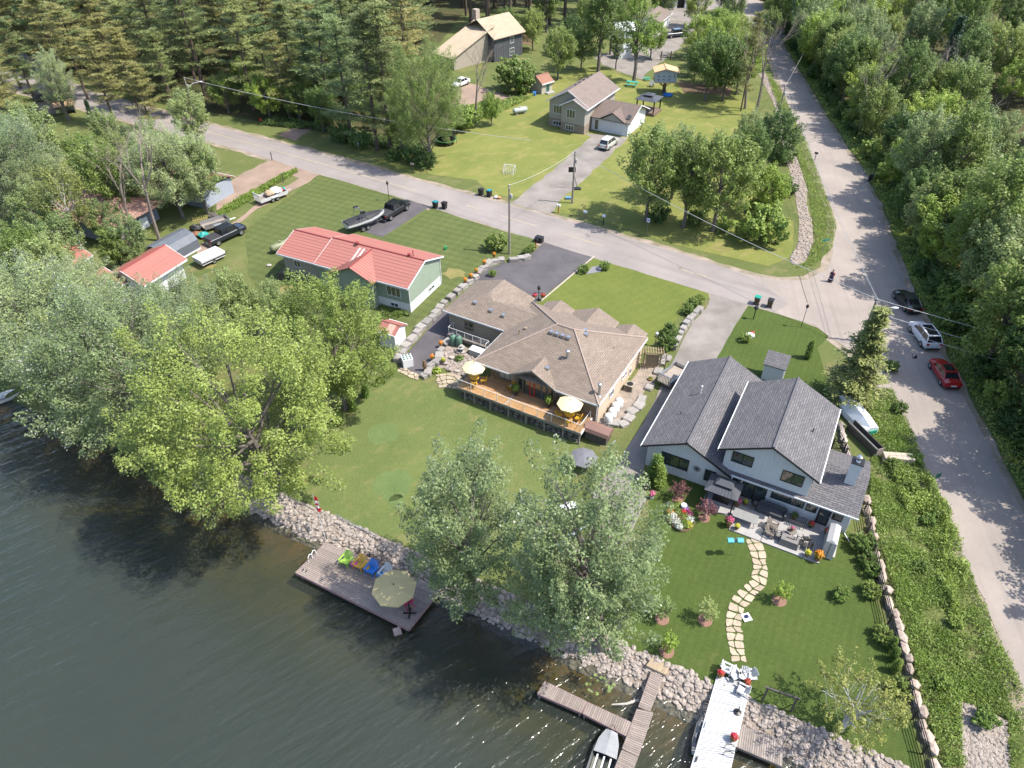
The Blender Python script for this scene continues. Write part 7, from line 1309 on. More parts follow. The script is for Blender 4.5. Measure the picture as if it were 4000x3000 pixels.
quad_dock('side_dock', 'low grey-brown plank dock right of the white dock', [(q.x, q.y) for q in gd], -1.7, GREYWOOD, .15, 1)
# adirondack chairs
def adirondack(q, rz, label, mat, group=None, sc=1, name='adirondack_chair'):
    o = thing(name, label, 'chair', q, rz, group, sc)
    for k in range(5):
        x = -.26 + k * .13; h = .98 - abs(k - 2) * .06; mb = MB(); mb.add([(x - .055, .12, .34), (x + .055, .12, .34), (x + .055, .15, .34), (x - .055, .15, .34), (x * 1.12 - .055, .42, h), (x * 1.12 + .055, .42, h), (x * 1.12 + .055, .45, h), (x * 1.12 - .055, .45, h)], [(3, 2, 1, 0), (4, 5, 6, 7), (0, 1, 5, 4), (1, 2, 6, 5), (2, 3, 7, 6), (3, 0, 4, 7)]); mb.build('back_slat', mat, o)
    mb = MB(); mb.slab([(-.28, -.42, .42), (.28, -.42, .42), (.28, .18, .3), (-.28, .18, .3)], .04); mb.build('seat', mat, o)
    for s_ in (-1, 1):
        MB().box(s_ * .36 - .07, s_ * .36 + .07, -.46, .3, .56, .59).build('arm', mat, o); MB().box(s_ * .32 - .03, s_ * .32 + .03, -.44, -.34, 0, .56).build('leg', mat, o)
        mb = MB(); mb.add([(s_ * .3 - .02, -.4, .3), (s_ * .3 + .02, -.4, .3), (s_ * .3 + .02, .5, 0), (s_ * .3 - .02, .5, 0), (s_ * .3 - .02, -.4, .42), (s_ * .3 + .02, -.4, .42), (s_ * .3 + .02, .55, .1), (s_ * .3 - .02, .55, .1)], [(3, 2, 1, 0), (4, 5, 6, 7), (0, 1, 5, 4), (1, 2, 6, 5), (2, 3, 7, 6), (3, 0, 4, 7)]); mb.build('side_rail', mat, o)
    return o
def stool(q, label, mat, name='side_table', cat='table'):
    o = thing(name, label, cat, q); MB().lathe([(.26, .38), (.28, .41), (.28, .44), (.02, .45)], 14).build('top', mat, o)
    for k in range(4): a = k * 1.57 + .78; MB().tube((.2 * math.cos(a), .2 * math.sin(a), 0), (.18 * math.cos(a), .18 * math.sin(a), .4), .04, .04, 6).build('leg', mat, o)
    return o
def plastic(n, c): return M('plastic_' + n, c, rough=.4)
def DKP_(x, y, z=-1.7): q = hit(1150 + x / 2.267, 2080 + y / 2.267, z + .25); return hz(q, z)
face = R(150)
for x, y, c_, col in ((465, 250, 'lime green adirondack chair, first in the row on the swim dock', plastic('lime', (.3, .5, .08))), (588, 285, 'mustard yellow adirondack chair on the swim dock', plastic('mustard', (.6, .36, .06))), (690, 330, 'bright blue adirondack chair on the swim dock', plastic('blue', (.02, .18, .6))), (815, 365, 'white adirondack chair beside the tan umbrella', plastic('white', (.6, .6, .62)))): adirondack(DKP_(x, y), R(-28), c_, col, sc=1.12)
adirondack(DKP_(1005, 620), R(-150), 'magenta adirondack chair behind the tan umbrella pole', plastic('magenta', (.55, .02, .14)))
for x, y, c_, col in ((530, 285, 'pink side table between green and yellow chairs', plastic('pink', (.6, .1, .35))), (638, 320, 'yellow side table beside the mustard chair', MATS['plastic_mustard']), (757, 375, 'blue side table beside the blue chair', plastic('azure', (.02, .25, .6)))): stool(DKP_(x, y), c_, col)
# umbrellas
def canopy(r_, h, n=8, drop=.45):
    mb = MB(); ring = [(0, 0, h)]; k1 = []
    v = [(0, 0, h)] + [(r_ * .55 * math.cos(2 * math.pi * k / n), r_ * .55 * math.sin(2 * math.pi * k / n), h - drop * .45) for k in range(n)] + [(r_ * math.cos(2 * math.pi * k / n), r_ * math.sin(2 * math.pi * k / n), h - drop) for k in range(n)] + [(r_ * .99 * math.cos(2 * math.pi * k / n), r_ * .99 * math.sin(2 * math.pi * k / n), h - drop - .14) for k in range(n)]
    f = [(0, 1 + k, 1 + (k + 1) % n) for k in range(n)] + [(1 + k, 1 + n + k, 1 + n + (k + 1) % n, 1 + (k + 1) % n) for k in range(n)] + [(1 + n + k, 1 + 2 * n + k, 1 + 2 * n + (k + 1) % n, 1 + n + (k + 1) % n) for k in range(n)]
    return mb.add(v, f)
def fabric(n, c): 
    m, t, p = nodes('fabric_' + n); p.inputs['Base Color'].default_value = (*c, 1); p.inputs['Roughness'].default_value = .9; tr = t.nodes.new('ShaderNodeBsdfTranslucent'); tr.inputs[0].default_value = (*c, 1); mx = t.nodes.new('ShaderNodeMixShader'); mx.inputs[0].default_value = .25; t.links.new(p.outputs[0], mx.inputs[1]); t.links.new(tr.outputs[0], mx.inputs[2]); t.links.new(mx.outputs[0], t.nodes['Material Output'].inputs[0]); return m
CREAMF = fabric('cream', (.74, .63, .38)); TANF = fabric('tan', (.52, .43, .22)); GREYF = fabric('grey', (.16, .16, .18))
q = DKP_(1020, 700); cq = hz(hit(1150 + 880 / 2.267, 2080 + 470 / 2.267, .9), 0)
um = thing('cantilever_umbrella', 'big tan octagonal cantilever umbrella over the swim dock', 'umbrella', q); cx, cy = cq.x - q.x, cq.y - q.y
MB().path([(0, 0, 0), (0, 0, 1.9), (cx * .12, cy * .12, 2.15), (cx * .5, cy * .5, 2.2), (cx, cy, 2.35)], [.05] * 5, 7).build('pole', BLACKTRIM, um); MB().tube((0, 0, 1.75), (cx * .25, cy * .25 - .3, 1.8), .03, .03, 6).build('crank', BLACKTRIM, um)
o = canopy(1.72, 2.75).xf(Matrix.Translation((cx, cy, 0)) @ Matrix.Rotation(.3, 4, 'Z')).build('canopy', TANF, um); MB().lathe([(.05, 2.74), (.06, 2.82), (.02, 2.86)], 8, (cx, cy, 0)).build('finial', BLACKTRIM, um); MB().box(-.5, .5, -.06, .06, .01, .07).box(-.06, .06, -.5, .5, .012, .072).build('base', BLACKTRIM, um)
for k in range(8): a = .3 + k * math.pi / 4; MB().tube((cx + .1 * math.cos(a), cy + .1 * math.sin(a), 2.7), (cx + 1.66 * math.cos(a), cy + 1.66 * math.sin(a), 2.27), .015, .012, 4).build('rib', BLACKTRIM, um)
def BL(x, y, z=0): c, s_ = math.cos(BRZ), math.sin(BRZ); return Vector((BO[0] + x * c - y * s_, BO[1] + x * s_ + y * c, z))
def GL(x, y, z=-.1): c, s_ = math.cos(GRZ), math.sin(GRZ); return Vector((GH[0] + x * c - y * s_, GH[1] + x * s_ + y * c, z))
DFZ = .655
YEL_ = M('yellow_furniture', (.62, .36, .025), (.55, .31, .02), 2, .5)
def slat_chair(q, rz, label, mat, name='chair', arms=True, group=None, wire_=False):
    o = thing(name, label, 'chair', q, rz, group)
    for sx in (-1, 1):
        for y, h in ((-.24, .44), (.24, .95)): MB().tube((sx * .24, y, 0), (sx * .24, y + (.12 if h > .5 else 0), h), .022, .022, 5).build('leg', mat, o)
        if arms: MB().box(sx * .26 - .03, sx * .26 + .03, -.26, .3, .62, .65).build('arm', mat, o)
    for k in range(5): MB().box(-.24, .24, -.25 + k * .1, -.17 + k * .1, .42, .45).build('seat_slat', mat, o)
    for k in range(5): x = -.2 + k * .1; MB().tube((x, .25, .46), (x, .36, .92), .03 if not wire_ else .012, .03 if not wire_ else .012, 4).build('back_slat', mat, o)
    MB().tube((-.25, .36, .94), (.25, .36, .94), .03, .03, 5).build('top_rail', mat, o); return o
def table(q, label, r_, mat, leg, h=.72, square=None, name='table'):
    o = thing(name, label, 'table', q, BRZ)
    if square: MB().box(-square[0], square[0], -square[1], square[1], h - .03, h).build('top', mat, o); ls = [(sx * square[0] * .85, sy * square[1] * .8) for sx in (-1, 1) for sy in (-1, 1)]
    else: MB().lathe([(r_, h - .03), (r_, h), (.02, h + .005)], 18).build('top', mat, o); ls = [(.6 * r_ * math.cos(a), .6 * r_ * math.sin(a)) for a in (0.8, 2.4, 3.9, 5.5)]
    for x, y in ls: MB().tube((x, y, 0), (x * .9, y * .9, h - .03), .03, .03, 6).build('leg', leg, o)
    return o
for (x, y), w_, lab, chs in (((-13.1, -.55), 1.05, 'left', ((.9, .3), (-.75, .5), (.4, -.75))), ((-2.3, -.75), 1.12, 'right', ((-.85, -.4), (.35, -.8), (.1, .85), (.9, .1)))):
    q = BL(x, y, DFZ); table(q, 'round yellow table under the %s cream umbrella on the cedar deck' % lab, .5, YEL_, YEL_)
    u = thing('patio_umbrella', 'cream octagonal umbrella at the %s end of the cedar deck' % lab, 'umbrella', q); MB().tube((0, 0, 0), (0, 0, 2.35), .025, .025, 7).build('pole', STEEL, u); canopy(w_ * 1.12, 2.4).build('canopy', CREAMF, u); MB().lathe([(.04, 2.39), (.05, 2.46), (.01, 2.5)], 8).build('finial', TIMBER, u)
    for k in range(8): a = k * math.pi / 4; MB().tube((.05 * math.cos(a), .05 * math.sin(a), 2.34), (w_ * 1.07 * math.cos(a), w_ * 1.07 * math.sin(a), 1.94), .012, .01, 4).build('rib', STEEL, u)
    for i, (dx, dy) in enumerate(chs):
        p_ = BL(x + dx, y + dy, DFZ); slat_chair(p_, BRZ + math.atan2(dy, dx) - R(90), 'yellow armchair at the %s umbrella table, %s' % (lab, ('first from the left', 'second from the left', 'on the railing side', 'on the outer side')[i]), YEL_, 'armchair')
rc = slat_chair(BL(-9.3, .25, DFZ + .06), BRZ - R(25), 'yellow rocking chair with striped cushion by the red door', YEL_, 'rocking_chair')
for sx in (-1, 1): MB().path([(sx * .24, -.45, .04), (sx * .24, -.1, -.04), (sx * .24, .25, -.04), (sx * .24, .6, .06)], [.025] * 4, 5).build('rocker', YEL_, rc)
MB().blob((0, .05, .52), (.22, .2, .08), .03, 2).build('cushion', M('striped_cushion', (.55, .5, .52), (.35, .28, .36), 12, .9), rc)
for x, lab in ((-8.5, 'left'), (-4.85, 'right')): pot(BL(x, -.15, DFZ), 'tall dark planter of yellow-green grass %s of the red door' % lab, 'lime', 1.45, DPOT, tall=1.15)
o = thing('deck_bench', 'dark bench with cushions under the right window of the bungalow', 'bench', BL(-3.6, .4, DFZ), BRZ); MB().box(-.8, .8, -.25, .25, .35, .45).build('seat', TIMBER, o); MB().box(-.8, .8, .2, .26, .45, .85).build('backrest', TIMBER, o)
for x in (-.7, .7): MB().box(x - .05, x + .05, -.2, .2, 0, .35).build('leg', TIMBER, o)
# side yard of the bungalow
GZ0 = -.1
for i, (x, y) in enumerate(((.75, 1.75), (.8, 2.6), (.75, 3.45), (.8, 4.2))):
    q = BL(x, y); o = thing('rain_barrel', 'white water barrel, %s in the row on the bungalow side wall' % ('nearest the deck', 'second', 'third', 'farthest from the deck')[i], 'barrel', (q.x, q.y, gz(q.x, q.y))); MB().lathe([(.36, 0), (.42, .15), (.42, .85), (.34, 1.0), (.33, 1.03), (.02, 1.06)], 18).build('drum', WHITE, o, True); MB().lathe([(.44, .3), (.45, .33), (.44, .36)], 18, cap=False).build('hoop', ALU, o); MB().lathe([(.1, 1.05), (.1, 1.1), (.02, 1.1)], 10, (.12, 0, 0)).build('cap', ALU, o)
q = BL(.75, 7.1); ac = thing('air_conditioner', 'round-topped beige air conditioning unit by the bungalow side wall', 'air conditioner', (q.x, q.y, gz(q.x, q.y)), BRZ); MB().box(-.42, .42, -.42, .42, 0, .72).build('casing', M('ac_beige', (.42, .36, .29)), ac); MB().lathe([(.34, .725), (.34, .75), (.1, .75)], 16).build('fan_grille', BLACKTRIM, ac)
for k in range(7): MB().box(-.36, .36, -.435, -.425, .1 + k * .085, .14 + k * .085).build('louvre', TIMBER, ac)
q = T(2, 1, 1200, 1520); gt = thing('garden_gate', 'rustic garden gate under a slatted arbour beside the bungalow', 'gate', q, R(-6))
GW = M('gate_wood', (.33, .245, .15), (.27, .2, .12), 2, .8); GP = M('gate_panel', (.27, .21, .14), (.22, .17, .11), 3, .8)
for x in (-.85, .85): MB().box(x - .07, x + .07, -.07, .07, 0, 2.2).build('post', GW, gt)
MB().box(-.68, .68, -.03, .03, .15, 1.7).build('gate_panel', GP, gt); MB().box(-.78, .78, -.05, .05, 1.7, 1.8).build('gate_rail', GW, gt); MB().box(-.78, .78, -.05, .05, .08, .16).build('gate_rail', GW, gt)
for k in range(9): MB().box(-1.1 + k * .265, -1.03 + k * .265, -.55, .55, 2.28, 2.36).build('arbour_slat', GW, gt)
for y in (-.3, .3): MB().box(-1.1, 1.1, y - .04, y + .04, 2.2, 2.28).build('arbour_beam', GW, gt)
for s_ in (-1, 1):
    for k in range(3): MB().tube((s_ * .92, 0, .2 + k * .6), (s_ * 1.4, 0, .6 + k * .6), .025, .025, 5).build('trellis_twig', GW, gt); MB().tube((s_ * 1.4, 0, .2 + k * .6), (s_ * .92, 0, .6 + k * .6), .025, .025, 5).build('trellis_twig', GW, gt)
    MB().box(s_ * 1.42 - .04, s_ * 1.42 + .04, -.04, .04, 0, 2).build('trellis_post', GW, gt)
o = thing('lantern_post', 'short lantern post beside the garden gate', 'lantern', T(2, 1, 1235, 1330)); MB().tube((0, 0, 0), (0, 0, 1.5), .05, .05, 7).build('shaft', GW, o); MB().lathe([(.06, 1.5), (.16, 1.55), (.18, 1.75), (.03, 1.9)], 10).build('lantern', WHITE, o)
GRT = M('green_cylinder', (.1, .2, .145), (.08, .165, .12), 2, .5)
for x, y, lab in ((1705, 1320, 'left'), (1755, 1330, 'right')): o = thing('propane_cylinder', 'tall green propane cylinder, %s of the pair by the side deck' % lab, 'gas cylinder', T(1, 1, x, y)); MB().lathe([(.3, .02), (.38, .15), (.38, 1.1), (.28, 1.32), (.1, 1.4)], 18).build('tank', GRT, o, True); MB().lathe([(.14, 1.38), (.15, 1.55), (.12, 1.55)], 12).build('collar', STEEL, o)
o = thing('storage_box', 'pale grey storage box beside the side deck', 'box', T(1, 1, 1910, 1405), BRZ); MB().box(-.75, .75, -.4, .4, 0, .65).build('body', M('box_grey', (.48, .46, .44)), o); MB().box(-.8, .8, -.45, .45, .65, .74).build('lid', WHITE, o)
o = thing('bird_bath', 'tiered stone bird bath in the rock garden', 'bird bath', T(1, 1, 1780, 1385)); MB().lathe([(.3, 0), (.32, .1), (.12, .2), (.1, .5), (.38, .6), (.4, .68), (.3, .64), (.06, .64), (.06, .85), (.18, .95), (.02, .95)], 16).build('basin', CONC, o)
o = thing('wood_carving', 'brown wooden animal carving at the end of the driveway slabs', 'statue', T(1, 1, 1460, 1545)); MB().path([(0, 0, 0), (.05, 0, .4), (0, 0, .9), (-.03, 0, 1.25)], [.22, .2, .17, .12], 9).build('body', M('carving', (.2, .12, .06), (.12, .07, .04), 6, .8), o); MB().blob((-.03, -.06, 1.38), (.15, .17, .16), .08, 2).build('head', MATS['carving'], o)
for s_ in (-1, 1): MB().blob((s_ * .1, -.02, 1.52), (.05, .04, .06), .05, 1).build('ear', MATS['carving'], o); MB().tube((s_ * .15, 0, .95), (s_ * .2, -.18, .6), .06, .05, 6).build('arm', MATS['carving'], o)
o = thing('bulk_bag', 'white bulk bag full of green bottles beside the driveway tail', 'bag', T(1, 1, 1310, 1490), R(20)); mb = MB().box(-.55, .55, -.55, .55, 0, 1.0); mb.build('sack', WHITE, o)
for k in range(9): MB().blob((-.35 + (k % 3) * .35, -.35 + (k // 3) * .35, 1.02), (.14, .14, .12), .1, 1).build('bottle', GRT, o)
for x, y, fl, lab in ((1600, 1345, 'orange', 'pot of orange flowers on the top driveway slab'), (1525, 1460, 'orange', 'pot of orange flowers on the middle driveway slab'), (1620, 1490, 'yellow', 'yellow flowering clump in the rock garden')): q = T(1, 1, x, y); pot((q.x, q.y, q.z + .22), lab, fl, .85)
for x, y, k, lab in ((1560, 1555, 'lime', 'broad-leaved hosta clump beside the flagstone terrace'), (1755, 1450, 'green', 'small bright fern in the rock garden')): q = T(1, 1, x, y); o = thing('plant_clump', lab, 'plant', q); inst('leaves', foliage_ball(.5, 160, .14, LF[k], 21, .6, .2), o)
slab_ = sheet('lawn_slab', poly(T(2, 1, 640, 715), T(2, 1, 690, 650), T(2, 1, 770, 640), T(2, 1, 770, 690)), .06, gravelmat('blue_grey_slab', (.27, .26, .29), (.22, .215, .24)))
o = thing('lawn_monument', 'white stone with red flowers on the farmhouse front lawn', 'stone', T(2, 1, 2050, 1250)); MB().blob((0, 0, .2), (.6, .35, .35), .15, 2).build('stone', WHITE, o); inst('flowers', foliage_ball(.25, 120, .06, FLW['red'], 31, .6, .45, (.3, .15)), o)
o = thing('splash_block', 'terracotta bowl planter on the bungalow side path', 'planter', T(2, 1, 1195, 1625)); MB().lathe([(.2, 0), (.3, .2), (.26, .2)], 12).build('bowl', TERRA, o); inst('leaves', foliage_ball(.25, 100, .08, LF['green'], 33, .6, .25), o)
SHEDB = M('brown_shed_roof', (.24, .14, .115), (.2, .115, .095), 1.2, .6)
o = thing('log_store', 'low brown-roofed log store at the right end of the cedar deck', 'shed', T(2, 2, 740, 470), BRZ); MB().box(-1.1, 1.1, -.6, .6, 0, 1.1).build('wall', TIMBER, o); pts = [(-.75, 1.05), (-.6, 1.4), (0, 1.6), (.6, 1.4), (.75, 1.05)]; MB().wallyz(pts, -1.25, 1.25).build('roof', SHEDB, o)
# ramp pad furniture under the airy maple
q = T(2, 2, 610, 720); o = thing('ramp_umbrella', 'grey canopy umbrella beside the boat ramp under the airy maple', 'umbrella', q); MB().tube((0, 0, 0), (0, 0, 1.7), .03, .03, 7).build('pole', BLACKTRIM, o); canopy(1.3, 1.75).build('canopy', GREYF, o)
o = thing('pallet_bench', 'white slatted bench under the airy maple', 'bench', T(2, 2, 490, 1080), R(20)); 
for k in range(6): MB().box(-.75, .75, -.35 + k * .13, -.26 + k * .13, .4, .44).build('slat', WHITE, o)
for x in (-.65, .65): MB().box(x - .05, x + .05, -.3, .35, 0, .4).build('leg', WHITE, o)
for x, y, c_, m_ in ((540, 1310, 'pale blue kayak lying on the bank under the airy maple', M('kayak_blue', (.42, .5, .58))), (490, 1440, 'dark kayak lying beside the pale blue one', M('kayak_dark', (.08, .1, .13)))):
    o = thing('kayak', c_, 'kayak', T(2, 2, x, y), R(35)); mb = MB(); loft(mb, [[(xx, -w_, .2), (xx, -w_ * .7, .05), (xx, 0, 0), (xx, w_ * .7, .05), (xx, w_, .2), (xx, 0, .32)] for xx, w_ in ((-1.7, .03), (-1, .26), (0, .36), (1, .26), (1.7, .03))]); mb.build('hull', m_, o); MB().lathe([(.25, .33), (.28, .36), (.22, .36)], 12, sx=1.5, cap=False).build('cockpit', BLACKTRIM, o)
q = T(2, 2, 1130, 880); o = thing('raised_planter', 'wooden planter of green shrubs at the farmhouse corner', 'planter', q, GRZ); MB().box(-.5, .5, -.4, .4, 0, .6).build('box', TIMBER, o); inst('leaves', foliage_ball(.55, 260, .1, LF['green'], 41, .7, .8), o)
pot(T(2, 2, 1205, 985), 'pink flowers in a pale pot below the farmhouse corner', 'pink', 1.0, WHITE)
# farmhouse patio and its furniture
pz = -.06; PAT = gravelmat('patio_concrete', (.4, .385, .37), (.31, .3, .295), .1, .8, 10, .08)
def patch(name, pts, z0, z1, mat): o = MB().prism([tuple(GL(x, y))[:2] for x, y in pts], z0, z1).build(name, mat); return struct(o)
patch('patio', [(5.9, -2.4), (8.7, -2.4), (8.7, -3.75), (15.9, -3.75), (15.9, -2.6), (16.9, -2.6), (16.9, .4), (5.9, .4)], -.5, pz, PAT)
for a, b in (((11.3, -3.75), (11.3, .4)),): patch('patio_joint', [(a[0] - .025, a[1]), (a[0] + .025, a[1]), (b[0] + .025, b[1]), (b[0] - .025, b[1])], pz, pz + .004, TAR)
def gthing(name, lab, cat, x, y, rz=0): return thing(name, lab, cat, GL(x, y, pz + .005), GRZ + rz)
gg = gthing('gazebo', 'dark hardtop grill gazebo at the left end of the farmhouse patio', 'gazebo', 7.25, -1.35)
for x in (-1.1, 1.1):
    for y in (-.85, .85): MB().box(x - .05, x + .05, y - .05, y + .05, 0, 2.1).build('post', BLACKTRIM, gg)
hip_roof(gg, 1.4, 1.1, 2.1, 2.55, .5, ROOFD); hip_roof(gg, .75, .5, 2.6, 2.85, .4, ROOFD, 'vent_roof')
for k in range(7): MB().tube((-.9 + k * .3, -1.1, 2.12), (-.5 + k * .17, -.02, 2.57), .015, .015, 4).build('roof_seam', ROOFD, gg)
MB().box(-.7, .7, .1, .6, 0, .9).build('counter', BLACKTRIM, gg)
GT = M('glass_table', (.28, .28, .27), rough=.08); IRON = M('wrought_iron', (.03, .03, .03), rough=.5); TAUPE = M('taupe_plastic', (.19, .165, .145), rough=.6); COVER = M('grey_cover', (.2, .185, .18), (.16, .15, .145), 2, .7); COVERL = M('pale_cover', (.5, .49, .48), (.42, .41, .4), 1.5, .6)
o = table(GL(9.6, -2.35, pz), 'grey glass dining table at the left of the patio', 0, GT, STEEL, square=(1.0, .5), name='dining_table'); o.rotation_euler[2] = GRZ
adirondack(GL(11.75, -1.95, pz), GRZ + R(80), 'taupe adirondack chair nearest the house on the patio', TAUPE); adirondack(GL(11.75, -2.75, pz), GRZ + R(75), 'taupe adirondack chair farther from the house on the patio', TAUPE)
o = gthing('covered_fire_table', 'dark grey covered fire table at the patio edge', 'fire table', 13.35, -2.95); mb = MB(); mb.add([(-.75, -.45, 0), (.75, -.45, 0), (.75, .45, 0), (-.75, .45, 0), (-.66, -.36, .66), (.66, -.36, .66), (.66, .36, .66), (-.66, .36, .66)], [(3, 2, 1, 0), (4, 5, 6, 7), (0, 1, 5, 4), (1, 2, 6, 5), (2, 3, 7, 6), (3, 0, 4, 7)]); mb.build('cover', COVER, o); MB().box(-.3, .3, -.02, .02, .66, .72).build('strap', BLACKTRIM, o)
slat_chair(GL(12.55, -2.75, pz), GRZ + R(90), 'grey chair tucked behind the covered fire table', COVER)
o = table(GL(13.3, -2.0, pz), 'small dark round table with pink flowers on the patio', .42, TAUPE, IRON, h=.6); pot(GL(13.3, -2.0, pz + .6), 'pink flower pot on the small round patio table', 'pink', .6)
sofa = gthing('sofa', 'long charcoal outdoor sofa under the patio windows', 'sofa', 11.4, -.45); MB().box(-1.1, 1.1, -.4, .4, .1, .42).build('seat', M('charcoal_cushion', (.07, .075, .085), rough=.9), sofa); MB().box(-1.1, 1.1, .28, .44, .42, .85).build('backrest', MATS['charcoal_cushion'], sofa)
for x in (-1.1, 1.1): MB().box(x - .08, x + .08, -.4, .44, .1, .65).build('arm', MATS['charcoal_cushion'], sofa)
o = gthing('bench', 'black iron slatted bench against the house wall', 'bench', 13.5, -.75)
for k in range(10): MB().tube((-.6 + k * .133, .2, .45), (-.6 + k * .133, .28, .9), .014, .014, 4).build('back_slat', IRON, o); MB().box(-.62 + k * .133, -.55 + k * .133, -.25, .2, .42, .45).build('seat_slat', IRON, o)
for x in (-.62, .62): MB().tube((x, -.22, 0), (x, -.22, .6), .02, .02, 5).build('leg', IRON, o); MB().tube((x, .22, 0), (x, .28, .92), .02, .02, 5).build('leg', IRON, o)
MB().tube((-.62, .28, .92), (.62, .28, .92), .02, .02, 5).build('top_rail', IRON, o)
for (x, y), r_, lab in (((14.5, -2.15), 200, 'black iron chair nearest the sofa'), ((14.15, -2.65), 90, 'black iron chair facing the fire table'), ((14.75, -2.75), -90, 'black iron chair at the right of the iron set')): slat_chair(GL(x, y, pz), GRZ + R(r_), lab, IRON, wire_=True)
o = gthing('covered_cabinet', 'tall pale zipped cover over a cabinet at the right end of the patio', 'cover', 16.25, -1.85); mb = MB(); mb.add([(-.45, -1.15, 0), (.45, -1.15, 0), (.45, 1.15, 0), (-.45, 1.15, 0), (-.4, -1.05, 1.75), (.4, -1.05, 1.75), (.4, 1.05, 1.75), (-.4, 1.05, 1.75), (0, -.95, 2.0), (0, .95, 2.0)], [(3, 2, 1, 0), (0, 1, 5, 4), (1, 2, 6, 5), (2, 3, 7, 6), (3, 0, 4, 7), (4, 5, 8), (6, 7, 9), (5, 6, 9, 8), (7, 4, 8, 9)]); mb.build('cover', COVERL, o); MB().tube((0, -1.16, .1), (0, -1.1, 1.7), .02, .02, 5).build('zip', BLACKTRIM, o)
o = gthing('kettle_barbecue', 'black kettle barbecue beside the patio door', 'barbecue', 9.9, -.6); MB().lathe([(.05, .55), (.25, .6), (.32, .78), (.26, .98), (.05, 1.06)], 16).build('kettle', BLACKTRIM, o, True)
for k in range(3): a = k * 2.1; MB().tube((.2 * math.cos(a), .2 * math.sin(a), .65), (.32 * math.cos(a), .32 * math.sin(a), 0), .018, .018, 5).build('leg', BLACKTRIM, o)
for x, y, fl, lab, s_ in ((8.55, -3.4, 'pink', 'tall pot of pink flowers at the left patio corner', 1.25), (9.25, -3.45, 'yellow', 'small pot of yellow flowers at the left patio corner', .8), (15.7, -3.5, 'orange', 'big pot of mixed orange flowers at the right patio corner', 1.3), (14.9, -3.5, 'yellow', 'squat pot of yellow flowers at the right patio edge', .9), (14.6, -.35, 'red', 'pot of red flowers left of the side door', .9), (15.9, -.5, 'red', 'pot of red flowers right of the side door', .95), (8.6, -.9, 'pink', 'pot of pink flowers beside the grill gazebo', 1.15), (9.2, -.5, 'yellow', 'pot of yellow flowers before the patio door', .8), (8.3, -.2, 'lime', 'lime fern basket beside the gazebo post', 1.0), (13.2, -.1, 'green', 'green fern basket under the small window', .95), (6.1, -.3, 'yellow', 'yellow-leaved pot left of the grill gazebo', 1.0)): pot(GL(x, y, pz), lab, fl, s_, DPOT if fl == 'red' else None)
# flower bed on the lawn
q = T(2, 2, 1455, 1150); fbz = thing('flower_bed', 'oval island bed of mixed flowers on the mown lawn', 'flower bed', q); MB().lathe([(1.5, 0), (1.45, .12), (.02, .2)], 18, sx=.8, sy=1.05).build('soil', SOIL, fbz)
for i, (x, y, r_, k) in enumerate(((-.6, .9, .45, 'green'), (-.05, 1.05, .4, 'lime'), (.5, .7, .35, 'purple'), (-.95, .35, .35, 'orange'), (-.85, -.1, .42, 'white'), (-.2, .3, .4, 'green'), (.75, .2, .35, 'pink'), (.3, -.3, .5, 'lime'), (.75, -.45, .4, 'white'), (-.55, -.7, .4, 'white'), (.1, -1.0, .45, 'cedar'), (-.35, -1.15, .35, 'white'), (.5, -1.0, .4, 'yellow'), (.3, .35, .28, 'red'))):
    inst('flower_clump', foliage_ball(r_, 260, .07, FLW[k] if k in FLW else LF[k], 60 + i, .75, .3), fbz, (x * .9, y * 1.05, 0))
o = thing('garden_basin', 'small white wire basket standing in the island flower bed', 'basket', (q.x + .35, q.y + .75, q.z + .2)); MB().lathe([(.2, 0), (.26, .5), (.24, .52)], 12).build('basket', WHITE, o)
q = T(2, 2, 1890, 1480); o = thing('bird_feeder', 'turquoise twin bird feeder on a thin pole in the lawn', 'bird feeder', q); MB().tube((0, 0, 0), (0, 0, 1.75), .02, .02, 6).build('pole', STEEL, o)
for s_ in (-1, 1): MB().box(s_ * .38 - .2, s_ * .38 + .2, -.15, .15, 1.7, 1.95).build('box', TURQ, o); mb = MB(); mb.wallyz([(-.24, 1.95), (.24, 1.95), (0, 2.12)], s_ * .38 - .25, s_ * .38 + .25); mb.build('roof', M('aqua_roof', (.1, .42, .45)), o)
MB().blob((0, 0, 1.85), (.14, .12, .16), .05, 2).build('ornament', M('navy_ornament', (.05, .06, .15)), o)
q = T(2, 3, 2025, 360); o = thing('garden_light', 'white tray with a dark solar light right of the flagstone path', 'garden light', q, R(15)); MB().box(-.33, .33, -.33, .33, .03, .08).build('tray', WHITE, o); MB().lathe([(.12, .08), (.16, .2), (.05, .35)], 10).build('lamp', M('navy_ornament', (.05, .06, .15)), o)
q = T(3, 3, 20, 1010); q2 = T(3, 3, 130, 1160); o = thing('swing_frame', 'dark timber swing frame on the lawn above the stone bank', 'swing frame', T(3, 3, 70, 1130), R(-22))
for x in (-.95, .95): MB().box(x - .06, x + .06, -.06, .06, 0, 1.9).build('post', TIMBER, o); MB().tube((x, 0, 1.0), (x, .55, 0), .04, .04, 5).build('brace', TIMBER, o)
MB().box(-1.15, 1.15, -.06, .06, 1.82, 1.94).build('beam', TIMBER, o)
o = thing('burn_barrel', 'rusty burn barrel at the lawn edge under the huge maple', 'barrel', T(1, 2, 412, 855)); MB().lathe([(.3, 0), (.31, .3), (.3, .31), (.31, .6), (.3, .61), (.31, .9), (.28, .9), (.27, .6), (.02, .55)], 16).build('drum', M('rusty_drum', (.3, .1, .07), (.18, .06, .05), 5, .9), o); MB().lathe([(.32, .88), (.33, .92), (.29, .92)], 16, cap=False).build('rim', M('rust_rim', (.4, .2, .16)), o)
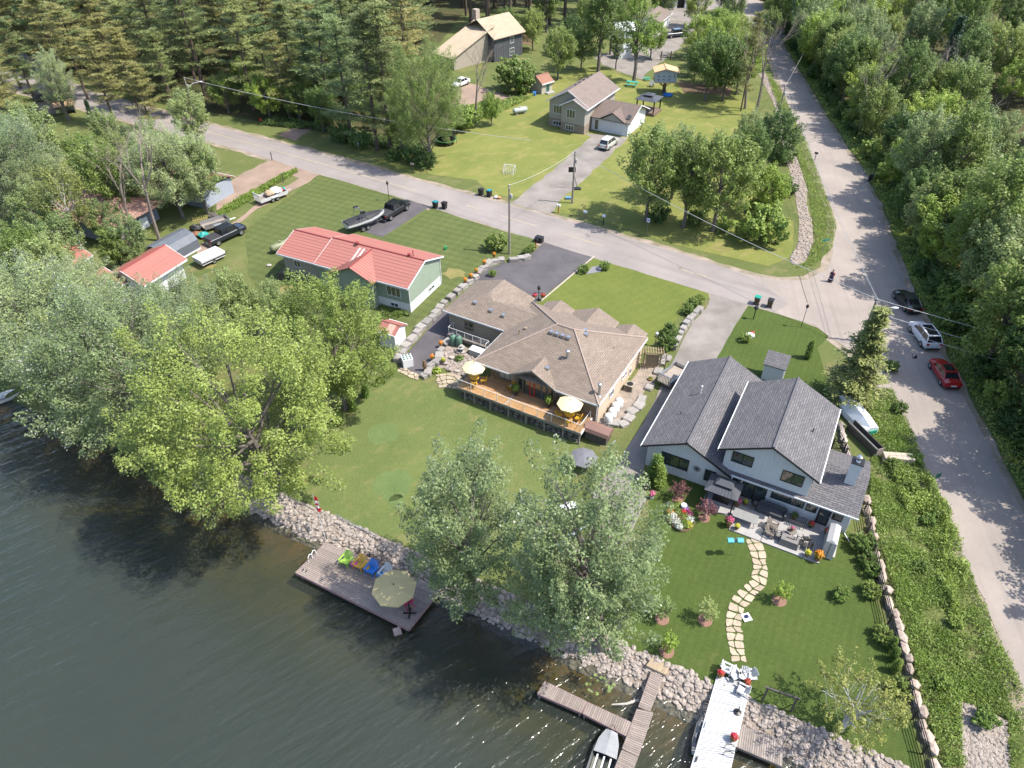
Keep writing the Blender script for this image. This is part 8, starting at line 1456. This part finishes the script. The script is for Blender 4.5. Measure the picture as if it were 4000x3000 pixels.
# flag on a leaning pole by the swim dock
q = T(1, 2, 605, 1350); fl = thing('flagpole', 'leaning flagpole with a furled red and white maple leaf flag by the swim dock', 'flag', q); zt = hgt(q, 1500 + 955 / 2.212); r_ = hit(1000 + 490 / 2.212, 1500 + 955 / 2.212, q.z + zt); tip = Vector((r_.x - q.x, r_.y - q.y, zt)); MB().tube((0, 0, -.2), tip, .03, .022, 7).build('pole', ALU, fl)
RF = fabric('flag_red', (.55, .02, .025)); WF = fabric('flag_white', (.75, .75, .75))
def flagpart(u0, u1, m, nm):
    mb = MB(); v = []; f = []; n = 7
    for k in range(n + 1):
        u = u0 + (u1 - u0) * k / n
        for j in range(4): b_ = tip * .98; v.append((b_.x + .03 + j * .1 + .04 * math.sin(u * 14 + j), b_.y - .05 + .07 * math.sin(j * 2.4 + u * 9), b_.z - u * 1.9 - j * .04))
    for k in range(n):
        for j in range(3): a = k * 4 + j; f.append((a, a + 1, a + 5, a + 4))
    return mb.add(v, f).build(nm, m, fl)
flagpart(0, .27, RF, 'red_band'); flagpart(.275, .72, WF, 'white_band'); flagpart(.725, 1, RF, 'red_band'); b_ = tip * .98 + Vector((.42, -.08, -.65)); leaf_pts = [(0, .18), (.05, .1), (.13, .12), (.1, .02), (.16, -.02), (.05, -.09), (.02, -.16), (-.02, -.16), (-.05, -.09), (-.16, -.02), (-.1, .02), (-.13, .12), (-.05, .1)]
MB().wallxz([(x + b_.x - .25, z + b_.z - .28) for x, z in leaf_pts], b_.y - .07, b_.y - .06).build('maple_leaf', RF, fl)
# posts and rope rail above the swim dock, ladders, bank fence, little things on docks
pp = [T(1, 2, x, y) for x, y in ((615, 1330), (710, 1365), (810, 1415), (905, 1460), (990, 1500), (1090, 1530), (1180, 1590), (1270, 1640))]; o = thing('rope_rail', 'rustic post and rail between the stone bank and the swim dock', 'railing', pp[0])
for i, q in enumerate(pp):
    MB().tube((q.x - pp[0].x, q.y - pp[0].y, q.z - pp[0].z - .3), (q.x - pp[0].x, q.y - pp[0].y, q.z - pp[0].z + .85), .06, .05, 7).build('post', GREYWOOD, o)
    if i > 3: p_ = pp[i - 1]; MB().tube((p_.x - pp[0].x, p_.y - pp[0].y, p_.z - pp[0].z + .7), (q.x - pp[0].x, q.y - pp[0].y, q.z - pp[0].z + .7), .045, .045, 6).build('rail', GREYWOOD, o)
for i, (x, y) in enumerate(((140, 225), (172, 190))):
    q = DKP_(x, y); o = thing('ladder_handle', 'white hoop ladder handle, %s of the pair on the swim dock' % ('lower', 'upper')[i], 'ladder', q, R(60)); MB().path([(-.25, 0, 0), (-.2, 0, .5), (0, 0, .7), (.2, 0, .5), (.25, 0, 0)], [.04] * 5, 6).build('hoop', WHITE, o)
for i, (x, y) in enumerate(((75, 318), (105, 328))): q = DKP_(x, y); o = thing('shoe', '%s shoe left on the swim dock corner' % ('left', 'right')[i], 'shoe', q, R(80)); MB().blob((0, 0, .05), (.15, .06, .05), .05, 2).build('upper', BLACKTRIM, o); MB().box(-.14, .14, -.05, .05, 0, .025).build('sole', WHITE, o)
q = hz(hit(1150 + 912 / 2.267, 2080 + 880 / 2.267, WATER), WATER); o = thing('mooring_float', 'pale square float beside the outer corner of the swim dock', 'float', q, R(20)); MB().box(-.3, .3, -.3, .3, -.05, .15).build('block', M('float_pink', (.45, .34, .32)), o); MB().tube((0, 0, .15), (.3, .3, .6), .02, .02, 5).build('rod', STEEL, o)
a, b = T(1, 2, 700, 1150), T(1, 2, 1050, 1325); o = thing('wire_fence', 'low wire mesh fence rolled along the lawn edge above the stone bank', 'fence', a); pts = run([a, T(1, 2, 850, 1235), b], .7)
for i, q in enumerate(pts):
    MB().tube((q.x - a.x, q.y - a.y, q.z - a.z), (q.x - a.x, q.y - a.y, q.z - a.z + .5), .015, .015, 5).build('stake', STEEL, o)
    if i:
        p_ = pts[i - 1]
        for k in range(4): MB().tube((p_.x - a.x, p_.y - a.y, p_.z - a.z + .12 + k * .12), (q.x - a.x, q.y - a.y, q.z - a.z + .12 + k * .12), .01, .01, 4).build('wire', STEEL, o)
def DW(x, y, z=-1.3): return hz(hit(2000 + x / 2.212, 2250 + y / 2.212, z + .3), z)
WPL = MATS['plastic_white']
for x, y, r_, lab in ((1850, 800, 60, 'white adirondack chair at the left head of the white dock'), (1925, 850, 20, 'white adirondack chair in the middle of the dock head'), (2010, 860, -20, 'white adirondack chair behind the red flowers on the dock'), (2060, 860, -75, 'white adirondack chair at the right head of the dock'), (2000, 990, -120, 'white adirondack chair facing the others on the dock')): adirondack(DW(x, y), R(r_), lab, WPL, sc=.9)
pot(DW(1800, 850), 'red flower pot at the left head of the white dock', 'red', .9, TERRA); pot(DW(2030, 930), 'red flower pot at the right edge of the white dock', 'red', .9, TERRA); pot(DW(1915, 1400), 'red flower pot halfway along the white dock', 'red', .95, TERRA)
o = thing('umbrella_stand', 'dark round umbrella base on the white dock', 'umbrella stand', DW(1955, 1160)); MB().lathe([(.26, 0), (.26, .06), (.05, .12), (.03, .8)], 14).build('base', BLACKTRIM, o)
for i, (x, y) in enumerate(((1890, 1480), (1880, 1540))): o = thing('ladder_handle', 'dark hoop ladder handle, %s of the pair on the white dock' % ('upper', 'lower')[i], 'ladder', DW(x, y), R(-20)); MB().path([(-.35, 0, 0), (-.32, 0, .5), (0, 0, .68), (.3, 0, .5), (.34, 0, 0)], [.03] * 5, 6).build('hoop', IRON, o)
for i, (x, y, lab) in enumerate(((1680, 1270, 'first white mooring cleat pad on the left of the white dock'), (1600, 1570, 'dark mooring cleat on the left of the white dock'))): o = thing('mooring_cleat', lab, 'cleat', DW(x, y), R(60)); MB().box(-.22, .22, -.03, .03, .08, .13).build('horn', WHITE if i == 0 else BLACKTRIM, o); MB().box(-.08, .08, -.05, .05, 0, .08).build('foot', WHITE if i == 0 else BLACKTRIM, o)
o = thing('pedal_boat', 'white hull moored against the left side of the white dock', 'boat', hz(DW(1655, 1370, WATER), WATER), R(65)); mb = MB(); loft(mb, [[(x, -w_, .55), (x, -w_ * .8, .1), (x, 0, -.1), (x, w_ * .8, .1), (x, w_, .55)] for x, w_ in ((-1.5, .5), (-.8, .62), (.5, .6), (1.2, .4), (1.6, .08))]); mb.build('hull', WHITE, o)
MB().box(-.9, -.2, -.4, .4, .52, .62).build('seat', BLACKTRIM, o); MB().box(.1, .6, -.35, .35, .52, .58).build('seat', BLACKTRIM, o)
q = hz(hit(2000 + 790 / 2.212, 2250 + 1590 / 2.212, -2.0), WATER); o = thing('fishing_boat', 'grey aluminium fishing boat with folded cover moored beside the pier', 'boat', q, R(68)); mb = MB(); secs = []
for x, w_, z in ((-2.4, .8, .45), (-1, .9, .45), (.6, .86, .5), (1.7, .55, .6), (2.3, .06, .7)): secs.append([(x, -w_, z), (x, -w_ * .8, -.1), (x, 0, -.25), (x, w_ * .8, -.1), (x, w_, z)])
loft(mb, secs); mb.build('hull', M('aluminium_hull', (.3, .31, .32), (.22, .23, .24), 2, .4, metal=.5), o); mb = MB(); loft(mb, [[(x, -w_, z), (x, 0, z + .12), (x, w_, z)] for x, w_, z in ((.3, .8, .53), (1.2, .7, .58), (1.9, .4, .66))]); mb.build('bow_cover', M('boat_cover_pale', (.3, .31, .32), rough=.8), o)
for y in (-.45, 0, .45): MB().box(-2.2, .2, y - .05, y + .05, .46, .5).build('rail', WHITE, o)
o = thing('rowboat', 'pale boat at the water edge under the leftmost maples', 'boat', hz(hit(15, 1562, WATER), WATER), R(40)); mb = MB(); loft(mb, [[(x, -w_, .5), (x, -w_ * .8, .05), (x, 0, -.1), (x, w_ * .8, .05), (x, w_, .5)] for x, w_ in ((-2, .6), (-1, .75), (.6, .7), (1.5, .4), (2.1, .05))]); mb.build('hull', WHITE, o); MB().box(-.9, -.6, -.6, .6, .3, .36).build('thwart', GREYWOOD, o)
a, b = hz(hit(2000 + 860 / 2.212, 2250 + 1110 / 2.212, WATER), WATER), hz(hit(2000 + 1095 / 2.212, 2250 + 1075 / 2.212, WATER), WATER); o = thing('floating_log', 'pale bare log floating between the pier and the floating dock', 'log', a, az(a, b)); L = (b - a).length; MB().path([(0, 0, 0), (L * .5, -.12, .02), (L, 0, .05)], [.04, .09, .11], 8).build('stem', M('pale_log', (.5, .47, .42), (.4, .37, .33), 3, .8), o)
MB().tube((L * .8, 0, .05), (L * .85, .12, .2), .03, .02, 5).build('stub', MATS['pale_log'], o)
PAD = leafmat('lily_pad', (.2, .25, .09), (.12, .17, .05), (.2, .2, .1), .1)
g = random.Random(8)
for i, (x, y) in enumerate(((740, 905), (815, 920), (812, 945), (850, 962), (838, 990), (735, 1018), (665, 985), (690, 1000), (685, 880), (770, 880), (720, 855), (800, 885), (675, 935), (645, 935), (880, 940))):
    q = hz(hit(2000 + x / 2.212, 2250 + y / 2.212, WATER), WATER + .015); r_ = g.uniform(.08, .2); n = 10; mb = MB().add([(0, 0, 0)] + [(r_ * math.cos(.3 + k * 5.7 / n), r_ * math.sin(.3 + k * 5.7 / n), .004) for k in range(n + 1)], [(0, k + 1, k + 2) for k in range(n)]); o = mb.build('lily_pad', PAD); o.location = q; o.rotation_euler = (0, 0, g.uniform(0, 6)); tag(o, 'floating lily pad between the pier and the airy maple', 'lily pad', 'lily pads by the pier')
# far yard things
q = T(1, 0, 1645, 1240); o = thing('trampoline', 'black netted trampoline under the big yellow-green tree', 'trampoline', q); MB().lathe([(1.55, .78), (1.85, .8), (1.85, .86), (1.55, .84)], 22, cap=False).build('pad', M('pad_green', (.1, .3, .1)), o); MB().lathe([(1.55, .8), (.02, .8)], 22).build('mat', BLACKTRIM, o)
NET, t, p = nodes('net'); tr = t.nodes.new('ShaderNodeBsdfTransparent'); mx = t.nodes.new('ShaderNodeMixShader'); mx.inputs[0].default_value = .6; p.inputs['Base Color'].default_value = (.01, .01, .01, 1); t.links.new(tr.outputs[0], mx.inputs[1]); t.links.new(p.outputs[0], mx.inputs[2]); t.links.new(mx.outputs[0], t.nodes['Material Output'].inputs[0])
MB().lathe([(1.7, .85), (1.66, 2.4)], 22, cap=False).build('net', NET, o)
for k in range(8): a = k * .785; MB().tube((1.82 * math.cos(a), 1.82 * math.sin(a), 0), (1.8 * math.cos(a), 1.8 * math.sin(a), 2.5), .035, .035, 6).build('pole', BLACKTRIM, o)
q = G(1993, 672); o = thing('hockey_net', 'white hockey goal net on the far lawn', 'goal', q, R(160))
for x in (-.9, .9): MB().tube((x, 0, 0), (x, 0, 1.2), .04, .04, 6).build('post', WHITE, o); MB().path([(x, 0, 1.2), (x * .95, .5, 1.15), (x * .9, 1.0, 0)], [.03] * 3, 5).build('back_frame', WHITE, o)
MB().tube((-.9, 0, 1.2), (.9, 0, 1.2), .04, .04, 6).build('crossbar', WHITE, o); WN = M('white_net', (.7, .7, .7)); 
for k in range(7): MB().tube((-.9 + k * .3, .5, 1.15), (-.9 + k * .3, 1.0, 0), .012, .012, 4).build('net_cord', WN, o); MB().tube((-.88, .5 + k * .08, 1.15 - k * .18), (.88, .5 + k * .08, 1.15 - k * .18), .012, .012, 4).build('net_cord', WN, o)
def ptank(q, rz, lab, col): 
    o = thing('propane_tank', lab, 'tank', q, rz); MB().lathe([(.05, -1.5), (.35, -1.42), (.5, -1.2), (.5, 1.2), (.35, 1.42), (.05, 1.5)], 18).xf(Matrix.Translation((0, 0, .75)) @ Matrix.Rotation(R(90), 4, 'Y')).build('vessel', col, o, True); MB().lathe([(.2, 1.22), (.2, 1.42), (.02, 1.45)], 12).build('dome', col, o)
    for x in (-.8, .8): MB().box(x - .1, x + .1, -.35, .35, 0, .32).build('foot', CONC, o)
ptank(T(1, 1, 220, 505), R(48), 'olive propane tank lying left of the red-roof house', M('olive_tank', (.21, .23, .13), (.17, .19, .1), 2, .5)); ptank(T(2, 0, 70, 985), R(28), 'pale blue-grey propane tank on the far lawn', M('pale_tank', (.42, .47, .45), rough=.5))
def picnic(q, rz, lab, sc=1):
    o = thing('picnic_table', lab, 'picnic table', q, rz, sc=sc)
    for k in range(5): MB().box(-.9, .9, -.36 + k * .15, -.23 + k * .15, .72, .76).build('top_board', TURQ2, o)
    for y in (-.75, .75): MB().box(-.9, .9, y - .14, y + .14, .43, .47).build('seat', TURQ2, o)
    for x in (-.65, .65): MB().box(x - .04, x + .04, -.85, .85, .36, .43).build('crossbar', TURQ2, o); MB().tube((x, -.75, 0), (x, -.2, .72), .045, .045, 5).build('leg', TURQ2, o); MB().tube((x, .75, 0), (x, .2, .72), .045, .045, 5).build('leg', TURQ2, o)
TURQ2 = M('turquoise_table', (.05, .42, .32), rough=.5); picnic(T(2, 0, 1035, 745), R(-20), 'turquoise picnic table on the far lawn', 1.25); picnic(T(2, 0, 1162, 695), R(20), 'small pale turquoise picnic table by the gravel track', .75)
adirondack(T(2, 0, 1205, 750), R(0), 'grey adirondack chair beside the tree house', M('blue_grey_plastic', (.24, .27, .33)), sc=1.2)
o = thing('paddling_pool', 'blue paddling pool at the foot of the tree house', 'pool', T(2, 0, 1345, 825)); MB().lathe([(.95, 0), (1.0, .25), (.85, .27), (.82, .08), (.02, .08)], 18).build('tub', M('pool_blue', (.02, .2, .6)), o)
o = thing('storage_tub', 'blue plastic tub beside the playhouse shed', 'tub', T(2, 0, 192, 825)); MB().lathe([(.35, 0), (.4, .7), (.36, .7)], 14).build('tub', MATS['pool_blue'], o)
o = thing('red_flowers', 'potted red flowers at the porch of the split-level house', 'flower pot', T(2, 0, 652, 1110)); MB().lathe([(.2, 0), (.3, .4), (.26, .4)], 12).build('pot', TERRA, o); inst('flowers', foliage_ball(.4, 150, .1, FLW['red'], 71, .8, .7), o)
o = thing('sprinkler_box', 'small green box on the striped lawn', 'box', T(1, 1, 1640, 498), R(20)); MB().box(-.14, .14, -.14, .14, 0, .4).build('body', M('box_green', (.02, .3, .1)), o); MB().box(-.16, .16, -.16, .16, .4, .45).build('lid', MATS['box_green'], o)
for i, (x, y, r_, lab) in enumerate(((115, 640, .25, 'small pale stone on the lawn left of the red-roof house'),)): lump(lab, T(1, r_ and 1, x, y), (.35, .22, .14), M('pale_stone', (.5, .45, .42)), 'lawn_stone', 'stone')
o = thing('guy_wire_box', 'blue utility cover beside the dark utility pole', 'box', T(2, 1, 485, 60)); MB().box(-.4, .4, -.3, .3, 0, .25).build('body', M('utility_blue', (.12, .25, .4)), o); MB().box(-.42, .42, -.32, .32, .25, .3).build('lid', MATS['utility_blue'], o)
o = thing('basketball_hoop', 'tilted black basketball stand beside the dark utility pole', 'basketball hoop', T(2, 0, 565, 1635)); MB().box(-.5, .5, -.4, .4, 0, .2).build('base', BLACKTRIM, o); MB().path([(0, 0, .1), (-.5, .2, 1.8), (-.9, .3, 3.0)], [.05] * 3, 6).build('pole', BLACKTRIM, o); MB().box(-1.5, -.4, .28, .34, 2.6, 3.4).build('backboard', BLACKTRIM, o)
sheet('woodpile_ground', poly(T(2, 0, 20, 290), T(2, 0, 170, 290), T(2, 0, 170, 390), T(2, 0, 20, 370)), .03, SOIL); o = thing('log_pile', 'stack of cut logs behind the slate house yard', 'log pile', T(2, 0, 50, 360), R(10))
for k in range(14): MB().tube((-1.6, -.6 + (k % 6) * .26, .13 + (k // 6) * .23), (1.6, -.6 + (k % 6) * .26, .13 + (k // 6) * .23), .12, .12, 7).build('log', M('cut_log', (.4, .27, .15)), o)
q = T(2, 0, 1285, 520); o = thing('gate_post', 'rustic post and rail stub beside the gravel yard', 'fence', q)
for x in (0, 2.2): MB().tube((x, 0, 0), (x, 0, 1.9), .16, .14, 7).build('post', TIMBER, o)
for z in (.7, 1.2): MB().tube((0, 0, z), (3.0, .6, z), .08, .08, 6).build('rail', GREYWOOD, o)
sg = T(3, 2, 1110, 240)
# ---- person walking across the junction
pe = thing('person', 'person in a long dark purple dress with a red sleeve walking across the junction', 'person', T(3, 1, 535, 778), R(-30), sc=1.0)
me = bpy.data.meshes.new('body'); vsk = [(0, 0, .9), (0, 0, 1.15), (0, 0, 1.38), (0, 0, 1.5), (0, -.01, 1.6), (.18, 0, 1.38), (.25, -.02, 1.1), (.22, -.12, .86), (-.18, 0, 1.38), (-.26, .0, 1.1), (-.25, -.05, .84), (.09, 0, .85), (.1, -.06, .46), (.1, .02, .06), (.1, -.12, .03), (-.09, 0, .85), (-.1, .08, .46), (-.1, .14, .06), (-.1, .02, .03)]
ed = [(0, 1), (1, 2), (2, 3), (3, 4), (2, 5), (5, 6), (6, 7), (2, 8), (8, 9), (9, 10), (0, 11), (11, 12), (12, 13), (13, 14), (0, 15), (15, 16), (16, 17), (17, 18)]; rad = [.15, .14, .15, .06, .1, .07, .05, .035, .07, .05, .035, .1, .065, .045, .035, .1, .065, .045, .035]
me.from_pydata(vsk, ed, []); bo = bpy.data.objects.new('body', me); COL.objects.link(bo); bo.parent = pe; bo.modifiers.new('skin', 'SKIN'); bo.modifiers.new('sub', 'SUBSURF').levels = 1
for i, r_ in enumerate(rad): me.skin_vertices[0].data[i].radius = (r_, r_)
me.skin_vertices[0].data[0].use_root = True; me.materials.append(M('skin_tone', (.4, .25, .18), rough=.6)); bo.modifiers['skin'].use_smooth_shade = True
MB().lathe([(.34, .22), (.3, .5), (.22, .85), (.17, 1.05), (.2, 1.25), (.2, 1.36), (.1, 1.46), (.07, 1.47)], 16, sy=.8).build('dress', M('purple_dress', (.06, .035, .075), (.045, .025, .06), 6, .9), pe, True); MB().tube((.17, 0, 1.4), (.25, -.02, 1.06), .085, .07, 8).build('sleeve', M('red_sleeve', (.4, .03, .03), rough=.8), pe, True); MB().tube((-.17, 0, 1.4), (-.26, 0, 1.06), .085, .07, 8).build('sleeve', MATS['purple_dress'], pe, True)
MB().blob((0, 0, 1.62), (.09, .105, .125), .01, 2).build('head', MATS['skin_tone'], pe, True); MB().blob((0, .025, 1.65), (.105, .11, .12), .04, 2).blob((0, .1, 1.56), (.06, .06, .08), .04, 2).build('hair', M('dark_hair', (.025, .02, .018), rough=.6), pe, True)
